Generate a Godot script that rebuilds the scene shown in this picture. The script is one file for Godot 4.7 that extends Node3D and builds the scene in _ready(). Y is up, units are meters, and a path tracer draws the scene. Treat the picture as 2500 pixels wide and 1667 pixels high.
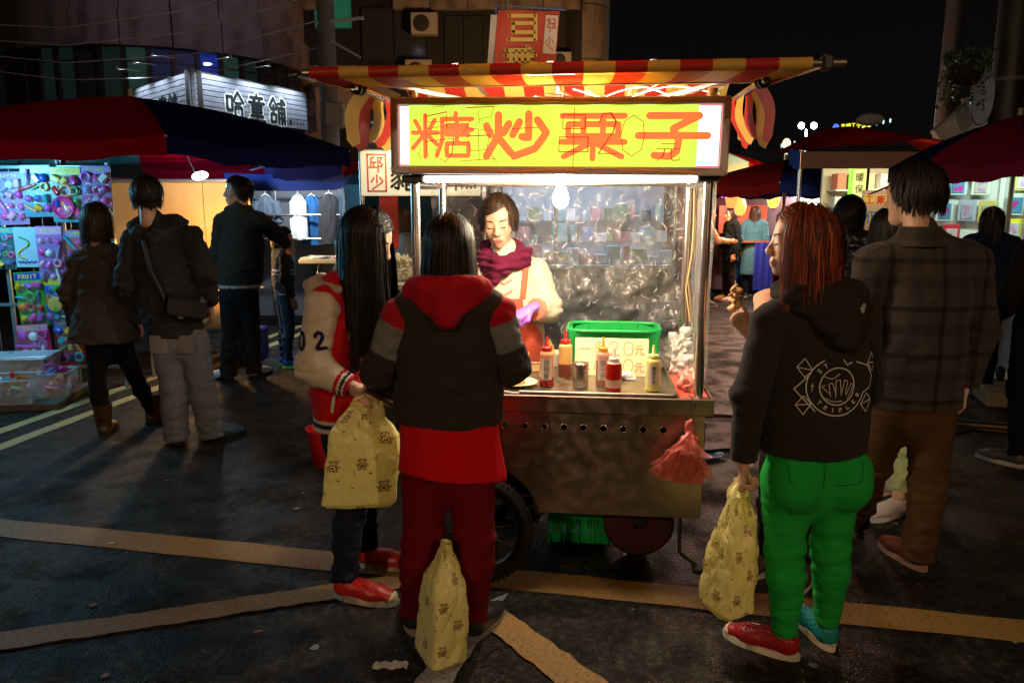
extends Node3D
const BULB_E := 0.9
const TUBE_E := 0.95
const ROOF_E := 1.6
const FLAP_E := 0.6
const TOY_E := 1.7
const TAN_E := 1.6
const CLOTH_E := 2.4
const GOODS_E := 2.6
const CASE_E := 1.5
const UNSEEN_BACK_E := 10.0  # strength of the unseen lamps behind the camera

# ---------------------------------------------------------------- the scene
var steel: StandardMaterial3D
var chrome: StandardMaterial3D
var dark_iron: StandardMaterial3D
var rubber: StandardMaterial3D
var cart_x: Transform3D
func cw(x: float, y: float, z: float) -> Vector3: return cart_x * Vector3(x, y, z)
func omni(at: Vector3, e: float, c: Color, size := 0.03) -> OmniLight3D:
	var l := OmniLight3D.new()
	l.name = "lamp_light"
	l.light_energy = e; l.light_color = c; l.light_size = size; l.omni_range = 40.0; l.omni_attenuation = 2.0; l.shadow_enabled = true
	add_child(l, true)
	l.position = at
	return l
func area(at: Vector3, towards: Vector3, size: Vector2, e: float, c: Color) -> void:
	var l := AreaLight3D.new()
	l.name = "tube_light"
	l.area_size = size; l.light_energy = e; l.light_color = c; l.shadow_enabled = true
	add_child(l, true)
	l.look_at_from_position(at, at + towards, Vector3.UP if absf(towards.normalized().y) < 0.9 else Vector3.FORWARD)
func _ready() -> void:
	var cam := Camera3D.new()
	cam.name = "camera"
	cam.fov = 49.34
	cam.far = 400.0
	cam.near = 0.05
	add_child(cam)
	cam.position = Vector3(0, 1.56, 0)
	cam.rotation_degrees = Vector3(-10, 0, 0)
	var sky := ProceduralSkyMaterial.new()
	sky.sky_top_color = lc(0.0016, 0.0014, 0.0014)
	sky.sky_horizon_color = lc(0.0034, 0.0028, 0.0026)
	sky.ground_bottom_color = lc(0.002, 0.0018, 0.0016)
	sky.ground_horizon_color = lc(0.0034, 0.0028, 0.0026)
	sky.sky_curve = 0.2
	var env := Environment.new()
	env.background_mode = Environment.BG_SKY
	env.sky = Sky.new()
	env.sky.sky_material = sky
	env.background_energy_multiplier = 1.0
	env.tonemap_mode = Environment.TONE_MAPPER_LINEAR
	env.tonemap_exposure = 1.12
	env.sdfgi_enabled = true; env.ssao_enabled = true; env.ssil_enabled = true
	var we := WorldEnvironment.new()
	we.name = "world"
	we.environment = env
	add_child(we)
	setup_shared()
	build_ground()
	build_street()
	build_cart()
	build_goods()
	build_front_people()
	build_left()
	build_right()
func asphalt_mat() -> StandardMaterial3D:
	var m := mat(1, 1, 1, 1.0)
	var n1 := noise(0.05, 5, 3)
	m.albedo_texture = ntex(512, n1, [[0.0, lc(0.009, 0.008, 0.0075)], [0.45, lc(0.021, 0.019, 0.0175)], [0.62, lc(0.032, 0.029, 0.026)], [1.0, lc(0.12, 0.11, 0.1)]])
	m.uv1_triplanar = true; m.uv1_world_triplanar = true
	m.uv1_scale = Vector3.ONE * 0.83
	m.normal_enabled = true
	m.normal_texture = ntex(512, noise(0.22, 3, 4), [], true, 5.0)
	m.normal_scale = 0.7
	m.roughness_texture = ntex(512, noise(0.006, 4, 9), [[0.0, Color(0.3, 0.3, 0.3)], [0.4, Color(0.42, 0.42, 0.42)], [0.6, Color(0.62, 0.62, 0.62)], [1.0, Color(0.85, 0.85, 0.85)]])
	m.detail_enabled = true
	m.detail_blend_mode = BaseMaterial3D.BLEND_MODE_MUL
	m.detail_albedo = ntex(512, noise(0.008, 4, 19), [[0.0, Color(0.45, 0.44, 0.43)], [0.5, Color(0.85, 0.83, 0.8)], [1.0, Color(1, 1, 1)]])
	m.detail_uv_layer = BaseMaterial3D.DETAIL_UV_1
	return m
func paint_mat(r: float, g: float, b: float, sd: int) -> StandardMaterial3D:
	var m := mat(1, 1, 1, 0.6)
	var f := noise(0.09, 4, sd)
	m.albedo_texture = ntex(512, f, [[0.0, lc(0.05, 0.045, 0.04)], [0.24, lc(r * 0.3, g * 0.3, b * 0.35)], [0.3, lc(r * 0.75, g * 0.75, b * 0.75)], [0.6, lc(r * 0.95, g * 0.95, b)], [1.0, lc(r * 1.1, g * 1.1, b * 1.1)]])
	m.uv1_triplanar = true; m.uv1_world_triplanar = true
	m.uv1_scale = Vector3(0.9, 0.9, 1.9)
	m.normal_enabled = true
	m.normal_texture = ntex(512, noise(0.2, 3, sd + 1), [], true, 4.0)
	m.normal_scale = 0.4
	return m
func strip(p: Array, y: float) -> M:   # a painted strip on the ground with slightly ragged edges: left edge points, then right edge points
	var m := M.new()
	var n := 60
	var f := noise(9.0, 3, 3)
	var w := []
	for k in n + 1:
		var t := float(k) / n
		var a: Vector2 = p[0].lerp(p[1], t)
		var b: Vector2 = p[2].lerp(p[3], t)
		var d := (b - a).normalized() * 0.012
		a += d * f.get_noise_2d(a.x * 3, a.y * 3); b += d * f.get_noise_2d(b.x * 3 + 9, b.y * 3)
		w.append([m.vert(Vector3(a.x, y, a.y), Vector3.UP), m.vert(Vector3(b.x, y, b.y), Vector3.UP)])
	for k in n: m.quad(w[k][0], w[k][1], w[k + 1][1], w[k + 1][0])
	return m
func build_ground() -> void:
	var g := M.new()
	g.face([Vector3(-150, 0, 30), Vector3(150, 0, 30), Vector3(150, 0, -250), Vector3(-150, 0, -250)])
	struct("road", g, asphalt_mat())
	var y := paint_mat(0.27, 0.155, 0.038, 11)
	var y2 := paint_mat(0.42, 0.34, 0.14, 31)
	var wh := paint_mat(0.3, 0.29, 0.27, 41)
	var V := func(x: float, z: float) -> Vector2: return Vector2(x, z)
	struct("road_marking", strip([Vector2(-5.2, -4.13), Vector2(4.3, -2.16), Vector2(-5.2, -3.94), Vector2(4.3, -1.99)], 0.004), y)
	struct("road_marking", strip([Vector2(-3.4, -2.07), Vector2(-0.42, -3.02), Vector2(-3.4, -1.93), Vector2(-0.38, -2.9)], 0.008), y)
	struct("road_marking", strip([Vector2(-0.05, -2.74), Vector2(1.1, -1.2), Vector2(-0.15, -2.66), Vector2(0.95, -1.12)], 0.008), y)
	struct("road_marking", strip([Vector2(-0.145, -2.72), Vector2(-0.8, -1.0), Vector2(-0.015, -2.83), Vector2(-0.6, -0.95)], 0.012), wh)
	struct("road_marking", strip([Vector2(-4.17, -2.3), Vector2(-2.49, -13.0), Vector2(-4.06, -2.3), Vector2(-2.38, -13.0)], 0.004), y2)
	struct("road_marking", strip([Vector2(-3.86, -2.3), Vector2(-2.21, -13.0), Vector2(-3.75, -2.3), Vector2(-2.1, -13.0)], 0.004), y2)
class M:
	var v := PackedVector3Array()
	var n := PackedVector3Array()
	var u := PackedVector2Array()
	var c := PackedColorArray()
	var i := PackedInt32Array()
	var col := Color.WHITE
	func vert(p: Vector3, nn: Vector3, uv := Vector2.ZERO) -> int:
		v.append(p); n.append(nn); u.append(uv); c.append(col)
		return v.size() - 1
	func tri(a: int, b: int, d: int) -> void:
		var g := (v[b] - v[a]).cross(v[d] - v[a])
		i.append(a)
		if g.dot(n[a] + n[b] + n[d]) > 0.0:
			i.append(d); i.append(b)
		else:
			i.append(b); i.append(d)
	func quad(a: int, b: int, d: int, e: int) -> void:
		tri(a, b, d); tri(a, d, e)
	func face(p: Array, uvs := []) -> void:   # flat polygon fan
		var nn: Vector3 = (p[1] - p[0]).cross(p[2] - p[0]).normalized()
		var b := v.size()
		for k in p.size():
			vert(p[k], nn, uvs[k] if uvs.size() > k else Vector2(p[k].x, p[k].y))
		for k in range(1, p.size() - 1):
			tri(b, b + k, b + k + 1)
	func face_n(p: Array, nn: Vector3) -> void:
		var b := v.size()
		for q in p: vert(q, nn, Vector2(q.x + q.z, q.y + q.z))
		for k in range(1, p.size() - 1): tri(b, b + k, b + k + 1)
	func box(at: Vector3, s: Vector3, bs := Basis.IDENTITY, bev := 0.0) -> M:
		var h := s * 0.5
		var e := minf(bev, minf(h.x, minf(h.y, h.z)) * 0.9)
		for ax in 3:
			for sg in [-1.0, 1.0]:
				var a1 := (ax + 1) % 3
				var a2 := (ax + 2) % 3
				var q := []
				for k in [[-1, -1], [1, -1], [1, 1], [-1, 1]]:
					var p := Vector3.ZERO
					p[ax] = sg * h[ax]; p[a1] = k[0] * (h[a1] - e); p[a2] = k[1] * (h[a2] - e)
					q.append(at + bs * p)
				var nn := Vector3.ZERO
				nn[ax] = sg
				face_n(q, bs * nn)
		if e > 0.0:
			for ax in 3:
				var a1 := (ax + 1) % 3
				var a2 := (ax + 2) % 3
				for s1 in [-1.0, 1.0]:
					for s2 in [-1.0, 1.0]:
						var q := []
						for k in [[-1, 0], [1, 0], [1, 1], [-1, 1]]:
							var p := Vector3.ZERO
							p[ax] = k[0] * (h[ax] - e)
							p[a1] = s1 * (h[a1] - (e if k[1] == 1 else 0.0))
							p[a2] = s2 * (h[a2] - (0.0 if k[1] == 1 else e))
							q.append(at + bs * p)
						var nn := Vector3.ZERO
						nn[a1] = s1; nn[a2] = s2
						face_n(q, bs * nn.normalized())
			for sx in [-1.0, 1.0]:
				for sy in [-1.0, 1.0]:
					for sz in [-1.0, 1.0]:
						var sg := Vector3(sx, sy, sz)
						face_n([at + bs * (sg * (h - Vector3(0, e, e))), at + bs * (sg * (h - Vector3(e, 0, e))), at + bs * (sg * (h - Vector3(e, e, 0)))], bs * sg.normalized())
		return self
	func tube(path: Array, r, sides := 8, caps := true) -> M:
		var m := path.size()
		var t: Vector3 = (path[1] - path[0]).normalized()
		var s: Vector3 = t.cross(Vector3.UP if absf(t.y) < 0.9 else Vector3.RIGHT).normalized()
		var b := v.size()
		var along := 0.0
		for k in m:
			var t2: Vector3 = ((path[k + 1] if k < m - 1 else path[k]) - (path[k - 1] if k > 0 else path[k])).normalized()
			s = (s - t2 * s.dot(t2)).normalized()
			var w := t2.cross(s)
			var rr: float = r[k] if r is Array else r
			if k > 0: along += path[k].distance_to(path[k - 1])
			for a in sides + 1:
				var d := s * cos(TAU * a / sides) + w * sin(TAU * a / sides)
				vert(path[k] + d * rr, d, Vector2(float(a) / sides, along))
		for k in m - 1:
			for a in sides:
				var o := b + k * (sides + 1) + a
				quad(o, o + 1, o + sides + 2, o + sides + 1)
		if caps:
			for e in [0, m - 1]:
				var nn: Vector3 = (path[0] - path[1]).normalized() if e == 0 else (path[m - 1] - path[m - 2]).normalized()
				var q := []
				for a in sides: q.append(v[b + e * (sides + 1) + a])
				face_n(q, nn)
		return self
	func lathe(prof: Array, sides := 20, x := Transform3D.IDENTITY) -> M:   # prof: Vector2(radius, height)
		var b := v.size()
		var m := prof.size()
		for k in m:
			var d: Vector2 = (prof[mini(k + 1, m - 1)] - prof[maxi(k - 1, 0)])
			var n2 := Vector2(d.y, -d.x).normalized()
			for a in sides + 1:
				var an := TAU * a / sides
				vert(x * Vector3(cos(an) * prof[k].x, prof[k].y, sin(an) * prof[k].x), (x.basis * Vector3(cos(an) * n2.x, n2.y, sin(an) * n2.x)).normalized(), Vector2(float(a) / sides, float(k) / (m - 1)))
		for k in m - 1:
			for a in sides:
				var o := b + k * (sides + 1) + a
				quad(o, o + 1, o + sides + 2, o + sides + 1)
		return self
	func ball(at: Vector3, r: Vector3, bs := Basis.IDENTITY, seg := 12) -> M:
		var b := v.size()
		var rings := seg / 2
		for k in rings + 1:
			var ph := PI * k / rings
			for a in seg + 1:
				var d := Vector3(sin(ph) * cos(TAU * a / seg), cos(ph), sin(ph) * sin(TAU * a / seg))
				vert(at + bs * (d * r), (bs * (d / r)).normalized(), Vector2(float(a) / seg, float(k) / rings))
		for k in rings:
			for a in seg:
				var o := b + k * (seg + 1) + a
				quad(o, o + 1, o + seg + 2, o + seg + 1)
		return self
	func grid(nu: int, nv: int, f: Callable) -> M:   # f(u, v) -> Vector3, smooth sheet
		var b := v.size()
		for a in nu + 1:
			for k in nv + 1:
				vert(f.call(float(a) / nu, float(k) / nv), Vector3.ZERO, Vector2(float(a) / nu, 1.0 - float(k) / nv))
		var w := nv + 1
		for a in nu + 1:
			for k in nv + 1:
				var du := v[b + mini(a + 1, nu) * w + k] - v[b + maxi(a - 1, 0) * w + k]
				var dv := v[b + a * w + mini(k + 1, nv)] - v[b + a * w + maxi(k - 1, 0)]
				n[b + a * w + k] = du.cross(dv).normalized()
		for a in nu:
			for k in nv:
				var o := b + a * w + k
				quad(o, o + w, o + w + 1, o + 1)
		return self
	func add(o: M, x: Transform3D, tint = null) -> M:
		var b := v.size()
		for k in o.v.size():
			v.append(x * o.v[k]); n.append((x.basis * o.n[k]).normalized()); u.append(o.u[k])
			c.append(o.c[k] * tint if tint != null else o.c[k])
		var flip := x.basis.determinant() < 0.0
		for k in range(0, o.i.size(), 3):
			i.append(b + o.i[k])
			i.append(b + o.i[k + (2 if flip else 1)])
			i.append(b + o.i[k + (1 if flip else 2)])
		return self
	func smooth() -> M:   # area-weighted normals from the faces
		var nn := PackedVector3Array()
		nn.resize(v.size())
		for k in range(0, i.size(), 3):
			var g := (v[i[k + 2]] - v[i[k]]).cross(v[i[k + 1]] - v[i[k]])
			nn[i[k]] += g; nn[i[k + 1]] += g; nn[i[k + 2]] += g
		for k in nn.size(): nn[k] = nn[k].normalized()
		n = nn
		return self
	func mesh() -> ArrayMesh:
		var a := []
		a.resize(Mesh.ARRAY_MAX)
		a[Mesh.ARRAY_VERTEX] = v; a[Mesh.ARRAY_NORMAL] = n; a[Mesh.ARRAY_TEX_UV] = u; a[Mesh.ARRAY_COLOR] = c; a[Mesh.ARRAY_INDEX] = i
		var m := ArrayMesh.new()
		m.add_surface_from_arrays(Mesh.PRIMITIVE_TRIANGLES, a)
		return m

# ---------------------------------------------------------------- scene objects
func part(called: String, m, mt: Material, parent: Node = null, at := Vector3.ZERO, label := "") -> MeshInstance3D:
	var o := MeshInstance3D.new()
	o.name = called
	o.mesh = m.mesh() if m is M else m
	o.material_override = mt
	o.position = at
	if label: o.set_meta("label", label)
	(parent if parent else self).add_child(o, true)
	return o
var taken := {}
func numbered(called: String) -> String:
	var k: int = taken.get(called, -1) + 1
	taken[called] = k
	return called if k == 0 else "%s_%03d" % [called, k]
func thing(called: String, label: String, category: String, at := Vector3.ZERO, turn := 0.0, group := "") -> Node3D:
	var o := Node3D.new()
	o.name = numbered(called)
	add_child(o)
	o.position = at
	o.rotation.y = turn
	return tag(o, label, category, group)
func tag(o: Node3D, label: String, category: String, group := "") -> Node3D:
	o.set_meta("label", label); o.set_meta("category", category)
	if group: o.set_meta("group", group)
	return o
func solo(called: String, m, mt: Material, label: String, category: String, at := Vector3.ZERO, turn := 0.0, group := "") -> Node3D:
	var o := part(numbered(called), m, mt, null, at)
	o.rotation.y = turn
	return tag(o, label, category, group)
func struct(called: String, m, mt: Material, at := Vector3.ZERO) -> MeshInstance3D:
	var o := part(numbered(called), m, mt, null, at)
	o.set_meta("kind", "structure")
	return o
func copy(o: Node3D, label: String, at: Vector3, turn := 0.0) -> Node3D:
	var r: Node3D = o.duplicate()
	r.name = numbered(str(o.name).rstrip("0123456789").rstrip("_"))
	add_child(r)
	r.position = at; r.rotation.y = turn
	r.set_meta("label", label)
	return r

# ---------------------------------------------------------------- materials (colours given as real-world linear values)
func lc(r: float, g: float, b: float, a := 1.0) -> Color:
	var k := Color(r, g, b).linear_to_srgb()
	k.a = a
	return k
func mat(r: float, g: float, b: float, rough := 0.7, metal := 0.0) -> StandardMaterial3D:
	var m := StandardMaterial3D.new()
	m.albedo_color = lc(r, g, b)
	m.roughness = rough
	m.metallic = metal
	if rough > 0.6: m.metallic_specular = 0.3
	return m
func glow(r: float, g: float, b: float, e := 1.0) -> StandardMaterial3D:
	var m := mat(minf(r, 0.8) * 0.35, minf(g, 0.8) * 0.35, minf(b, 0.8) * 0.35, 0.5)
	m.emission_enabled = true
	m.emission = lc(r, g, b)
	m.emission_energy_multiplier = e
	return m
func clear(alpha := 0.06, rough := 0.08) -> StandardMaterial3D:
	var m := mat(0.9, 0.93, 0.95, rough)
	m.transparency = BaseMaterial3D.TRANSPARENCY_ALPHA
	m.albedo_color.a = alpha
	return m
func crease_noise(freq: float, sd := 1) -> FastNoiseLite:
	var f := noise(freq, 2, sd, FastNoiseLite.TYPE_CELLULAR)
	f.cellular_return_type = FastNoiseLite.RETURN_DISTANCE2_SUB
	f.cellular_jitter = 1.0
	f.domain_warp_enabled = true; f.domain_warp_amplitude = 0.35 / freq; f.domain_warp_frequency = freq
	return f
func noise(freq: float, oct := 3, sd := 1, kind := FastNoiseLite.TYPE_SIMPLEX_SMOOTH) -> FastNoiseLite:
	var f := FastNoiseLite.new()
	f.seed = sd; f.frequency = freq; f.noise_type = kind
	f.fractal_octaves = oct
	return f
func image_of(w: int, h: int, f: Callable) -> ImageTexture:
	var im := Image.create(w, h, false, Image.FORMAT_RGB8)
	for y in h:
		for x in w: im.set_pixel(x, y, f.call(x, y))
	return ImageTexture.create_from_image(im)
func ntex(size: int, f: FastNoiseLite, ramp: Array = [], as_normal := false, bump := 4.0) -> NoiseTexture2D:
	var t := NoiseTexture2D.new()
	t.width = size; t.height = size; t.seamless = true; t.noise = f
	if as_normal:
		t.as_normal_map = true; t.bump_strength = bump
	if ramp:
		var g := Gradient.new()
		var o := PackedFloat32Array()
		var c := PackedColorArray()
		for k in ramp: o.append(k[0]); c.append(k[1])
		g.offsets = o; g.colors = c
		t.color_ramp = g
	return t
var weave_n: Texture2D
var knit_n: Texture2D
var crease_h: Texture2D
func cloth(r: float, g: float, b: float, rough := 0.85, sheen := 0.3, nrm: Texture2D = null) -> StandardMaterial3D:
	var m := mat(r, g, b, rough)
	m.metallic_specular = 0.15
	m.uv1_triplanar = true
	m.uv1_scale = Vector3.ONE * 22.0
	m.normal_enabled = true
	m.normal_texture = nrm if nrm else weave_n
	m.normal_scale = 0.5
	m.heightmap_enabled = true
	m.heightmap_texture = crease_h
	m.heightmap_scale = 0.12
	m.heightmap_deep_parallax = false
	if sheen > 0.0:
		m.rim_enabled = true; m.rim = sheen; m.rim_tint = 0.6
	return m
func vtint(m: StandardMaterial3D) -> StandardMaterial3D:
	m.vertex_color_use_as_albedo = true
	return m

# ---------------------------------------------------------------- smooth bodies: tapered limbs joined by a smooth minimum, meshed as surface nets
func B(a: Vector3, b: Vector3, ra: float, rb: float, flat := 1.0, side := Vector3.RIGHT) -> Array:
	var d := b - a
	var l := d.length()
	d = d / l if l > 1e-5 else Vector3.UP
	if absf(side.dot(d)) > 0.95: side = Vector3.UP if absf(d.y) < 0.9 else Vector3.RIGHT
	var s := (side - d * side.dot(d)).normalized()
	return [a, d, maxf(l, 1e-5), ra, rb, flat, s, d.cross(s)]
func dist_bone(q: Array, p: Vector3) -> float:
	var r: Vector3 = p - q[0]
	var d: Vector3 = q[1]
	var l: float = q[2]
	var t := clampf(r.dot(d) / l, 0.0, 1.0)
	var x := r.dot(q[6])
	var w: float = r.dot(q[7])
	var z := r.dot(d) - t * l
	var fl: float = q[5]
	var y := w / fl
	var le := sqrt(x * x + y * y + z * z)
	var y2 := y / fl
	return (le - lerpf(q[3], q[4], t)) * le / maxf(sqrt(x * x + y2 * y2 + z * z), 1e-5)
func field(bones: Array, k: float, p: Vector3) -> float:
	var d := 1.0
	for q in bones:
		var e := dist_bone(q, p)
		if q.size() > 8:
			var h2 := maxf(k - absf(d + e), 0.0) / k
			d = maxf(d, -e) + h2 * h2 * k * 0.25
			continue
		var h := maxf(k - absf(d - e), 0.0) / k
		d = minf(d, e) - h * h * k * 0.25
	return d
func wrinkle(o: Dictionary, p: Vector3) -> float:
	var a: float = o.get("amp", 0.0)
	for j in o.get("folds", []):
		a += j[2] * exp(-p.distance_squared_to(j[0]) / (j[1] * j[1]))
	if a == 0.0: return 0.0
	var f: FastNoiseLite = o.noise
	var st: Vector3 = o.get("stretch", Vector3(1, 1.8, 1))
	var w := f.get_noise_3dv(p * st)
	return a * (absf(w) * 2.0 - 0.45)
func net(bones: Array, o := {}) -> M:
	var cell: float = o.get("cell", 0.012)
	var k: float = o.get("k", 0.03)
	var lo := Vector3.ONE * 1e9
	var hi := -lo
	for q in bones:
		var e: Vector3 = q[0] + q[1] * q[2]
		var r := maxf(q[3], q[4]) * maxf(1.0, q[5])
		lo = lo.min(q[0].min(e) - Vector3.ONE * r); hi = hi.max(q[0].max(e) + Vector3.ONE * r)
	lo -= Vector3.ONE * (k * 0.5 + 3.0 * cell); hi += Vector3.ONE * (k * 0.5 + 3.0 * cell)
	var nx := int((hi.x - lo.x) / cell) + 2
	var ny := int((hi.y - lo.y) / cell) + 2
	var nz := int((hi.z - lo.z) / cell) + 2
	var g := PackedFloat32Array()
	g.resize(nx * ny * nz)
	g.fill(1.0)
	var sy := nx
	var sz := nx * ny
	var ik := 1.0 / k
	for q in bones:
		var a: Vector3 = q[0]
		var d: Vector3 = q[1]
		var l: float = q[2]
		var ra: float = q[3]
		var rb: float = q[4]
		var fl: float = q[5]
		var s: Vector3 = q[6]
		var w: Vector3 = q[7]
		var sub: bool = q.size() > 8
		var e := a + d * l
		var pad := maxf(ra, rb) * maxf(1.0, fl) + k + 2.0 * cell
		var b0 := ((a.min(e) - Vector3.ONE * pad - lo) / cell).floor()
		var b1 := ((a.max(e) + Vector3.ONE * pad - lo) / cell).ceil()
		var x0 := maxi(int(b0.x), 0)
		var x1 := mini(int(b1.x), nx - 1)
		for iz in range(maxi(int(b0.z), 0), mini(int(b1.z), nz - 1) + 1):
			for iy in range(maxi(int(b0.y), 0), mini(int(b1.y), ny - 1) + 1):
				var base := iz * sz + iy * sy
				var r0 := lo + Vector3(0, iy * cell, iz * cell) - a
				for ix in range(x0, x1 + 1):
					var r := Vector3(r0.x + ix * cell, r0.y, r0.z)
					var rd := r.dot(d)
					var t := clampf(rd / l, 0.0, 1.0)
					var x := r.dot(s)
					var y := r.dot(w) / fl
					var z := rd - t * l
					var le := sqrt(x * x + y * y + z * z)
					var y2 := y / fl
					var dd := (le - ra - (rb - ra) * t) * le / maxf(sqrt(x * x + y2 * y2 + z * z), 1e-5)
					var gi := base + ix
					var old := g[gi]
					if sub:
						dd = -dd
						var h := maxf(k - absf(old - dd), 0.0) * ik
						g[gi] = maxf(old, dd) + h * h * k * 0.25
					elif dd - old < k:
						var h := maxf(k - absf(old - dd), 0.0) * ik
						g[gi] = minf(old, dd) - h * h * k * 0.25
	for cl in o.get("clip", []):   # [point, outward normal]
		var cn: Vector3 = cl[1]
		var cd: float = cn.dot(cl[0])
		for iz in nz:
			for iy in ny:
				var base := iz * sz + iy * sy
				var f0 := cn.dot(lo + Vector3(0, iy * cell, iz * cell)) - cd
				for ix in nx:
					var f := f0 + cn.x * ix * cell
					if f > g[base + ix]: g[base + ix] = f
	var m := M.new()
	m.col = o.get("tint", Color.WHITE)
	var ids := PackedInt32Array()
	ids.resize(nx * ny * nz)
	ids.fill(-1)
	var far := cell * 3.0
	var offs := [0, 1, sy, sy + 1, sz, sz + 1, sz + sy, sz + sy + 1]
	var edges := [[0, 1], [2, 3], [4, 5], [6, 7], [0, 2], [1, 3], [4, 6], [5, 7], [0, 4], [1, 5], [2, 6], [3, 7]]
	var cn := []
	for k2 in 8: cn.append(Vector3(k2 & 1, (k2 >> 1) & 1, k2 >> 2))
	for iz in nz - 1:
		for iy in ny - 1:
			var base := iz * sz + iy * sy
			for ix in nx - 1:
				var gi := base + ix
				var v0 := g[gi]
				if v0 > far or v0 < -far: continue
				var neg := 0
				for k2 in 8:
					if g[gi + offs[k2]] < 0.0: neg += 1
				if neg == 0 or neg == 8: continue
				var sum := Vector3.ZERO
				var cnt := 0
				for ed in edges:
					var fa := g[gi + offs[ed[0]]]
					var fb := g[gi + offs[ed[1]]]
					if (fa < 0.0) != (fb < 0.0):
						sum += cn[ed[0]].lerp(cn[ed[1]], fa / (fa - fb))
						cnt += 1
				var p := lo + (Vector3(ix, iy, iz) + sum / cnt) * cell
				var nn := Vector3(g[gi + 1] - v0, g[gi + sy] - v0, g[gi + sz] - v0)
				ids[gi] = m.vert(p, nn.normalized(), Vector2(p.x + p.z * 0.3, p.y))
				# faces round the three edges that leave this cell's far corner come from the neighbours' ids
	for iz in range(1, nz - 1):
		for iy in range(1, ny - 1):
			var base := iz * sz + iy * sy
			for ix in range(1, nx - 1):
				var gi := base + ix
				if ids[gi] < 0: continue
				var f := g[gi] < 0.0
				if f != (g[gi + 1] < 0.0): _nq(m, ids[gi], ids[gi - sy], ids[gi - sy - sz], ids[gi - sz], f)
				if f != (g[gi + sy] < 0.0): _nq(m, ids[gi], ids[gi - sz], ids[gi - sz - 1], ids[gi - 1], f)
				if f != (g[gi + sz] < 0.0): _nq(m, ids[gi], ids[gi - 1], ids[gi - 1 - sy], ids[gi - sy], f)
	m.smooth()
	if o.has("noise"):
		for k2 in m.v.size(): m.v[k2] += m.n[k2] * wrinkle(o, m.v[k2])
		m.smooth()
	return m
func _nq(m: M, a: int, b: int, c: int, d: int, f: bool) -> void:
	if a < 0 or b < 0 or c < 0 or d < 0: return
	if f:
		m.i.append_array([a, c, b, a, d, c])
	else:
		m.i.append_array([a, b, c, a, c, d])

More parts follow.
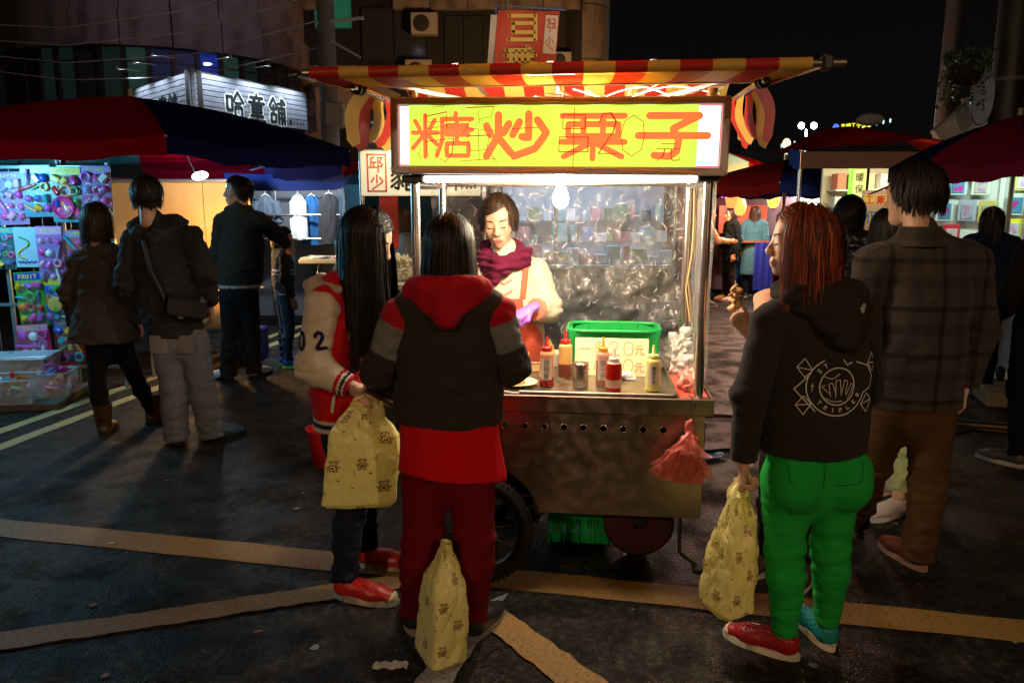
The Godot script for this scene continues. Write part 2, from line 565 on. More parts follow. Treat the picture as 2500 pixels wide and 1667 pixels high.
# ---------------------------------------------------------------- people
const SKIN := Color(0.50, 0.30, 0.205)
var wrinkle_noise: FastNoiseLite
var head_face: M
var head_plain: M
var hand_grip: M
var hand_loose: M
var shoe_upper: ArrayMesh
var shoe_sole: ArrayMesh
var shoe_cap: ArrayMesh
var shoe_holes: ArrayMesh
var skin_mat: StandardMaterial3D
func make_head(detail: bool) -> M:
	var X := Vector3.RIGHT
	var b := [B(Vector3(0, 0.035, -0.035), Vector3(0, 0.032, 0.016), 0.078, 0.075, 1.12, X),
		B(Vector3(0, 0.002, 0.034), Vector3(0, -0.07, 0.054), 0.061, 0.036, 0.92, X), B(Vector3(0, -0.04, -0.022), Vector3(0, -0.15, -0.032), 0.045, 0.047, 1.0, X)]
	if not detail:
		b += [B(Vector3(0, 0.01, 0.085), Vector3(0, -0.025, 0.104), 0.011, 0.015, 1, X)]
		for s in [-1, 1]: b.append(B(Vector3(0.074 * s, 0.02, -0.008), Vector3(0.073 * s, -0.02, -0.004), 0.018, 0.012, 0.5, Vector3.BACK))
		return net(b, {"cell": 0.009, "k": 0.018, "tint": SKIN})
	for s in [-1, 1]:
		b += [B(Vector3(0.034 * s, -0.018, 0.055), Vector3(0.028 * s, -0.04, 0.058), 0.034, 0.027), B(Vector3(0.03 * s, -0.045, 0.015), Vector3(0.016 * s, -0.075, 0.055), 0.032, 0.022)]
		b.append(B(Vector3(0.03 * s, 0.007, 0.103), Vector3(0.034 * s, 0.007, 0.1), 0.014, 0.014) + [true])   # eye sockets
	b += [B(Vector3(-0.036, 0.031, 0.073), Vector3(0.036, 0.031, 0.073), 0.014, 0.014), B(Vector3(0, -0.088, 0.07), Vector3(0, -0.09, 0.07), 0.02, 0.018),
		B(Vector3(0, 0.016, 0.086), Vector3(0, -0.024, 0.106), 0.0075, 0.0115), B(Vector3(-0.012, -0.03, 0.097), Vector3(0.012, -0.03, 0.097), 0.0082, 0.0082),
		B(Vector3(-0.016, -0.055, 0.091), Vector3(0.016, -0.055, 0.091), 0.0062, 0.0062), B(Vector3(-0.013, -0.067, 0.09), Vector3(0.013, -0.067, 0.09), 0.0072, 0.0072)]
	for s in [-1, 1]:
		b += [B(Vector3(0.03 * s, 0.004, 0.074), Vector3(0.033 * s, 0.004, 0.073), 0.0148, 0.0145), B(Vector3(0.074 * s, 0.022, -0.012), Vector3(0.073 * s, -0.022, -0.004), 0.019, 0.012, 0.45, Vector3.BACK)]
	var m := net(b, {"cell": 0.0042, "k": 0.015, "tint": SKIN})
	for k in m.v.size():
		var p := m.v[k]
		var lip := (p.y + 0.0615) / 0.0125
		if p.z > 0.085 and absf(p.x) < 0.022 * (1.0 - lip * lip * 0.8) and absf(lip) < 1.0: m.c[k] = Color(0.4, 0.14, 0.11)
		elif p.z > 0.04:
			var q := Vector2(absf(p.x) - 0.037, p.y + 0.03).length()
			m.c[k] = SKIN.lerp(Color(0.55, 0.26, 0.18), 0.6 * exp(-q * q / 0.0003))
	var on := func(x: float, y: float, lift: float) -> Vector3:   # a point on the face seen from the front
		var q := Vector3(x, y, 0.13)
		for k in 40:
			var d := field(b, 0.015, q)
			if d < 0.0003: break
			q.z -= d * 0.6
		return q + Vector3(0, 0, lift)
	for s in [-1, 1]:
		m.col = Color(0.02, 0.014, 0.011)
		var lash := []
		var brow := []
		for a in 8:
			var t := a / 7.0
			lash.append(on.call(s * (0.0165 + 0.029 * t), 0.0015 - 0.0055 * sin(PI * t) + 0.002 * t, 0.0006))
			brow.append(on.call(s * (0.013 + 0.038 * t), 0.0275 + 0.006 * sin(PI * t * 0.75), 0.0004))
		m.tube(lash, [0.001, 0.002, 0.0024, 0.0026, 0.0026, 0.0024, 0.002, 0.001], 6)
		m.tube(brow, [0.0015, 0.003, 0.0035, 0.0036, 0.0034, 0.003, 0.0022, 0.001], 6)
		m.col = Color(0.16, 0.06, 0.045)
		m.ball(on.call(s * 0.0085, -0.036, -0.0008), Vector3(0.0036, 0.002, 0.0026), Basis.IDENTITY, 8)
	m.col = Color(0.14, 0.035, 0.03)
	var mouth := []
	for a in 7: mouth.append(on.call(-0.021 + 0.007 * a, -0.0612 - 0.0012 * sin(PI * a / 6.0), 0.0002))
	m.tube(mouth, [0.0008, 0.0013, 0.0016, 0.0017, 0.0016, 0.0013, 0.0008], 6)
	return m
func make_hand(curl: float) -> M:   # wrist at the origin, fingers down, thumb towards +x, palm faces +z
	var b := [B(Vector3(0, 0.03, 0), Vector3(0, -0.02, 0), 0.026, 0.027, 0.75), B(Vector3(0, -0.015, 0), Vector3(0, -0.078, 0), 0.028, 0.037, 0.4)]
	var fx := [0.03, 0.0105, -0.0095, -0.029]
	var fl := [0.032, 0.036, 0.034, 0.027]
	for f in 4:
		var p := Vector3(fx[f], -0.082 + 0.004 * absf(f - 1.2), 0.0)
		var an := curl * (0.75 + 0.08 * f) + 0.06 * f
		for s in 3:
			var d := Vector3(fx[f] * 0.15 * (1 - s * 0.4), -cos(an), sin(an)).normalized()
			var q: Vector3 = p + d * fl[f] * [1.15, 0.8, 0.62][s]
			b.append(B(p, q, 0.0092 - 0.0006 * s, 0.0088 - 0.0008 * s))
			p = q
			an += curl * (1.15 if s == 0 else 0.8)
	b += [B(Vector3(0.022, -0.022, 0.006), Vector3(0.044, -0.052, 0.02), 0.015, 0.0115), B(Vector3(0.044, -0.052, 0.02), Vector3(0.042 - 0.012 * curl, -0.08, 0.028 + 0.008 * curl), 0.0112, 0.0095), B(Vector3(0.042 - 0.012 * curl, -0.08, 0.028 + 0.008 * curl), Vector3(0.032 - 0.016 * curl, -0.1, 0.032 + 0.012 * curl), 0.0095, 0.008)]
	return net(b, {"cell": 0.0046, "k": 0.007, "tint": SKIN})
func make_shoes() -> void:
	var b := [B(Vector3(0, 0.05, -0.045), Vector3(0, 0.04, 0.1), 0.037, 0.044, 0.85), B(Vector3(0, 0.038, 0.08), Vector3(0, 0.032, 0.155), 0.044, 0.034, 0.75), B(Vector3(0, 0.05, -0.04), Vector3(0, 0.095, -0.04), 0.036, 0.037), B(Vector3(0, 0.06, 0.0), Vector3(0, 0.05, 0.06), 0.035, 0.035)]
	shoe_upper = net(b, {"cell": 0.007, "k": 0.02, "clip": [[Vector3(0, 0.018, 0), Vector3.DOWN], [Vector3(0, 0.088, 0), Vector3.UP]]}).mesh()
	var hl := M.new()
	for q in 46:
		var an := 0.35 + 2.45 * float(q % 12) / 11.0
		var zz := -0.02 + 0.04 * int(q / 12) + 0.014 * (q % 2)
		var dv := Vector3(cos(an), sin(an), 0)
		var pt := Vector3(0, 0.04, zz) + dv * 0.08
		for e in 14: pt -= dv * field(b, 0.02, pt) * 0.9
		if pt.y < 0.084 and pt.y > 0.03: hl.ball(pt, Vector3.ONE * 0.0032, Basis.IDENTITY, 6)
	shoe_holes = hl.mesh()
	var m := M.new()
	var prof := []
	for a in 28:
		var t := TAU * a / 28
		var z := cos(t)
		prof.append(Vector3(sin(t) * (0.046 + 0.004 * z) * (1.0 - 0.12 * exp(-pow(z + 0.1, 2) * 8.0)), 0, 0.06 + z * (0.135 if z > 0 else 0.147)))
	var lev := [[0.0, 0.97], [0.004, 1.02], [0.022, 1.03], [0.027, 1.0]]
	for l in 4:
		for p in prof: m.vert(Vector3(p.x * lev[l][1], lev[l][0], 0.06 + (p.z - 0.06) * lev[l][1]), Vector3(p.x, 0, p.z - 0.06).normalized())
	for l in 3:
		for a in 28: m.quad(l * 28 + a, l * 28 + (a + 1) % 28, (l + 1) * 28 + (a + 1) % 28, (l + 1) * 28 + a)
	m.face_n(m.v.slice(84, 112), Vector3.UP); m.face_n(m.v.slice(0, 28), Vector3.DOWN)
	shoe_sole = m.mesh()
	shoe_cap = net([B(Vector3(0, 0.038, 0.08), Vector3(0, 0.032, 0.155), 0.046, 0.037, 0.75)], {"cell": 0.006, "clip": [[Vector3(0, 0.02, 0), Vector3.DOWN], [Vector3(0, 0.0, 0.148), Vector3(0, 0.5, -1).normalized()]]}).mesh()
func shoe(o: Node3D, ank: Vector3, dir: Vector3, up: Material, sole: Material, size := 1.0, cap: Material = null, called := "shoe") -> MeshInstance3D:
	var s := part(called, shoe_upper, up, o, Vector3(ank.x, 0.0, ank.z) + dir.normalized() * 0.03 * size)
	s.rotation.y = atan2(dir.x, dir.z)
	s.scale = Vector3.ONE * size
	part("sole", shoe_sole, sole, s)
	if cap:
		part("toe_cap", shoe_cap, cap, s)
		part("vent_holes", shoe_holes, rubber, s).set_meta("kind", "stuff")
	return s
func pose(h: float, fwd: Vector3, ov := {}) -> Dictionary:
	var k := h / 1.62
	var bs := Basis.looking_at(-fwd, Vector3.UP)   # local +z is forward, +x is the figure's own left
	var j := {"pel": Vector3(0, 0.9, 0), "wst": Vector3(0, 1.04, 0.0), "chs": Vector3(0, 1.22, 0.0), "nek": Vector3(0, 1.37, -0.015), "hed": Vector3(0, 1.5, 0.02),
		"hipL": Vector3(0.085, 0.86, 0), "kneL": Vector3(0.095, 0.46, 0.015), "ankL": Vector3(0.095, 0.08, -0.02), "shL": Vector3(0.165, 1.325, -0.01), "elbL": Vector3(0.205, 1.06, -0.03), "wriL": Vector3(0.215, 0.83, 0.035)}
	for q in ["hip", "kne", "ank", "sh", "elb", "wri"]: j[q + "R"] = j[q + "L"] * Vector3(-1, 1, 1)
	for q in j.keys(): j[q] = bs * (j[q] * k)
	for q in ov: j[q] = ov[q]
	j.k = k; j.fwd = fwd; j.right = bs.x
	return j
func torso_bones(j: Dictionary, w: Array, flat := 0.66, hem := 0.0) -> Array:   # w: hem, waist, chest, shoulder radii
	var s: Vector3 = (j.shL - j.shR).normalized()
	var k: float = j.k
	var low: Vector3 = Vector3(j.pel.x, hem - 0.06, j.pel.z)
	var mid: Vector3 = (j.shL + j.shR) * 0.5
	return [B(low, j.wst, w[0] * k, w[1] * k, flat, s), B(j.wst, j.chs, w[1] * k, w[2] * k, flat, s), B(j.chs, mid - Vector3(0, 0.03 * k, 0), w[2] * k, w[2] * 0.86 * k, flat * 0.95, s),
		B(j.shL.lerp(mid, 0.12), j.shR.lerp(mid, 0.12), w[3] * k, w[3] * k, 1.0, Vector3.UP), B(mid + Vector3(0, 0.01, 0), j.nek.lerp(j.hed, 0.18), w[3] * 1.1 * k, 0.066 * k, 1.0, s)]
func skin_body(j: Dictionary, cell: float) -> M:
	var k: float = j.k
	var s: Vector3 = (j.shL - j.shR).normalized()
	var b := [B(j.pel, j.chs, 0.1 * k, 0.1 * k, 0.65, s), B(j.chs, j.nek, 0.09 * k, 0.045 * k, 0.7, s), B(j.nek, j.nek.lerp(j.hed, 0.5), 0.047 * k, 0.046 * k)]
	for q in ["L", "R"]:
		b += [B(j["sh" + q], j["elb" + q], 0.036 * k, 0.032 * k), B(j["elb" + q], j["wri" + q], 0.034 * k, 0.023 * k), B(j.chs, j["sh" + q], 0.06 * k, 0.04 * k),
			B(j["hip" + q], j["kne" + q], 0.065 * k, 0.042 * k), B(j["kne" + q], j["ank" + q], 0.043 * k, 0.033 * k), B(j["ank" + q], j["ank" + q] - Vector3(0, 0.03 * k, 0), 0.034 * k, 0.03 * k)]
	return net(b, {"cell": cell, "k": 0.025, "tint": SKIN})
func frame(y: Vector3, z: Vector3) -> Basis:
	y = y.normalized()
	var x := y.cross(z).normalized()
	return Basis(x, y, x.cross(y))
func wopt(cell: float, amp: float, folds := [], clip := [], k := 0.03, stretch := Vector3(1, 1.9, 1)) -> Dictionary:
	return {"cell": cell, "amp": amp, "folds": folds, "clip": clip, "k": k, "noise": wrinkle_noise, "stretch": stretch}
# hair: ribbons that leave the crown, follow the skull and hang; kind "long", "bob", "short"
func hair(hc: Vector3, fwd: Vector3, up: Vector3, k: float, o := {}) -> M:
	var m := M.new()
	var bs := frame(up, fwd)
	var r := RandomNumberGenerator.new()
	r.seed = int(o.get("seed", 1))
	var rx := Vector3(0.088, 0.108, 0.103) * k * float(o.get("vol", 1.0))
	var ce := hc + bs * (Vector3(0, 0.022, -0.012) * k)
	var long: float = o.get("len", 0.07)
	var face: float = o.get("face", 0.85)        # half angle of the open face
	var tip_y: float = o.get("tip_y", -9.0)
	var back_a: float = o.get("back", 2.05)      # how far down the nape the roots go
	var flare: float = o.get("flare", 0.0)
	var fringe: float = o.get("fringe", 0.95)    # how far the hair comes down over the brow
	var end := func(az: float) -> float:   # polar angle of the hairline
		var d := absf(wrapf(az, -PI, PI))
		return lerpf(fringe, back_a, smoothstep(face * 0.7, face * 1.5, d))
	# the close cap under the strands
	m.col = (o.get("cols", [Color.WHITE]) as Array)[0]
	var nb := m.v.size()
	var na := 28
	var nr := 10
	for a in na + 1:
		var az := TAU * a / na
		var e: float = end.call(az)
		for q in nr + 1:
			var al := e * q / nr
			var d := Vector3(sin(az) * sin(al), cos(al), cos(az) * sin(al))
			m.vert(ce + bs * (d * rx * 0.97), bs * (d / rx).normalized(), Vector2(az, al))
	for a in na:
		for q in nr: m.quad(nb + a * (nr + 1) + q, nb + (a + 1) * (nr + 1) + q, nb + (a + 1) * (nr + 1) + q + 1, nb + a * (nr + 1) + q + 1)
	var cols: Array = o.get("cols", [Color.WHITE])
	var nseg: int = o.get("seg", 9)
	var body: Array = o.get("avoid", [])
	for sidx in int(o.get("n", 500)):
		var az := r.randf() * TAU
		var e: float = end.call(az)
		var al := e * sqrt(r.randf()) * 0.96
		var layer := r.randf_range(0.98, 1.09)
		var len := long * r.randf_range(0.75, 1.1)
		var ty := tip_y + r.randf_range(-0.03, 0.02) * float(o.get("ragged", 1.0))
		var w := r.randf_range(0.0025, 0.006) * k * float(o.get("w", 1.0))
		var sway := r.randf_range(-1, 1)
		var fly := r.randf() < 0.07
		if fly:
			layer += r.randf_range(0.02, 0.09); w *= 0.45; len *= 1.05
		var ph := r.randf() * TAU
		var wav := r.randf_range(0.0, 0.05) * float(o.get("wave", 1.0)) * (2.5 if fly else 1.0)
		m.col = cols[r.randi() % cols.size()]
		m.col = m.col * r.randf_range(0.75, 1.25)
		var pts := []
		var nrm := []
		var p := Vector3.ZERO
		var hang := false
		var ds := len / nseg
		var dirn := Vector3.ZERO
		var fall := Vector3.DOWN
		for q in nseg + 1:
			if not hang:
				var d := Vector3(sin(az) * sin(al), cos(al), cos(az) * sin(al))
				p = ce + bs * (d * rx * (layer + 0.3 * wav * sin(ph + q)))
				dirn = (bs * Vector3(d.x, d.y * 0.35, d.z)).normalized()
				pts.append(p)
				nrm.append((bs * (d / rx)).normalized())
				var dz := absf(wrapf(az, -PI, PI))
				if dz < face * 1.1 and al > fringe * 0.72 and long > 0.1 and o.get("sweep", true):   # the front is combed aside, along the hairline
					az += signf(wrapf(az, -PI, PI) + float(o.get("part", 0.0))) * ds / (0.098 * k)
					al += 0.3 * ds / (0.098 * k)
				else:
					al += ds / (0.098 * k)
				if al > minf(float(o.get("drop", 1.75)), e + 0.05) and (long > 0.1 or al > e) and not (long > 0.1 and dz < face * 0.9): hang = true
				if long <= 0.1 and al > e + 0.1: break
			else:
				fall = (Vector3.DOWN + dirn * (flare + 0.05 * sway) + bs.x * (0.05 * sway + wav * sin(ph + q * 0.9)) + dirn * wav * cos(ph + q * 0.7)).normalized()
				var p2 := p + fall * ds
				if p2.y < ty: break
				for c in body:   # keep out of shoulders and back
					var dd := dist_bone(c, p2) - 0.012 * layer
					if dd < 0.0:
						var g := Vector3(dist_bone(c, p2 + Vector3(0.004, 0, 0)) - dd, 0.0, dist_bone(c, p2 + Vector3(0, 0, 0.004)) - dd)
						if g.length() > 1e-5: p2 += g.normalized() * minf(-dd, 0.03)
				p = p2
				pts.append(p)
				nrm.append((dirn + bs.x * 0.3 * sway).normalized())
		var np := pts.size()
		if np < 3: continue
		var b := m.v.size()
		for q in np:
			var t: Vector3 = (pts[mini(q + 1, np - 1)] - pts[maxi(q - 1, 0)]).normalized()
			var side: Vector3 = t.cross(nrm[q]).normalized()
			var ww := w * (1.0 - 0.85 * pow(float(q) / (np - 1), 2.0))
			m.vert(pts[q] + side * ww, (nrm[q] + side * 0.5).normalized(), Vector2(0, q))
			m.vert(pts[q] - side * ww, (nrm[q] - side * 0.5).normalized(), Vector2(1, q))
		for q in np - 1: m.quad(b + q * 2, b + q * 2 + 1, b + q * 2 + 3, b + q * 2 + 2)
	return m
func hair_mat(r: float, g: float, b: float, rough := 0.38) -> StandardMaterial3D:
	var m := vtint(mat(r, g, b, rough + 0.1))
	m.metallic_specular = 0.35
	return m
# a whole figure; what it wears comes from o
func person(called: String, label: String, at: Vector3, fwd: Vector3, h: float, o: Dictionary, group := "") -> Dictionary:
	var n := thing(called, label, "person", at, 0.0, group)
	fwd = fwd.normalized()
	var j := pose(h, fwd, o.get("j", {}))
	var k: float = j.k
	var cell: float = o.get("cell", 0.013)
	var look: Vector3 = (o.get("look", fwd) as Vector3).normalized()
	var hup: Vector3 = o.get("hup", Vector3.UP)
	var bd := skin_body(j, o.get("body_cell", 0.02))
	bd.add(head_face if o.get("face", false) else head_plain, Transform3D(frame(hup, look).scaled(Vector3.ONE * k * float(o.get("head", 1.0))), j.hed))
	for q in ["L", "R"]:
		if o.get("hands", true):
			var fd: Vector3 = o.get("fing" + q, (j["wri" + q] - j["elb" + q]).normalized())
			var palm: Vector3 = o.get("palm" + q, (j.right * (-1.0 if q == "L" else 1.0)))
			var bs := frame(-fd, palm)
			var thumb: Vector3 = o.get("thumb" + q, fwd)
			if bs.x.dot(thumb) < 0.0: bs = Basis(-bs.x, bs.y, bs.z)
			bd.add(hand_grip if o.get("grip" + q, false) else hand_loose, Transform3D(bs.scaled(Vector3.ONE * k * 0.96), j["wri" + q]), o.get("glove", null) if o.get("glove") else null)
	part("body", bd, skin_mat, n)
	var tb := []
	if o.has("top"):
		var t: Dictionary = o.top
		var hem: float = t.get("hem", j.pel.y - 0.02)
		tb = torso_bones(j, t.get("w", [0.17, 0.15, 0.165, 0.068]), t.get("flat", 0.66), hem)
		tb += t.get("extra", [])
		var folds: Array = [[j.wst, 0.16, t.get("fold", 0.008)]] + t.get("folds", [])
		var top_o := wopt(cell, t.get("amp", 0.003), folds, [[Vector3(0, hem, 0), Vector3.DOWN]], 0.045)
		var mm := net(tb, top_o)
		if t.has("paint"):
			for q in mm.v.size(): mm.c[q] = t.paint.call(mm.v[q])
		part(t.get("name", "jacket"), mm, t.mat, n)
		o["top_o"] = top_o
		var sw: Array = t.get("sw", [0.066, 0.056, 0.046])
		for q in ["L", "R"]:
			if t.get("bare" + q, false): continue
			var sh: Vector3 = j["sh" + q]
			var el: Vector3 = j["elb" + q]
			var wr: Vector3 = j["wri" + q]
			var fd := (wr - el).normalized()
			var reach: float = t.get("reach", 0.97)
			var en := el.lerp(wr, reach)
			var sb := [B(sh.lerp(el, t.get("arm_from", 0.04)), el, sw[0] * k, sw[1] * k), B(el, en + fd * 0.04, sw[1] * k, sw[2] * k)]
			var so := wopt(cell, t.get("amp", 0.003), [[el, 0.11, t.get("arm_fold", 0.011)], [sh, 0.1, 0.006]], [[en, fd]], 0.03)
			so.cell = t.get("arm_cell", cell)
			var sm := net(sb, so)
			if t.has("arm_paint"):
				for v in sm.v.size(): sm.c[v] = t.arm_paint.call((sm.v[v] - sh).dot((el - sh).normalized()) / sh.distance_to(el), (sm.v[v] - el).dot(fd) / el.distance_to(wr))
			part("sleeve", sm, t.get("sleeve", t.mat), n)
			o["arm" + q] = sb; o["arm_o" + q] = so
	if o.has("legs"):
		var t: Dictionary = o.legs
		var w: Array = t.get("w", [0.155, 0.088, 0.062, 0.06, 0.043])
		var s: Vector3 = (j.hipL - j.hipR).normalized()
		var hem: float = t.get("hem", 0.07)
		var lb := [B(j.pel + Vector3(0, 0.06 * k, 0), (j.hipL + j.hipR) * 0.5, w[0] * k, w[0] * k, 0.72, s)]
		for q in ["L", "R"]:
			var hp: Vector3 = j["hip" + q]
			var kn: Vector3 = j["kne" + q]
			var an: Vector3 = j["ank" + q]
			lb += [B(hp, kn, w[1] * k, w[2] * k), B(kn, kn.lerp(an, 0.3) - fwd * 0.012, w[2] * k, w[3] * k), B(kn.lerp(an, 0.3) - fwd * 0.012, an + (an - kn).normalized() * 0.05, w[3] * k, w[4] * k)]
			if t.get("seat", 0.0) > 0.0: lb.append(B(hp - fwd * 0.055 * k - Vector3(0, 0.0, 0), hp - fwd * 0.05 * k + Vector3(0, 0.05 * k, 0), t.seat, t.seat))
		var folds := []
		for q in ["L", "R"]:
			folds += [[j["kne" + q], 0.13, t.get("knee", 0.008)], [j["ank" + q], 0.15, t.get("cuff", 0.012)]]
		part(t.get("name", "trousers"), net(lb, wopt(cell, t.get("amp", 0.002), folds, [[Vector3(0, hem, 0), Vector3.DOWN]], t.get("k", 0.02), t.get("stretch", Vector3(1, 2.4, 1)))), t.mat, n)
	if o.has("shoes"):
		var sh: Array = o.shoes   # [upper, sole, size, cap, dirL, dirR, upperR]
		shoe(n, j.ankL, sh[4] if sh.size() > 4 and sh[4] else fwd + j.right * 0.2, sh[0], sh[1], sh[2] if sh.size() > 2 else k, sh[3] if sh.size() > 3 else null)
		shoe(n, j.ankR, sh[5] if sh.size() > 5 and sh[5] else fwd - j.right * 0.2, sh[6] if sh.size() > 6 else sh[0], sh[1], sh[2] if sh.size() > 2 else k, sh[3] if sh.size() > 3 else null)
	if o.has("hair"):
		var hr: Dictionary = o.hair
		var hk: float = k * float(o.get("head", 1.0))
		part("hair", hair(j.hed, look, hup, hk, hr), hr.mat, n)
	return {"node": n, "j": j, "top": tb, "o": o, "at": at}
func setup_shared() -> void:
	wrinkle_noise = noise(5.0, 2, 7)
	weave_n = image_normal_weave()
	crease_h = ntex(256, noise(0.012, 4, 5))
	skin_mat = vtint(mat(1, 1, 1, 0.5))
	skin_mat.subsurf_scatter_enabled = true
	skin_mat.subsurf_scatter_strength = 0.08
	head_face = make_head(true)
	head_plain = make_head(false)
	hand_grip = make_hand(1.15)
	hand_loose = make_hand(0.32)
	make_shoes()
func image_normal_weave() -> Texture2D:
	var im := Image.create(64, 64, false, Image.FORMAT_RGB8)
	for y in 64:
		for x in 64:
			var h := 0.5 + 0.5 * sin(TAU * x / 4.0) * sin(TAU * y / 4.0) * (0.7 + 0.3 * sin(x * 12.9 + y * 7.3))
			im.set_pixel(x, y, Color(h, h, h))
	im.bump_map_to_normal_map(2.0)
	return ImageTexture.create_from_image(im)

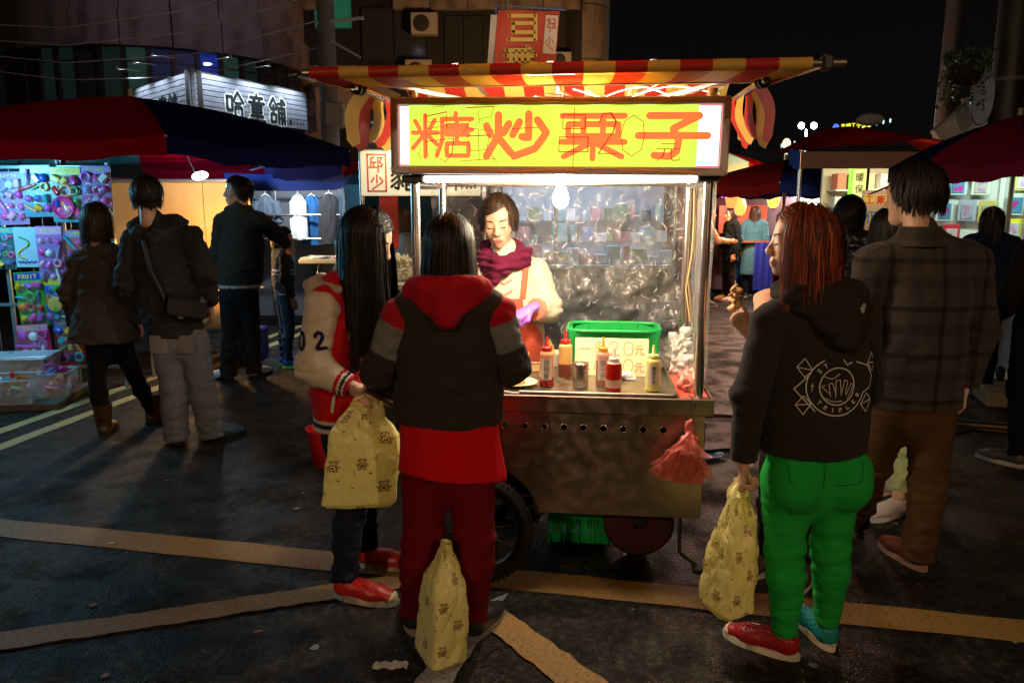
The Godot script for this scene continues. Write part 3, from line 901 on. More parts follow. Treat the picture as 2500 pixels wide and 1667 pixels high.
# ---------------------------------------------------------------- lettering: strokes on a 0-100 square, x right, y down
var glyph := {
	"sugar": "8 20 15 36;39 18 31 36;4 44 44 44;24 8 24 94;22 48 4 76;27 48 42 68;72 4 72 14;50 16 98 16;51 16 51 58 42 92;58 29 90 29 90 47;54 38 98 38;58 48 92 48;74 18 74 60;58 66 92 66 92 91 58 91 58 66",
	"fry": "6 30 12 48;40 26 32 44;24 8 24 50 6 92;24 54 44 86;70 6 70 54 60 52;56 22 46 48;83 18 97 44;94 50 80 76 48 92",
	"chestnut": "5 9 95 9;14 26 86 26 86 50 14 50 14 26;36 10 36 50;64 10 64 50;4 62 96 62;50 50 50 96;44 66 8 92;56 66 92 92",
	"child": "18 10 84 10 50 36;50 36 58 60 56 82 46 92 26 90;4 50 96 50",
	"bird": "40 2 66 0;26 14 28 74;26 18 70 10 70 40;30 28 68 26;30 40 70 34;30 50 70 46;28 62 84 56 80 84 66 98 56 92;10 80 16 92;26 76 34 90;46 74 50 86;62 72 70 82",
	"egg": "20 2 84 0 76 20;48 8 50 30;50 22 72 18;30 22 10 50;22 38 84 42;22 52 30 78;22 52 74 50 68 74;30 78 70 76;48 42 50 96;6 96 88 92;78 86 92 98",
	"one": "6 50 94 46", "three": "20 18 80 16;26 48 74 47;10 82 92 80",
	"skewer": "24 14 76 14 76 36 24 36 24 14;16 50 84 50 84 74 16 74 16 50;50 2 50 98",
	"yuan": "24 16 76 16;8 40 92 40;38 42 34 70 10 94;62 42 62 84 70 92 92 90 92 76",
	"2": "14 26 26 8 56 6 76 24 66 46 14 92 88 92", "0": "50 4 78 18 84 50 76 82 48 96 22 82 14 50 24 18 50 4", "5": "80 8 30 8 24 44 60 40 80 60 72 88 40 96 16 84",
	"pig": "6 10 46 10;30 10 20 26 6 38;22 22 34 50 30 90 18 86;28 40 6 60;32 58 4 82;46 26 32 44;30 44 48 80;54 20 94 20;72 4 72 40;50 40 98 40;92 6 48 60;60 56 90 56 90 94 60 94 60 56;60 74 90 74",
	"blood": "48 4 38 22;16 26 84 26 84 82;16 26 16 82;38 26 38 82;62 26 62 82;2 86 98 86",
	"cake": "8 20 15 36;39 18 31 36;4 44 44 44;24 8 24 94;22 48 4 76;27 48 42 68;62 6 68 16;86 6 80 16;52 20 98 20;56 34 94 34;50 48 100 48;75 20 75 60;54 68 48 86;66 68 66 86;80 68 82 86;92 68 98 86",
	"qiu": "34 6 12 16;14 14 14 66;14 38 46 38;32 38 32 66;2 68 50 68;60 8 60 96;60 10 86 10 70 36 88 50 84 64 64 62",
	"few": "50 6 50 56;30 24 14 50;70 22 88 46;84 54 20 96",
	"ha": "8 24 34 24 34 70 8 70 8 24;66 6 40 40;66 6 96 40;54 44 80 44;50 58 86 58 86 92 50 92 50 58",
	"tong": "50 2 50 12;16 14 84 14;34 18 38 28;66 18 62 28;6 32 94 32;24 42 76 42 76 66 24 66 24 42;24 54 76 54;50 42 50 94;16 78 84 78;4 94 96 94",
	"shop": "26 4 4 34;26 4 48 34;10 42 44 42;26 30 26 56;12 62 40 62 40 90 12 90 12 62;54 22 98 22;76 6 76 96;84 8 92 16;58 38 94 38 94 94;58 38 58 94;58 56 94 56;58 74 94 74",
	"huge": "14 8 14 92;14 8 92 8;14 92 94 92;14 34 80 34 80 66 14 66",
	"without": "30 4 14 20;22 16 92 16;4 36 96 36;26 16 26 62;44 16 44 62;62 16 62 62;78 16 78 62;4 62 96 62;18 74 8 94;38 74 36 92;60 74 64 92;80 74 92 94",
	"carbon": "4 12 44 12;24 12 6 50;14 46 40 46 40 84 14 84 14 46;56 8 56 24 94 24 94 8;74 4 74 24;48 36 98 36;58 36 44 92;74 44 74 66 54 94;74 66 96 94;62 54 66 62;90 52 84 62",
	"roast": "6 30 12 48;40 26 32 44;24 8 24 50 6 92;24 54 44 86;54 18 92 18;72 4 72 36;48 36 98 36;94 8 48 60;60 56 92 50;62 56 58 70 90 70 86 94 72 90",
	"work": "16 12 84 12;50 12 50 88;4 88 96 88",
	"factory": "50 2 50 12;10 14 96 14;14 14 14 60 4 96;34 22 34 40;22 24 26 36;48 22 44 36;20 44 50 44 50 92;20 44 20 92;28 58 42 58 42 76 28 76 28 58;66 22 54 50;62 36 94 36;86 38 54 94;64 50 96 94",
	"direct": "10 14 90 14;50 2 50 26;24 26 76 26 76 82 24 82 24 26;24 44 76 44;24 62 76 62;6 94 94 94",
	"keep": "26 4 4 46;18 34 18 96;42 8 90 8 90 38 42 38 42 8;36 54 98 54;66 40 66 96;64 56 38 88;68 56 96 88",
	"warm": "6 14 30 14 30 84 6 84 6 14;6 48 30 48;92 4 44 14;48 18 54 28;66 16 70 28;92 14 84 28;44 36 94 36;38 52 98 52;60 40 40 94;54 66 90 66 50 96;60 74 96 96",
	"sweet": "38 6 14 14;2 30 48 30;26 12 26 54;10 54 42 54 42 92 10 92 10 54;54 28 98 28;62 8 62 90;88 8 88 90;62 56 88 56;62 90 88 90",
	"spicy": "24 2 24 12;4 16 46 16;14 22 18 36;36 22 32 36;2 42 48 42;6 62 44 62;26 44 26 96;52 18 98 18;60 32 92 32 92 54 60 54 60 32;76 4 76 96;74 58 52 86;78 58 98 86",
	"sauce": "12 4 12 48;30 2 30 48;14 24 30 24;44 4 84 10 50 34;48 32 92 32 78 46;8 54 92 54;20 64 80 64 80 96 20 96 20 64;40 54 40 74;60 54 60 74;20 82 80 82",
	"bee": "8 20 40 20 40 48 8 48 8 20;24 4 24 80;4 82 44 76;70 4 50 30;58 12 88 12 56 44;60 18 96 46;54 56 94 56;56 70 92 70;50 84 98 84;74 48 74 98",
	"honey": "50 2 50 10;8 24 8 14 92 14 92 24;30 28 34 40 66 36;24 30 18 42;72 26 80 38;28 52 72 52 72 68 28 68 28 52;50 44 50 88;14 90 86 86",
	"mustard": "6 16 94 16;32 4 32 28;68 4 68 28;50 30 8 64;50 30 92 64;36 58 30 96;64 58 64 96",
	"end": "10 24 90 24;2 46 98 46;50 4 50 98;48 48 8 84;52 48 92 84",
	"meat": "16 20 84 20 84 94;16 20 16 94;50 4 34 50;50 40 70 56;50 60 34 80;50 66 72 84",
	"S": "84 18 60 4 30 10 20 28 40 46 66 54 82 72 68 92 36 96 14 82", "T": "10 6 90 6;50 6 50 96", "R": "20 96 20 6 66 6 82 26 66 50 20 50;50 50 84 96", "I": "50 6 50 96", "P": "20 96 20 6 68 6 84 28 68 52 20 52", "L": "22 6 22 94 84 94", "E": "82 6 22 6 22 94 84 94;22 50 70 50",
	"F": "82 6 22 6 22 94;22 50 70 50", "U": "18 6 18 70 34 94 66 94 82 70 82 6", "cross": "50 4 50 96;22 34 78 34",
}
func strokes(s: String) -> Array:
	var out := []
	for q in glyph.get(s, s).split(";"):
		var f: PackedFloat64Array = q.split_floats(" ")
		var pl := []
		for k in range(0, f.size() - 1, 2): pl.append(Vector2(f[k], f[k + 1]) * 0.01)
		out.append(pl)
	return out
# draws strokes s in the box (at, size) of plane x (x right, y up), half width w; place() may bend the sheet
func ink(m: M, s: String, x: Transform3D, at: Vector2, size: Vector2, w: float, place = null, taper := 0.0) -> void:
	var layer := 0
	for pl in strokes(s):
		layer += 1
		var lift := 0.00012 * (layer % 7)
		var q := []
		for p in pl: q.append(Vector2(at.x + p.x * size.x, at.y - p.y * size.y))
		if place != null:   # finer steps where the sheet bends
			var r := [q[0]]
			for k in range(1, q.size()):
				var nn := int(ceil(q[k].distance_to(q[k - 1]) / 0.012))
				for e in nn: r.append(q[k - 1].lerp(q[k], float(e + 1) / nn))
			q = r
		var put := func(p: Vector2) -> Vector3:
			return (place.call(p) + x.basis.z * lift) if place != null else x * Vector3(p.x, p.y, lift)
		var nn: Vector3 = x.basis.z.normalized()
		for k in q.size():
			var c := m.vert(put.call(q[k]), nn)
			var ww: float = w * (1.0 - taper * absf(2.0 * k / maxf(q.size() - 1, 1) - 1.0))
			if place == null or k == 0 or k == q.size() - 1:
				var ring := []
				for a in 9: ring.append(m.vert(put.call(q[k] + Vector2.from_angle(TAU * a / 8) * ww), nn))
				for a in 8: m.tri(c, ring[a], ring[a + 1])
			if k > 0:
				var d: Vector2 = (q[k] - q[k - 1]).normalized().orthogonal() * ww
				m.quad(m.vert(put.call(q[k - 1] + d), nn), m.vert(put.call(q[k] + d), nn), m.vert(put.call(q[k] - d), nn), m.vert(put.call(q[k - 1] - d), nn))
# a print that lies on a garment: marches from outside to the cloth
func drape(top: Array, o: Dictionary, org: Vector3, ux: Vector3, uy: Vector3, lift := 0.004) -> Callable:
	var nz := ux.cross(uy).normalized()
	return func(p: Vector2) -> Vector3:
		var q := org + ux * p.x + uy * p.y + nz * 0.2
		for k in 14:
			var d := field(top, o.get("k", 0.03), q)
			if d < 0.001: break
			q -= nz * d * 0.9
		return q + nz * (lift + maxf(0.0, wrinkle(o, q)))
func stripe_cloth(n: int, f: Callable, nv := 6, swap := 0) -> M:   # f(u, v): n stripes across u, each with its own colour
	var m := M.new()
	for k in n:
		m.col = Color(0.56, 0.028, 0.015) if (k + swap) % 2 == 0 else Color(0.78, 0.5, 0.1)
		m.grid(3, nv, func(u, v): return f.call((k + u) / n, v))
	return m
func build_cart() -> void:
	cart_x = Transform3D(Basis(Vector3.UP, -0.105), Vector3(0.18, 0, -2.95))
	steel = mat(0.37, 0.31, 0.25, 0.38, 1.0)
	steel.roughness_texture = ntex(512, noise(0.02, 4, 51), [[0.0, Color(0.27, 0.27, 0.27)], [0.5, Color(0.38, 0.38, 0.38)], [1.0, Color(0.55, 0.55, 0.55)]])
	steel.uv1_triplanar = true; steel.uv1_scale = Vector3(1.3, 1.3, 1.3)
	steel.roughness = 1.0
	steel.normal_enabled = true
	steel.normal_texture = ntex(256, noise(0.01, 2, 52), [], true, 1.5)
	steel.normal_scale = 0.07
	chrome = mat(0.66, 0.63, 0.6, 0.27, 1.0)
	dark_iron = mat(0.03, 0.028, 0.027, 0.55, 0.3)
	rubber = mat(0.018, 0.017, 0.017, 0.75)
	var c := thing("food_cart", "stainless steel food cart with striped awning and glowing yellow sign box", "food cart", cart_x.origin, -0.105)
	# body with a row of vent holes and a wheel arch, cut from a box
	var body := CSGCombiner3D.new()
	body.name = "body"
	var bx := func(par: Node, at: Vector3, s: Vector3, op: int) -> void:
		var q := CSGBox3D.new()
		q.name = "panel"
		q.size = s; q.position = at; q.operation = op
		par.add_child(q, true)
	bx.call(body, Vector3(0, 0.54, -0.3), Vector3(1.2, 0.46, 0.6), CSGShape3D.OPERATION_UNION)
	bx.call(body, Vector3(0, 0.555, -0.3), Vector3(1.18, 0.47, 0.58), CSGShape3D.OPERATION_SUBTRACTION)
	for k in 13:
		var q := CSGCylinder3D.new()
		q.name = "hole"
		q.radius = 0.0125; q.height = 0.06; q.sides = 20
		q.rotation_degrees.x = 90
		q.position = Vector3(-0.53 + 0.0805 * k, 0.683, 0.0)
		q.operation = CSGShape3D.OPERATION_SUBTRACTION
		body.add_child(q, true)
	var arch := CSGCylinder3D.new()
	arch.name = "arch"
	arch.radius = 0.275; arch.height = 0.3; arch.sides = 40
	arch.rotation_degrees.x = 90
	arch.position = Vector3(-0.33, 0.24, -0.02)
	arch.operation = CSGShape3D.OPERATION_SUBTRACTION
	body.add_child(arch)
	body.material_override = steel
	c.add_child(body)
	var ringm := M.new()
	for k in 13: ringm.add(M.new().lathe([Vector2(0.0125, -0.004), Vector2(0.0125, 0.002), Vector2(0.015, 0.0026), Vector2(0.0165, 0.0004)], 20), Transform3D(Basis(Vector3.RIGHT, PI / 2), Vector3(-0.53 + 0.0805 * k, 0.683, 0.001)))
	part("vent_rims", ringm, chrome, c).set_meta("kind", "stuff")
	# counter: a deep rim round a recessed top
	var lip := M.new()
	for s in [[Vector3(0, 0.785, 0.018), Vector3(1.26, 0.07, 0.012)], [Vector3(0, 0.785, -0.648), Vector3(1.26, 0.07, 0.012)], [Vector3(-0.624, 0.785, -0.315), Vector3(0.012, 0.07, 0.654)], [Vector3(0.624, 0.785, -0.315), Vector3(0.012, 0.07, 0.654)]]:
		lip.box(s[0], s[1], Basis.IDENTITY, 0.003)
	lip.box(Vector3(0, 0.807, -0.315), Vector3(1.235, 0.012, 0.653), Basis.IDENTITY, 0.002)
	part("counter", lip, steel, c)
	var tray := M.new()
	tray.box(Vector3(-0.06, 0.819, -0.28), Vector3(1.08, 0.01, 0.55), Basis.IDENTITY, 0.003)
	tray.tube([Vector3(-0.15, 0.826, 0.002), Vector3(0.47, 0.826, 0.002), Vector3(0.484, 0.826, -0.01), Vector3(0.484, 0.826, -0.55)], 0.009, 8)
	tray.tube([Vector3(-0.6, 0.824, 0.0), Vector3(-0.19, 0.824, 0.0)], 0.007, 8)
	part("tray", tray, steel, c)
	var red_top := M.new().box(Vector3(0.555, 0.816, -0.3), Vector3(0.118, 0.006, 0.6), Basis.IDENTITY, 0.002)
	part("red_mat", red_top, mat(0.5, 0.1, 0.07, 0.4), c)
	for p in [[-0.575, -0.02, 1.98], [0.572, -0.02, 1.97], [-0.575, -0.58, 1.99], [0.572, -0.58, 1.99]]:
		part("pole", M.new().tube([Vector3(p[0], 0.8, p[1]), Vector3(p[0] + 0.004, p[2] + 0.04, p[1])], 0.0185, 20), chrome, c)
	for s in [-0.575, 0.572]:
		part("clamp", M.new().box(Vector3(s, 1.682, -0.015), Vector3(0.085, 0.03, 0.07), Basis.IDENTITY, 0.005), dark_iron, c)
		part("side_rail", M.new().tube([Vector3(s, 1.66, -0.02), Vector3(s, 1.67, -0.58)], 0.011, 10), chrome, c)
	part("rear_rail", M.new().tube([Vector3(-0.575, 1.68, -0.58), Vector3(0.572, 1.68, -0.58)], 0.011, 10), chrome, c)
	# wheels
	var wheel := Node3D.new()
	wheel.name = "wheel"
	c.add_child(wheel)
	wheel.position = Vector3(-0.33, 0.243, 0.045)
	var xr := Transform3D(Basis(Vector3.RIGHT, PI / 2), Vector3.ZERO)
	var ty := []
	for a in 17: ty.append(Vector2(0.213 + 0.028 * cos(TAU * a / 16), 0.033 * sin(TAU * a / 16)))
	var tyre := M.new().lathe(ty, 48, xr)
	for a in 60: tyre.box(Vector3(cos(TAU * a / 60), sin(TAU * a / 60), 0) * 0.2405, Vector3(0.004, 0.012, 0.05), Basis(Vector3.BACK, TAU * a / 60 ), 0.001)
	part("tyre", tyre, rubber, wheel)
	part("rim", M.new().lathe([Vector2(0.185, -0.02), Vector2(0.176, -0.017), Vector2(0.172, 0.0), Vector2(0.176, 0.017), Vector2(0.185, 0.02)], 48, xr), mat(0.09, 0.085, 0.08, 0.45, 0.7), wheel)
	for a in 10:
		var d := Vector3(cos(TAU * a / 10 + 0.15), sin(TAU * a / 10 + 0.15), 0)
		part("spoke", M.new().tube([d * 0.02, d * 0.176], 0.0052, 6), dark_iron, wheel)
	part("hub", M.new().lathe([Vector2(0.0, 0.04), Vector2(0.02, 0.04), Vector2(0.026, 0.02), Vector2(0.026, -0.03), Vector2(0.0, -0.03)], 16, xr), dark_iron, wheel)
	var w2 := wheel.duplicate()
	w2.position.z = -0.645
	c.add_child(w2, true)
	part("axle", M.new().tube([Vector3(-0.33, 0.243, 0.02), Vector3(-0.33, 0.243, -0.62)], 0.014, 10), dark_iron, c)
	var caster := Node3D.new()
	caster.name = "caster"
	c.add_child(caster)
	caster.position = Vector3(0.37, 0.16, -0.3)
	part("wheel", M.new().lathe([Vector2(0.03, 0.03), Vector2(0.14, 0.036), Vector2(0.16, 0.02), Vector2(0.16, -0.02), Vector2(0.14, -0.036), Vector2(0.03, -0.03)], 36, Transform3D(Basis(Vector3.RIGHT, PI / 2), Vector3.ZERO)), mat(0.07, 0.014, 0.012, 0.6), caster)
	part("fork", M.new().box(Vector3(0, 0.085, 0.05), Vector3(0.06, 0.17, 0.01), Basis.IDENTITY, 0.002).box(Vector3(0, 0.085, -0.05), Vector3(0.06, 0.17, 0.01), Basis.IDENTITY, 0.002).box(Vector3(0, 0.165, 0), Vector3(0.1, 0.012, 0.12), Basis.IDENTITY, 0.002), dark_iron, caster)
	part("foot_brake", M.new().tube([Vector3(0.53, 0.31, -0.1), Vector3(0.53, 0.12, -0.08), Vector3(0.6, 0.09, -0.02)], 0.008, 8).box(Vector3(0.62, 0.085, 0.0), Vector3(0.09, 0.02, 0.05), Basis.IDENTITY, 0.004), dark_iron, c)
	part("hinge", M.new().box(Vector3(0.604, 0.66, -0.05), Vector3(0.01, 0.1, 0.03), Basis.IDENTITY, 0.002).box(Vector3(0.604, 0.42, -0.05), Vector3(0.01, 0.1, 0.03), Basis.IDENTITY, 0.002), dark_iron, c)
	build_sign(c)
	build_awning(c)
	# the fluorescent tube under the sign, and the bulb
	part("tube_lamp", M.new().tube([Vector3(-0.545, 1.684, -0.03), Vector3(0.53, 1.68, -0.03)], 0.013, 14), glow(1.0, 0.95, 0.86, 9.0), c)
	part("tube_fitting", M.new().box(Vector3(-0.005, 1.6985, -0.03), Vector3(1.1, 0.01, 0.05), Basis.IDENTITY, 0.002), mat(0.7, 0.68, 0.64, 0.4), c)
	area(cw(-0.005, 1.663, -0.03), Vector3(0, -1, 0), Vector2(1.06, 0.03), TUBE_E, Color(1.0, 0.93, 0.82))
	part("tube_lamp", M.new().tube([Vector3(-0.5, 1.945, -0.12), Vector3(0.5, 1.942, -0.12)], 0.013, 14), glow(1.0, 0.95, 0.86, 7.0), c)  # unseen tube behind the sign, placed to light the awning inside
	area(cw(0, 1.962, -0.12), Vector3(0, 1, -0.12), Vector2(1.0, 0.026), ROOF_E, Color(1.0, 0.92, 0.8))
	var bulb := thing("light_bulb", "bare glowing light bulb hanging over the cart counter", "light bulb", cw(0.0, 1.62, -0.24))
	part("glass", M.new().lathe([Vector2(0.0, -0.052), Vector2(0.016, -0.048), Vector2(0.029, -0.034), Vector2(0.034, -0.014), Vector2(0.032, 0.006), Vector2(0.022, 0.028), Vector2(0.016, 0.046), Vector2(0.0, 0.05)], 24), glow(1.0, 0.96, 0.88, 25.0), bulb)
	part("socket", M.new().lathe([Vector2(0.018, 0.045), Vector2(0.019, 0.085), Vector2(0.012, 0.095), Vector2(0, 0.096)], 16), mat(0.5, 0.48, 0.44, 0.4), bulb)
	part("cord", M.new().tube([Vector3(0, 0.09, 0), Vector3(0.01, 0.2, 0.01), Vector3(0.0, 0.42, 0)], 0.004, 6), mat(0.6, 0.57, 0.5, 0.5), bulb)
	omni(cw(0.0, 1.615, -0.24), BULB_E, Color(1.0, 0.9, 0.74), 0.033)
func build_sign(c: Node3D) -> void:
	var s := Node3D.new()
	s.name = "sign_box"
	c.add_child(s)
	s.position = Vector3(-0.006, 1.836, 0.01)
	s.rotation = Vector3(0, 0, -0.011)
	var fm := mat(0.42, 0.37, 0.39, 0.5, 0.1)
	fm.normal_enabled = true; fm.normal_texture = ntex(256, noise(0.3, 2, 61), [], true, 3.0); fm.uv1_triplanar = true; fm.uv1_scale = Vector3.ONE * 4.0; fm.normal_scale = 0.25
	var w := 0.635
	var h := 0.141
	var f := M.new()
	for y in [-1, 1]: f.box(Vector3(0, y * (h - 0.014), 0.0), Vector3(w * 2 - 0.002, 0.028, 0.13), Basis.IDENTITY, 0.004)
	for x in [-1, 1]: f.box(Vector3(x * (w - 0.014), 0, 0.001), Vector3(0.03, h * 2, 0.132), Basis.IDENTITY, 0.004)
	part("frame", f, fm, s)
	for x in [-1, 1]:
		for y in [-1, 1]: part("corner_joint", M.new().box(Vector3(x * (w - 0.0148), y * (h - 0.014), 0.0675), Vector3(0.0014, 0.04, 0.0012), Basis(Vector3.BACK, -x * y * 0.82)), dark_iron, s)
	part("back_board", M.new().box(Vector3(0, 0, -0.05), Vector3(w * 2 - 0.06, h * 2 - 0.05, 0.01)), mat(0.5, 0.48, 0.45, 0.6), s)
	var bx := w - 0.029
	var by := h - 0.028
	part("light_panel", M.new().box(Vector3(0, 0, 0.05), Vector3(bx * 2, by * 2, 0.006)), glow(1.0, 0.97, 0.93, 1.35), s)
	var red := glow(1.0, 0.04, 0.02, 0.75)
	var lines := M.new()
	for y in [-1, 1]: lines.box(Vector3(0, y * (by - 0.003), 0.0545), Vector3(bx * 2, 0.004, 0.001))
	for x in [-1, 1]: lines.box(Vector3(x * (bx - 0.003), 0, 0.0547), Vector3(0.004, by * 2 - 0.008, 0.001))
	part("border_line", lines, red, s)
	var ym := glow(0.66, 1.0, 0.085, 1.0)
	part("yellow_sheet", M.new().box(Vector3(-0.022, 0, 0.0562), Vector3(1.086, by * 2 - 0.002, 0.001)), ym, s)
	var amber := mat(0.62, 0.3, 0.05, 0.35)
	var flap := M.new()
	flap.grid(40, 3, func(u, v): return Vector3(-0.565 + 1.086 * u, by - 0.001 + 0.018 * v + 0.001 * sin(u * 40), 0.0575 + 0.012 * v * (1.0 if v > 0.3 else 0.6)))
	flap.grid(40, 3, func(u, v): return Vector3(-0.565 + 1.086 * u, -by + 0.001 - v * (0.019 + 0.004 * sin(u * 21.0) - (0.014 if u > 0.62 and u < 0.74 else 0.0)), 0.0575 + 0.012 * v))
	part("sheet_edge", flap, amber, s)
	var x := Transform3D(Basis.IDENTITY, Vector3(0, 0, 0.0585))
	var let := M.new()
	var lw := 0.0135
	ink(let, "sugar", x, Vector2(-0.56, 0.09), Vector2(0.245, 0.18), 0.0088)
	ink(let, "fry", x, Vector2(-0.28, 0.09), Vector2(0.25, 0.18), 0.0145)
	ink(let, "chestnut", x, Vector2(0.008, 0.088), Vector2(0.258, 0.178), 0.0112)
	ink(let, "child", x, Vector2(0.293, 0.09), Vector2(0.275, 0.178), 0.0135)
	part("lettering", let, glow(1.0, 0.19, 0.045, 0.98), s)
	var hand := M.new()
	x.origin.z = 0.061
	ink(hand, "bird", x, Vector2(-0.55, 0.108), Vector2(0.19, 0.21), 0.0019, null, 0.4)
	ink(hand, "egg", x, Vector2(-0.375, 0.106), Vector2(0.165, 0.208), 0.0019, null, 0.4)
	ink(hand, "one", x, Vector2(-0.175, 0.09), Vector2(0.115, 0.13), 0.0024, null, 0.4)
	ink(hand, "skewer", x, Vector2(-0.015, 0.106), Vector2(0.16, 0.222), 0.0021, null, 0.3)
	ink(hand, "2", x, Vector2(0.145, 0.092), Vector2(0.1, 0.17), 0.0030, null, 0.5)
	ink(hand, "0", x, Vector2(0.222, 0.08), Vector2(0.125, 0.16), 0.0014)
	ink(hand, "yuan", x, Vector2(0.365, -0.015), Vector2(0.1, 0.08), 0.0021, null, 0.3)
	part("handwriting", hand, glow(0.42, 0.012, 0.006, 1.2), s)
func build_awning(c: Node3D) -> void:
	var cloth_m := vtint(mat(1, 1, 1, 0.5))
	cloth_m.backlight_enabled = true
	cloth_m.backlight = Color(1.0, 0.97, 0.9)
	cloth_m.normal_enabled = true
	cloth_m.normal_texture = ntex(256, noise(0.012, 3, 71), [], true, 3.0)
	cloth_m.uv1_triplanar = true; cloth_m.uv1_scale = Vector3.ONE * 3.0
	cloth_m.normal_scale = 0.35
	var f := noise(3.0, 2, 8)
	# front flap from the rolled hem back to the ridge, then the rear slope
	var prof := [[0.505, 1.995], [0.49, 1.998], [0.3, 2.012], [0.12, 2.045], [-0.06, 2.11], [-0.22, 2.15], [-0.28, 2.15], [-0.45, 2.1], [-0.62, 2.055], [-0.88, 1.99]]
	var half := [0.785, 0.785, 0.76, 0.72, 0.71, 0.7, 0.7, 0.71, 0.72, 0.73]
	var at := func(u: float, v: float) -> Vector3:
		var q := v * (prof.size() - 1)
		var k := mini(int(q), prof.size() - 2)
		var t := q - k
		var z: float = lerpf(prof[k][0], prof[k + 1][0], t)
		var y: float = lerpf(prof[k][1], prof[k + 1][1], t)
		var hw: float = lerpf(half[k], half[k + 1], t)
		var sag := 0.012 * absf(sin(u * PI * 2.0)) * sin(v * PI)
		return Vector3((u * 2.0 - 1.0) * hw, y - sag + 0.006 * f.get_noise_2d(u * 2.0, v * 2.0), z)
	part("awning", stripe_cloth(16, at, 22), cloth_m, c)
	part("front_flap", stripe_cloth(16, func(u, v): return Vector3((u * 2 - 1) * lerpf(0.783, 0.7, v), 1.981 + 0.014 * v - 0.01 * sin(PI * v) + 0.003 * sin(u * 40.0) * sin(PI * v), lerpf(0.5, 0.23, v)), 8), cloth_m, c)
	part("front_hem", stripe_cloth(16, func(u, v): return Vector3((u * 2 - 1) * 0.786, 1.999 + 0.0185 * cos(v * TAU), 0.507 + 0.0185 * sin(v * TAU)), 12), cloth_m, c)
	part("hem_pole", M.new().tube([Vector3(-0.81, 1.999, 0.507), Vector3(0.885, 1.999, 0.507)], 0.0125, 12), mat(0.3, 0.26, 0.22, 0.35, 0.9), c)
	part("hem_clamp", M.new().box(Vector3(0.83, 1.999, 0.507), Vector3(0.03, 0.045, 0.045), Basis.IDENTITY, 0.006), dark_iron, c)
	for s in [-1, 1]:
		var bar := M.new()
		bar.tube([Vector3(s * 0.675, 1.968, 0.42), Vector3(s * 0.7, 2.0, 0.0), Vector3(s * 0.735, 2.035, -0.66)], 0.011, 10)
		part("side_bar", bar, chrome, c)
		part("strut", M.new().tube([Vector3(s * 0.83, 1.995, 0.505), Vector3(s * 0.69, 1.972, 0.3)], 0.0085, 10), chrome, c)
		for k in 2: part("bar_clamp", M.new().lathe([Vector2(0.012, -0.01), Vector2(0.021, -0.008), Vector2(0.021, 0.008), Vector2(0.012, 0.01)], 14, Transform3D(Basis(Vector3.RIGHT, PI / 2), Vector3(s * 0.68, 1.972 + 0.004 * k, 0.36 - 0.045 * k))), dark_iron, c)
		for k in 6:   # the valance: strips that hang and swing
			var col := Color(0.56, 0.028, 0.015) if k % 2 == (1 if s < 0 else 0) else Color(0.78, 0.5, 0.1)
			var m := M.new()
			m.col = col
			var z0 := 0.36 - 0.15 * k
			m.grid(4, 10, func(u, v):
				var drop: float = v * (0.195 + 0.02 * sin(k * 2.1) - 0.04 * absf(u - 0.5))
				return Vector3(s * (0.68 + 0.012 * k * 0.6 + drop * (0.22 + 0.08 * sin(k * 1.3)) + 0.012 * sin(v * 4.0 + k)), 1.966 + 0.0125 * k * 0.8 - drop * 0.95, z0 - 0.15 * u + 0.05 * v + 0.02 * sin(v * 4.0 + k * 0.9)))
			part("valance_strip", m, cloth_m, c)
	for x in [-0.35, -0.02, 0.33]: part("roof_rib", M.new().box(Vector3(x, 2.07, -0.25), Vector3(0.022, 0.018, 1.1), Basis(Vector3.RIGHT, 0.03), 0.003), chrome, c)
	for x in [-0.02, 0.28]: part("hanger", M.new().box(Vector3(x, 2.02, -0.32), Vector3(0.022, 0.14, 0.006), Basis.IDENTITY, 0.002), chrome, c)
	part("unseen_flap_lamp", M.new().tube([Vector3(-0.14, 2.012, 0.36), Vector3(0.26, 2.012, 0.36)], 0.009, 12), glow(1.0, 0.96, 0.86, 10.0), c)  # unseen tube between the awning layers, placed to make the flap glow
	for k in 3: omni(cw(-0.08 + 0.14 * k, 2.012, 0.36), FLAP_E, Color(1.0, 0.92, 0.76), 0.012)
	part("cross_bar", M.new().tube([Vector3(-0.7, 2.0, 0.225), Vector3(0.7, 1.996, 0.225)], 0.008, 10), chrome, c)
	for s in [-0.5, 0.5]: part("diagonal_brace", M.new().box(Vector3(s, 2.03, -0.2), Vector3(0.024, 0.012, 0.5), Basis(Vector3.UP, s * 1.0), 0.002), mat(0.6, 0.55, 0.5, 0.4, 0.6), c)
	var wires := M.new()
	var r := RandomNumberGenerator.new()
	r.seed = 4
	for k in 5:
		var pts := []
		for q in 12:
			var t := q / 11.0
			pts.append(Vector3(lerpf(-0.1 + 0.05 * k, 0.62, t) , 2.0 - 0.035 * sin(t * PI * (1 + k % 3)) + r.randf_range(-0.006, 0.006) + 0.008 * k, -0.1 + 0.09 * sin(t * 5 + k)))
		wires.tube(pts, 0.0035, 6)
	part("wiring", wires, mat(0.7, 0.66, 0.58, 0.45), c)
	var lead := M.new()
	lead.tube([Vector3(0.6, 1.69, -0.56), Vector3(0.603, 1.5, -0.56), Vector3(0.6, 1.4, -0.555), Vector3(0.58, 1.25, -0.55), Vector3(0.6, 1.1, -0.555), Vector3(0.615, 0.98, -0.55), Vector3(0.59, 0.88, -0.54)], 0.0042, 6)
	lead.tube([Vector3(0.592, 1.69, -0.555), Vector3(0.597, 1.5, -0.552), Vector3(0.592, 1.35, -0.552), Vector3(0.572, 1.2, -0.545), Vector3(0.598, 1.05, -0.545)], 0.0042, 6)
	part("power_lead", lead, mat(0.6, 0.42, 0.2, 0.5), c)
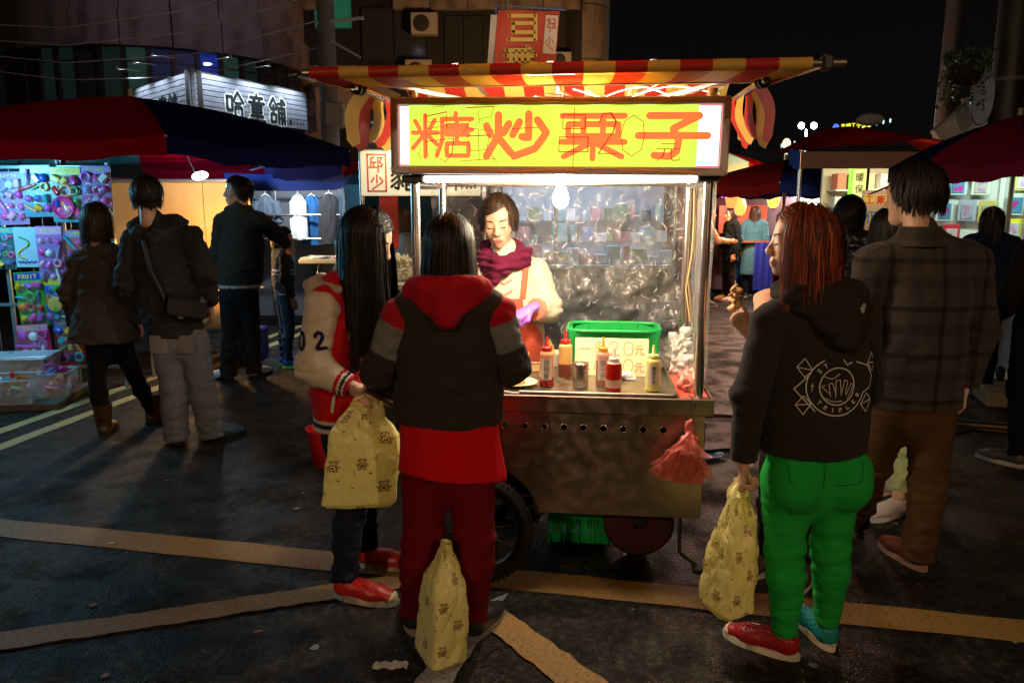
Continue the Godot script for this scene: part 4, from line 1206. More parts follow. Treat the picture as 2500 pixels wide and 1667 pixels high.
func bottle(called: String, label: String, at: Vector3, h: float, r: float, bodyc: Array, fill: Array, capc: Array, level: float, text: Array, barrel := false) -> void:
	var t := thing(called, label, "sauce bottle", at, -0.105)
	var prof := [Vector2(0, 0), Vector2(r * 0.93, 0.0), Vector2(r, 0.004), Vector2(r * (1.08 if barrel else 1.0), h * 0.3), Vector2(r * (1.08 if barrel else 1.0), h * 0.55), Vector2(r * 0.97, h * 0.86), Vector2(r * 0.9, h * 0.93), Vector2(r * 0.62, h * 0.97), Vector2(r * 0.62, h)]
	var bm := mat(bodyc[0], bodyc[1], bodyc[2], 0.3)
	bm.subsurf_scatter_enabled = true; bm.subsurf_scatter_strength = 0.15
	part("bottle", M.new().lathe(prof, 24), bm, t)
	if level > 0.0:
		part("sauce_level", M.new().lathe([Vector2(r * 0.94, 0.001), Vector2(r * 1.012, 0.004), Vector2(r * (1.09 if barrel else 1.012), level * 0.5), Vector2(r * (1.09 if barrel else 1.012), level * 0.8), Vector2(r * 1.0, level)], 24), mat(fill[0], fill[1], fill[2], 0.22), t)
	var cap := part("cap", M.new().lathe([Vector2(r * 0.68, h * 0.965), Vector2(r * 0.72, h * 0.97), Vector2(r * 0.72, h * 1.06), Vector2(r * 0.64, h * 1.085), Vector2(r * 0.24, h * 1.1), Vector2(r * 0.14, h * 1.36), Vector2(0, h * 1.37)], 20), mat(capc[0], capc[1], capc[2], 0.32), t)
	if text:
		var lab := M.new()
		lab.grid(10, 2, func(u, v): return Vector3(sin(-0.75 + 1.5 * u) * (r + 0.0012), h * 0.78 - v * h * 0.58, cos(-0.75 + 1.5 * u) * (r + 0.0012)))
		var lp := part("label_paper", lab, mat(0.68, 0.6, 0.52, 0.6), t)
		var ik := M.new()
		var n := text.size()
		var cs := h * 0.54 / n
		for k in n: ink(ik, text[k], Transform3D.IDENTITY, Vector2(-cs * 0.42, h * 0.76 - cs * k), Vector2(cs * 0.84, cs * 0.92), 0.00085, func(p: Vector2) -> Vector3: return Vector3(sin(p.x / r) * (r + 0.002), p.y, cos(p.x / r) * (r + 0.002)))
		part("handwriting", ik, mat(0.015, 0.012, 0.012, 0.6), lp)
func crate(label: String, at: Vector3, turn: float, s: Vector3, mt: Material) -> Node3D:   # open plastic crate with a rim, ribs and slotted sides
	var t := thing("plastic_crate", label, "crate", at, turn)
	var w := s.x * 0.5
	var d := s.z * 0.5
	part("floor", M.new().box(Vector3(0, 0.004, 0), Vector3(s.x * 0.86, 0.008, s.z * 0.86)), mt, t)
	for q in 4:   # sides lean outwards
		var nn: Vector3 = [Vector3(0, 0, 1), Vector3(1, 0, 0), Vector3(0, 0, -1), Vector3(-1, 0, 0)][q]
		var ln := s.x if q % 2 == 0 else s.z
		var ds := d if q % 2 == 0 else w
		var al := Vector3.UP.cross(nn)
		var pnl := M.new()
		var ns := int(ln / 0.014)
		var pt := func(x: float, y: float) -> Vector3: return al * x * (0.86 + 0.14 * y / s.y) + nn * ds * (0.86 + 0.14 * y / s.y) + Vector3.UP * y
		for b in [[0.0, 0.24], [0.62, 1.0]]:
			var p := [pt.call(-ln / 2, s.y * b[0]), pt.call(ln / 2, s.y * b[0]), pt.call(ln / 2, s.y * b[1]), pt.call(-ln / 2, s.y * b[1])]
			pnl.face(p)
			pnl.face([p[0] - nn * 0.004, p[1] - nn * 0.004, p[2] - nn * 0.004, p[3] - nn * 0.004])
		for k in ns + 1:
			var x := -ln / 2 + ln * k / ns
			var ww := 0.0035 if k % 6 else 0.009
			pnl.face([pt.call(x - ww, s.y * 0.24), pt.call(x + ww, s.y * 0.24), pt.call(x + ww, s.y * 0.62), pt.call(x - ww, s.y * 0.62)])
		for k in 6:
			var x := -ln / 2 + ln * k / 5.0
			pnl.box((pt.call(x, 0.0) + pt.call(x, s.y)) * 0.5 + nn * 0.004, Vector3(0.006, s.y, 0.01), Basis(al, Vector3.UP, al.cross(Vector3.UP)), 0.001)
		part("side", pnl, mt, t)
	var rim := M.new()
	var pts := []
	for a in 33:
		var an := TAU * a / 32
		var q := Vector2(cos(an), sin(an))
		var e := 6.0
		var rr := pow(pow(absf(q.x), e) + pow(absf(q.y), e), -1.0 / e)
		pts.append(Vector3(q.x * rr * (w + 0.004), s.y, q.y * rr * (d + 0.004)))
	rim.tube(pts, 0.009, 8, false)
	part("rim", rim, mt, t)
	return t
func bag_tex() -> ImageTexture:
	return image_of(256, 256, func(x, y):
		var c := Color(0.95, 0.93, 0.64)
		for k in 3:
			var ox: int = [40, 128, 200][k]
			var oy: int = [60, 170, 50][k]
			var p := Vector2(x - ox, y - oy)
			var d := 9.0
			d = minf(d, absf(p.length() - 11.0)); d = minf(d, absf((p - Vector2(0, 24)).length() - 14.0))
			d = minf(d, minf(absf((p - Vector2(-10, -10)).length() - 5.0), absf((p - Vector2(10, -10)).length() - 5.0)))
			for e in [Vector2(-15, 18), Vector2(15, 18), Vector2(-10, 38), Vector2(10, 38)]: d = minf(d, absf((p - e).length() - 6.0))
			if (p - Vector2(0, 3)).length() < 3.5 or (p - Vector2(-4, -3)).length() < 1.8 or (p - Vector2(4, -3)).length() < 1.8 or (p - Vector2(0, 24)).length() < 6.0 + k: d = 0.0
			if d < 1.6: c = Color(0.42, 0.27, 0.13)
		for e in [[80, 30, 4], [20, 150, 4], [170, 110, 5], [230, 190, 4], [90, 230, 4]]:
			if Vector2(x - e[0], y - e[1]).length() < e[2]: c = Color(0.36, 0.22, 0.14)
		for e in [[90, 90, 100, 120], [230, 100, 224, 128], [60, 200, 52, 228], [150, 20, 158, 40]]:
			var a := Vector2(e[0], e[1])
			var b := Vector2(e[2], e[3])
			var q := Geometry2D.get_closest_point_to_segment(Vector2(x, y), a, b)
			if q.distance_to(Vector2(x, y)) < 1.5 and int(y) % 7 < 5: c = Color(0.4, 0.28, 0.16)
		return c)
# thin plastic carrier bag: a crumpled box that gathers towards its handles
func carrier(label: String, at: Vector3, turn: float, s: Vector3, mt: Material, sd: int, tilt := 0.0, grip = null, gather := 0.35) -> Node3D:
	var t := thing("plastic_bag", label, "plastic bag", at, turn, "cream carrier bags with a bear print")
	var f := crease_noise(7.0, sd)
	var f2 := noise(3.0, 2, sd)
	var sheet := M.new()
	sheet.grid(110, 70, func(u, v):
		var an: float = u * TAU
		var q := Vector2(cos(an), sin(an))
		var e := lerpf(7.0, 2.6, v)
		var rr := pow(pow(absf(q.x), e) + pow(absf(q.y), e), -1.0 / e)
		var g := lerpf(1.0, gather, smoothstep(0.62, 1.0, v))
		var dz := lerpf(1.0, 0.3, smoothstep(0.5, 1.0, v))
		var bt := smoothstep(0.0, 0.05, v)
		var p := Vector3(q.x * rr * s.x * 0.5 * g * (0.86 + 0.14 * bt), v * s.y, q.y * rr * s.z * 0.5 * dz * (0.7 + 0.3 * bt))
		var cr := f.get_noise_3d(p.x * 1.6, p.y * 1.0, p.z * 1.6 + sd)
		p += Vector3(q.x, 0, q.y) * ((cr + 0.4) * 0.027 + 0.012 * f2.get_noise_3d(p.x, p.y * 1.5, p.z + sd)) * (0.5 + 0.9 * v)
		p.x += tilt * p.y
		return p)
	part("sack", sheet, mt, t)
	var bot := M.new()
	bot.grid(6, 6, func(u, v): return Vector3((u - 0.5) * s.x * 0.84, 0.004 + 0.004 * sin(u * 9 + v * 7), (v - 0.5) * s.z * 0.68))
	part("bottom_fold", bot, mt, t)
	if grip != null:
		for q in [-1, 1]:
			var hd := M.new()
			var gp: Vector3 = t.transform.affine_inverse() * grip
			hd.grid(10, 4, func(u, v):
				var a := Vector3(tilt * s.y + q * s.x * gather * 0.32, s.y - 0.012, 0.0)
				var b := gp + Vector3(0.0, 0.0, 0.004 * q)
				return a.lerp(b, u) + Vector3(q * 0.018 * sin(u * PI), 0, 0) + Vector3(0.0, 0.006 * sin(v * 9 + u * 3), (v - 0.5) * lerpf(s.z * 0.28, 0.022, u)))
			part("handle", hd, mt, t)
	return t
func build_goods() -> void:
	var y := 0.825
	bottle("sauce_bottle", "sweet chili sauce bottle with red cap and black handwriting, beside the shaker", cw(-0.046, y, -0.135), 0.155, 0.031, [0.72, 0.32, 0.16], [0.35, 0.025, 0.01], [0.6, 0.02, 0.015], 0.04, ["sweet", "spicy", "sauce"])
	bottle("sauce_bottle", "half empty sauce bottle with red cap and no writing, behind the shaker", cw(0.026, y, -0.32), 0.155, 0.031, [0.75, 0.42, 0.14], [0.16, 0.035, 0.02], [0.6, 0.02, 0.015], 0.06, [])
	bottle("sauce_bottle", "sauce bottle with orange yellow cap behind the red ketchup bottle", cw(0.19, y, -0.15), 0.155, 0.029, [0.68, 0.36, 0.24], [0.4, 0.22, 0.16], [0.75, 0.35, 0.02], 0.11, ["meat", "one", "child"])
	bottle("sauce_bottle", "barrel shaped squeeze bottle full of red ketchup with white top", cw(0.234, y, -0.065), 0.13, 0.031, [0.6, 0.4, 0.32], [0.42, 0.012, 0.006], [0.75, 0.62, 0.55], 0.118, [], true)
	bottle("sauce_bottle", "pale yellow mustard squeeze bottle with black handwriting at the right", cw(0.396, y, -0.095), 0.14, 0.031, [0.72, 0.66, 0.2], [0.7, 0.62, 0.18], [0.78, 0.74, 0.25], 0.0, ["bee", "honey", "mustard", "end"])
	var sh := thing("spice_shaker", "shiny steel spice shaker tin between the two red capped bottles", "shaker", cw(0.097, y, -0.115))
	part("tin", M.new().lathe([Vector2(0, 0), Vector2(0.031, 0), Vector2(0.033, 0.003), Vector2(0.033, 0.012), Vector2(0.0315, 0.014), Vector2(0.033, 0.017), Vector2(0.033, 0.07), Vector2(0.0315, 0.073), Vector2(0.033, 0.076), Vector2(0.033, 0.084)], 28), chrome, sh)
	part("lid", M.new().lathe([Vector2(0.0336, 0.083), Vector2(0.034, 0.1), Vector2(0.031, 0.107), Vector2(0.022, 0.11), Vector2(0.0, 0.111)], 28), chrome, sh)
	var green := mat(0.01, 0.36, 0.075, 0.38)
	green.subsurf_scatter_enabled = true; green.subsurf_scatter_strength = 0.1
	crate("bright green plastic crate on the counter behind the price card", cw(0.245, 0.815, -0.565), -0.105, Vector3(0.42, 0.2, 0.27), green)
	var lower := crate("dark green plastic crate stored under the cart", cw(0.13, 0.03, -0.45), -0.105, Vector3(0.36, 0.2, 0.3), green)
	var sack := net([B(Vector3(-0.16, 0.24, 0.1), Vector3(0.0, 0.25, 0.08), 0.055, 0.06, 0.8), B(Vector3(0.0, 0.245, 0.08), Vector3(0.2, 0.25, 0.05), 0.065, 0.06, 0.8), B(Vector3(0.15, 0.25, 0.05), Vector3(0.24, 0.17, 0.02), 0.05, 0.03, 0.7)], wopt(0.009, 0.03, [], [], 0.03, Vector3(2, 1.2, 2)))
	solo("cloth_sack", sack, cloth(0.34, 0.29, 0.2), "crumpled beige cloth sack stuffed over the crate under the cart", "sack", cw(0.1, 0.0, -0.4), -0.105)
	# price card leaning on the crate
	var card := thing("price_card", "cream handwritten price card leaning against the green crate", "price card", cw(0.232, y, -0.352), -0.13)
	var lean := Basis(Vector3.RIGHT, -0.22)
	part("board", M.new().box(lean * Vector3(0, 0.085, 0), Vector3(0.33, 0.17, 0.004), lean, 0.001), mat(0.78, 0.74, 0.42, 0.6), card)
	var wr := M.new()
	var cx := Transform3D(lean, lean * Vector3(0, 0.085, 0.0032))
	var row := 0
	for rw in [["one", "skewer", "2", "0", "yuan"], ["three", "skewer", "5", "0", "yuan"]]:
		var px := [-0.15, -0.085, -0.018, 0.045, 0.1]
		for k in 5: ink(wr, rw[k], cx, Vector2(px[k], 0.074 - 0.078 * row - (0.014 if k == 4 or k == 0 else 0.0)), Vector2(0.06 if k < 4 else 0.046, 0.07 if k > 0 and k < 4 else 0.05), 0.0021)
		row += 1
	part("handwriting", wr, mat(0.62, 0.33, 0.16, 0.6), card)
	var nap := M.new()
	var fz := noise(20.0, 2, 3)
	for k in 5: nap.grid(8, 6, func(u, v): return Basis(Vector3.UP, 0.2 * k) * Vector3((u - 0.5) * 0.16, 0.003 + 0.004 * k + 0.004 * absf(fz.get_noise_2d(u + k, v)), (v - 0.5) * 0.09))
	solo("napkins", nap, mat(0.8, 0.78, 0.74, 0.8), "folded white paper napkins lying in front of the price card", "napkin", cw(0.25, y + 0.001, -0.3), 0.1)
	var pl := thing("plate", "pale plate with leftover food at the counter's front edge", "plate", cw(-0.17, y, -0.125))
	part("dish", M.new().lathe([Vector2(0, 0.003), Vector2(0.05, 0.003), Vector2(0.075, 0.012), Vector2(0.088, 0.017), Vector2(0.086, 0.019), Vector2(0.05, 0.007), Vector2(0, 0.006)], 32), mat(0.7, 0.72, 0.45, 0.3), pl)
	part("food", net([B(Vector3(-0.03, 0.012, 0.01), Vector3(0.01, 0.014, 0.02), 0.012, 0.01), B(Vector3(0.02, 0.012, -0.02), Vector3(0.03, 0.012, 0.0), 0.009, 0.008)], {"cell": 0.005, "k": 0.01}), mat(0.55, 0.33, 0.12, 0.4), pl)
	var bw := thing("steel_bowl", "white bowl with yellow chopsticks behind the red capped bottles", "bowl", cw(-0.03, 0.815, -0.56))
	part("bowl", M.new().lathe([Vector2(0, 0), Vector2(0.035, 0), Vector2(0.05, 0.03), Vector2(0.062, 0.075), Vector2(0.06, 0.075), Vector2(0.045, 0.03), Vector2(0, 0.01)], 28), mat(0.6, 0.55, 0.5, 0.25), bw)
	for k in 2: part("chopstick", M.new().tube([Vector3(0.02, 0.02, 0), Vector3(-0.03 - 0.012 * k, 0.14, 0.01)], 0.003, 6), mat(0.75, 0.55, 0.12, 0.5), bw)
	var bxx := thing("skewer_box", "small wooden box of skewers and spices beside the plate", "box", cw(-0.135, y, -0.42), 0.3)
	part("box", M.new().box(Vector3(0, 0.006, 0), Vector3(0.09, 0.012, 0.06), Basis.IDENTITY, 0.002).box(Vector3(0.042, 0.018, 0), Vector3(0.006, 0.03, 0.06)).box(Vector3(-0.042, 0.018, 0), Vector3(0.006, 0.03, 0.06)).box(Vector3(0, 0.018, 0.028), Vector3(0.078, 0.03, 0.005)), mat(0.5, 0.32, 0.14, 0.6), bxx)
	var nuts := M.new()
	var r := RandomNumberGenerator.new()
	r.seed = 12
	for k in 22: nuts.ball(Vector3(r.randf_range(-0.035, 0.035), 0.018 + r.randf() * 0.012, r.randf_range(-0.022, 0.02)), Vector3.ONE * r.randf_range(0.005, 0.008), Basis.IDENTITY, 8)
	part("spices", nuts, mat(0.08, 0.05, 0.025, 0.6), bxx)
	part("stick", M.new().tube([Vector3(-0.02, 0.02, 0), Vector3(-0.015, 0.09, 0.0)], 0.006, 8), mat(0.65, 0.42, 0.2, 0.5), bxx)
	# clump of clear bags by the right pole
	var cb := net([B(Vector3(0, 0.05, 0), Vector3(0.02, 0.11, 0), 0.055, 0.05), B(Vector3(0.03, 0.03, 0.06), Vector3(0.02, 0.05, 0.12), 0.05, 0.03), B(Vector3(-0.01, 0.12, -0.01), Vector3(0.03, 0.17, -0.02), 0.04, 0.02)], wopt(0.006, 0.035, [], [], 0.02, Vector3(3, 3, 3)))
	var cbm := mat(0.75, 0.74, 0.7, 0.15)
	cbm.transparency = BaseMaterial3D.TRANSPARENCY_ALPHA
	cbm.albedo_color.a = 0.62
	cbm.roughness = 0.3
	solo("clear_bag_clump", cb, cbm, "crumpled clump of clear plastic bags at the counter's right corner", "plastic bag", cw(0.535, 0.82, -0.5), 0.0)
	var pk := net([B(Vector3(0, 0.02, 0.08), Vector3(0.02, 0.03, -0.05), 0.035, 0.03)], wopt(0.007, 0.03, [], [], 0.02, Vector3(3, 3, 3)))
	solo("pink_bag", pk, mat(0.7, 0.25, 0.2, 0.35), "crumpled pink plastic bag on the red mat beside the right front pole", "plastic bag", cw(0.545, 0.822, -0.2), 0.0)
	# bundle of thin red carrier bags on a wire hook
	var hook := solo("wire_hook", M.new().tube([cw(0.535, 0.825, -0.02), cw(0.545, 0.828, 0.028), cw(0.55, 0.79, 0.034), cw(0.535, 0.765, 0.036), cw(0.52, 0.75, 0.04), cw(0.528, 0.728, 0.045), cw(0.538, 0.735, 0.045)], 0.0026, 6), dark_iron, "black wire hook over the counter edge holding red bags", "hook")
	var bb := thing("red_bag_bundle", "bundle of thin red plastic carrier bags hanging from the cart's hook", "plastic bags", cw(0.53, 0.735, 0.045), -0.105)
	var rm := mat(0.78, 0.2, 0.17, 0.3)
	rm.transparency = BaseMaterial3D.TRANSPARENCY_ALPHA
	rm.albedo_color.a = 0.85
	rm.backlight_enabled = true; rm.backlight = Color(0.8, 0.5, 0.45)
	var fz2 := noise(9.0, 2, 6)
	for k in 16:
		var a0 := -0.6 + 0.062 * k
		var lf := M.new()
		lf.grid(10, 6, func(u, v):
			var a = a0 * smoothstep(-0.1, 0.45, u) + (v - 0.5) * lerpf(0.25, 0.3, u)
			var rad: float = lerpf(0.012, 0.215 + 0.025 * sin(k * 1.7), u)
			return Vector3(sin(a) * rad, -0.02 - cos(a) * rad, 0.01 + 0.045 * sin(PI * u) * (0.6 + 0.4 * sin(k * 2.3)) + 0.0022 * (k % 5) + 0.02 * fz2.get_noise_2d(u * 1.2 + k, v * 1.2)))
		part("bag_sheet", lf, rm, bb)
	part("knot", net([B(Vector3(0, 0.0, 0.012), Vector3(0.004, -0.04, 0.02), 0.011, 0.016), B(Vector3(-0.02, -0.06, 0.04), Vector3(0.02, -0.06, 0.04), 0.014, 0.014, 0.5)], wopt(0.004, 0.008, [], [], 0.02, Vector3(4, 2, 4))), rm, bb)
	for k in 3: part("tail", M.new().grid(8, 4, func(u, v): return Vector3((-0.06 + 0.055 * k) * u + (v - 0.5) * lerpf(0.02, 0.075, u), -0.03 - 0.075 * u - 0.01 * k, 0.045 + 0.03 * sin(u * 2.6) + 0.006 * k + 0.006 * sin(v * 5 + k))), rm, bb)
	# clear plastic sheets behind the seller and on the right side
	var pm := clear(0.13, 0.2)
	pm.normal_enabled = true
	pm.normal_texture = ntex(1024, crease_noise(0.012, 81), [], true, 10.0)
	pm.normal_scale = 0.8
	pm.uv1_scale = Vector3(1.6, 1.0, 1.0)
	var wv := noise(2.4, 3, 82)
	var c1 := crease_noise(5.0, 83)
	var c2 := crease_noise(13.0, 84)
	var sheet := M.new()
	sheet.grid(170, 150, func(u, v):
		var p := Vector3(lerpf(-0.72, 0.68, u), lerpf(1.72, 0.45, v), -0.98)
		p.z += 0.06 * wv.get_noise_2d(p.x * 1.7, p.y * 1.4) + 0.03 * c1.get_noise_2d(p.x * 1.3, p.y) + 0.009 * c2.get_noise_2d(p.x * 1.5, p.y)
		return p)
	var ps := solo("plastic_sheet", sheet, pm, "crumpled clear plastic sheet hanging behind the seller", "plastic sheet", cart_x.origin, -0.105)
	# glints on the crumpled sheet, painted as scattered pale slivers
	var cr := M.new()
	var rc := RandomNumberGenerator.new()
	rc.seed = 83
	for k in 420:
		var px := rc.randf_range(-0.66, 0.62)
		var py := 1.7 - 1.0 * pow(rc.randf(), 1.15)
		var ln := rc.randf_range(0.008, 0.05) * (2.0 if k % 23 == 0 else 1.0)
		var an := rc.randf() * TAU if k % 3 else rc.randf_range(0.5, 1.2)
		var wd := rc.randf_range(0.001, 0.0042)
		var dv := Vector2.from_angle(an)
		var lz := rc.randf_range(-0.012, 0.012)
		var e := []
		for q in 5:
			var t := q / 4.0 - 0.5
			var p := Vector2(px, py) + dv * ln * t + dv.orthogonal() * ln * 0.25 * sin(t * 4.0 + k)
			var zz := -0.98 + 0.06 * wv.get_noise_2d(p.x * 1.7, p.y * 1.4) + 0.03 * c1.get_noise_2d(p.x * 1.3, p.y) + 0.009 * c2.get_noise_2d(p.x * 1.5, p.y) + 0.006
			var ww := wd * (1.0 - 4.0 * t * t) + 0.0003
			e.append([Vector3(p.x + dv.y * ww, p.y - dv.x * ww, zz + lz * 0.3), Vector3(p.x - dv.y * ww, p.y + dv.x * ww, zz + lz * 0.3 + ww * 0.8)])
		for q in 4: cr.face([e[q][0], e[q + 1][0], e[q + 1][1], e[q][1]])
	var crm := mat(0.85, 0.86, 0.88, 0.2)
	crm.transparency = BaseMaterial3D.TRANSPARENCY_ALPHA
	crm.albedo_color.a = 0.6
	crm.roughness = 0.3
	part("painted_glints", cr, crm, ps).set_meta("kind", "stuff")
	var side := M.new()
	side.grid(24, 20, func(u, v): return Vector3(0.6 + 0.02 * sin(u * 16.0), lerpf(1.72, 0.84, v), lerpf(-0.04, -0.95, u) + 0.02 * sin(v * 7 + u * 5)))
	var sm := clear(0.1, 0.1)
	solo("plastic_sheet", side, sm, "clear plastic side sheet hanging in folds between the cart's right poles", "plastic sheet", cart_x.origin, -0.105)
func arc(cx: float, cy: float, rx: float, ry: float, a0: float, a1: float) -> String:
	var s := ""
	for k in 25:
		var a := deg_to_rad(lerpf(a0, a1, k / 24.0))
		s += ("" if k == 0 else " ") + "%.1f %.1f" % [cx + cos(a) * rx, cy - sin(a) * ry]
	return s
func build_front_people() -> void:
	var black := vtint(cloth(1, 1, 1, 0.9, 0.15))
	var white_sole := mat(0.6, 0.55, 0.42, 0.6)
	# --- woman in the black hoodie with the red hood, at the counter
	var grey := Color(0.15, 0.15, 0.155)
	var blk := Color(0.032, 0.027, 0.025)
	var red := Color(0.32, 0.008, 0.016)
	var hair_dark := hair_mat(1, 1, 1, 0.36)
	var dk := [Color(0.012, 0.0085, 0.007), Color(0.02, 0.013, 0.01), Color(0.008, 0.006, 0.005)]
	var P1 := {"hed": Vector3(0.042, 1.426, -0.06), "nek": Vector3(0.04, 1.304, -0.01), "shL": Vector3(-0.112, 1.222, 0), "shR": Vector3(0.196, 1.228, 0), "chs": Vector3(0.036, 1.082, -0.01), "wst": Vector3(0.033, 0.877, -0.01), "pel": Vector3(0.032, 0.751, 0), "elbL": Vector3(-0.213, 0.997, -0.04), "elbR": Vector3(0.254, 1.016, -0.04), "wriL": Vector3(-0.19, 0.9, -0.26), "wriR": Vector3(0.2, 0.93, -0.26), "hipL": Vector3(-0.056, 0.645, 0), "hipR": Vector3(0.117, 0.645, 0), "kneL": Vector3(-0.063, 0.386, 0.02), "kneR": Vector3(0.122, 0.396, 0.04), "ankL": Vector3(-0.114, 0.071, -0.02), "ankR": Vector3(0.125, 0.082, 0.03)}
	var shoe_blk := mat(0.02, 0.02, 0.022, 0.25)
	var a := person("person", "person from behind in black hoodie with red hood, maroon leggings and red tunic", Vector3(-0.26, 0, -2.56), Vector3(0.05, 0, -1), 1.55, {"cell": 0.01, "j": P1, "look": Vector3(0.12, -0.35, -1), "gripL": true, "gripR": true,
		"top": {"name": "hoodie", "mat": black, "w": [0.206, 0.193, 0.18, 0.07], "flat": 0.7, "hem": 0.828, "amp": 0.003, "fold": 0.012, "sw": [0.075, 0.066, 0.05], "paint": func(p): return blk, "folds": [[Vector3(0.15, 0.95, 0.1), 0.14, 0.012]],
			"arm_cell": 0.006, "arm_from": 0.12, "arm_paint": func(t, _u): return red if t < 0.2 else (grey if t < 0.68 else blk)},
		"legs": {"name": "leggings", "mat": cloth(0.13, 0.005, 0.012, 0.8, 0.2), "w": [0.145, 0.09, 0.075, 0.073, 0.044], "hem": 0.075, "amp": 0.0012, "knee": 0.007, "cuff": 0.012, "k": 0.03},
		"shoes": [shoe_blk, mat(0.3, 0.3, 0.3, 0.4), 0.95, null, Vector3(-0.15, 0, -1), Vector3(0.5, 0, -1)],
		"hair": {"mat": hair_dark, "cols": dk, "len": 0.42, "tip_y": 1.285, "n": 1500, "drop": 1.7, "seed": 5, "flare": 0.06, "vol": 1.02, "w": 0.8, "avoid": [B(Vector3(-0.07, 1.30, 0.03), Vector3(0.15, 1.30, 0.03), 0.03, 0.03)]}})
	var n: Node3D = a.node
	var tun := [B(Vector3(0.033, 0.9, 0), Vector3(0.036, 0.8, 0.0), 0.135, 0.155, 0.7), B(Vector3(0.036, 0.78, 0.0), Vector3(0.042, 0.5, 0.0), 0.175, 0.21, 0.74)]
	part("tunic", net(tun, wopt(0.01, 0.006, [], [[Vector3(0.04, 0.622, 0), Vector3(-0.1, -1, 0.12).normalized()], [Vector3(0, 0.88, 0), Vector3.UP]], 0.03, Vector3(2.0, 0.4, 2.0))), cloth(0.52, 0.006, 0.012, 0.7, 0.3), n)
	var hood := [B(Vector3(-0.065, 1.295, 0.03), Vector3(0.04, 1.205, 0.125), 0.05, 0.028, 0.7), B(Vector3(0.145, 1.295, 0.03), Vector3(0.045, 1.205, 0.125), 0.05, 0.028, 0.7), B(Vector3(-0.04, 1.305, 0.06), Vector3(0.12, 1.305, 0.06), 0.042, 0.042), B(Vector3(0.042, 1.28, 0.1), Vector3(0.043, 1.21, 0.13), 0.05, 0.03, 0.7)]
	part("hood", net(hood, wopt(0.008, 0.006, [], [], 0.03, Vector3(1.6, 1.0, 1.6))), cloth(0.33, 0.008, 0.018, 0.85, 0.3), n)
	part("hood_opening", M.new().grid(14, 6, func(u, v): return Vector3(lerpf(-0.06, 0.15, u), 1.345 - 0.035 * sin(PI * u) - 0.05 * v * sin(PI * u), 0.045 + 0.095 * sin(PI * u) * (0.45 + 0.55 * v))), cloth(0.42, 0.012, 0.022, 0.85, 0.3), n)
	for q in ["L", "R"]:
		var an: Vector3 = P1["ank" + q]
		part("sock", M.new().tube([an + Vector3(0, 0.03, 0), an - Vector3(0, 0.03, 0)], 0.039, 14), cloth(0.25, 0.03, 0.05), n)
	# --- girl in the red and cream varsity jacket
	var cream := Color(0.52, 0.46, 0.37)
	var vred := Color(0.42, 0.008, 0.012)
	var navy := Color(0.012, 0.012, 0.03)
	var P2 := {"hed": Vector3(0.12, 1.446, 0.05), "nek": Vector3(0.04, 1.295, 0.03), "shR": Vector3(-0.035, 1.215, 0.13), "shL": Vector3(0.01, 1.21, -0.13), "chs": Vector3(0.0, 1.07, 0), "wst": Vector3(0.0, 0.874, 0), "pel": Vector3(0.001, 0.75, 0), "elbR": Vector3(-0.075, 0.975, 0.16), "wriR": Vector3(0.085, 0.905, 0.2), "elbL": Vector3(-0.017, 0.95, -0.18), "wriL": Vector3(0.152, 0.89, -0.06), "hipR": Vector3(0.005, 0.674, 0.07), "hipL": Vector3(-0.002, 0.66, -0.07), "kneR": Vector3(0.041, 0.407, 0.09), "kneL": Vector3(0.04, 0.37, -0.1), "ankR": Vector3(0.005, 0.092, 0.11), "ankL": Vector3(0.04, 0.085, -0.17)}
	var red_shoe := mat(0.42, 0.012, 0.014, 0.4)
	a = person("person", "person with long black hair in red and cream varsity jacket holding a carrier bag", Vector3(-0.68, 0, -2.92), Vector3(1, 0, 0.05), 1.56, {"cell": 0.01, "j": P2, "face": true, "look": Vector3(1, -0.55, 0.1), "hup": Vector3(0.45, 1, 0.05), "gripR": true, "gripL": true, "fingR": Vector3(0.75, -0.6, 0), "palmR": Vector3(-0.3, -0.5, -0.8),
		"top": {"name": "jacket", "mat": black, "w": [0.16, 0.158, 0.158, 0.066], "flat": 0.78, "hem": 0.7, "amp": 0.003, "fold": 0.012, "sw": [0.07, 0.063, 0.042], "reach": 0.94, "arm_from": 0.06,
			"paint": func(p): return (navy if (p.y > 0.722 and p.y < 0.74) else Color(0.6, 0.56, 0.5) if (p.y > 0.705 and p.y < 0.757 and not (p.y > 0.722 and p.y < 0.74)) else vred), "arm_cell": 0.006,
			"arm_paint": func(_t, u): return vred if u > 0.9 else navy if (u > 0.78 and u < 0.84) else Color(0.6, 0.56, 0.5) if (u > 0.73 and u < 0.88) else vred if u > 0.66 else cream},
		"legs": {"name": "jeans", "mat": cloth(0.014, 0.017, 0.032, 0.8, 0.2), "w": [0.14, 0.085, 0.065, 0.062, 0.05], "hem": 0.085, "amp": 0.002, "cuff": 0.012},
		"shoes": [red_shoe, white_sole, 1.0, mat(0.62, 0.52, 0.36, 0.5), Vector3(1, 0, 0.15), Vector3(1, 0, 0.25)],
		"hair": {"mat": hair_dark, "cols": [Color(0.008, 0.006, 0.006), Color(0.014, 0.01, 0.009), Color(0.006, 0.005, 0.005)], "len": 0.85, "tip_y": 0.985, "ragged": 3.0, "n": 1900, "drop": 1.55, "seg": 20, "seed": 9, "face": 0.72, "flare": 0.03, "vol": 1.02, "fringe": 0.8, "w": 0.8, "avoid": [B(Vector3(-0.03, 1.23, 0.14), Vector3(0.0, 1.23, -0.14), 0.07, 0.07, 1.0, Vector3.UP), B(Vector3(0.0, 0.9, 0), Vector3(0.0, 1.2, 0), 0.135, 0.12, 0.8, Vector3.BACK)]}})
	n = a.node
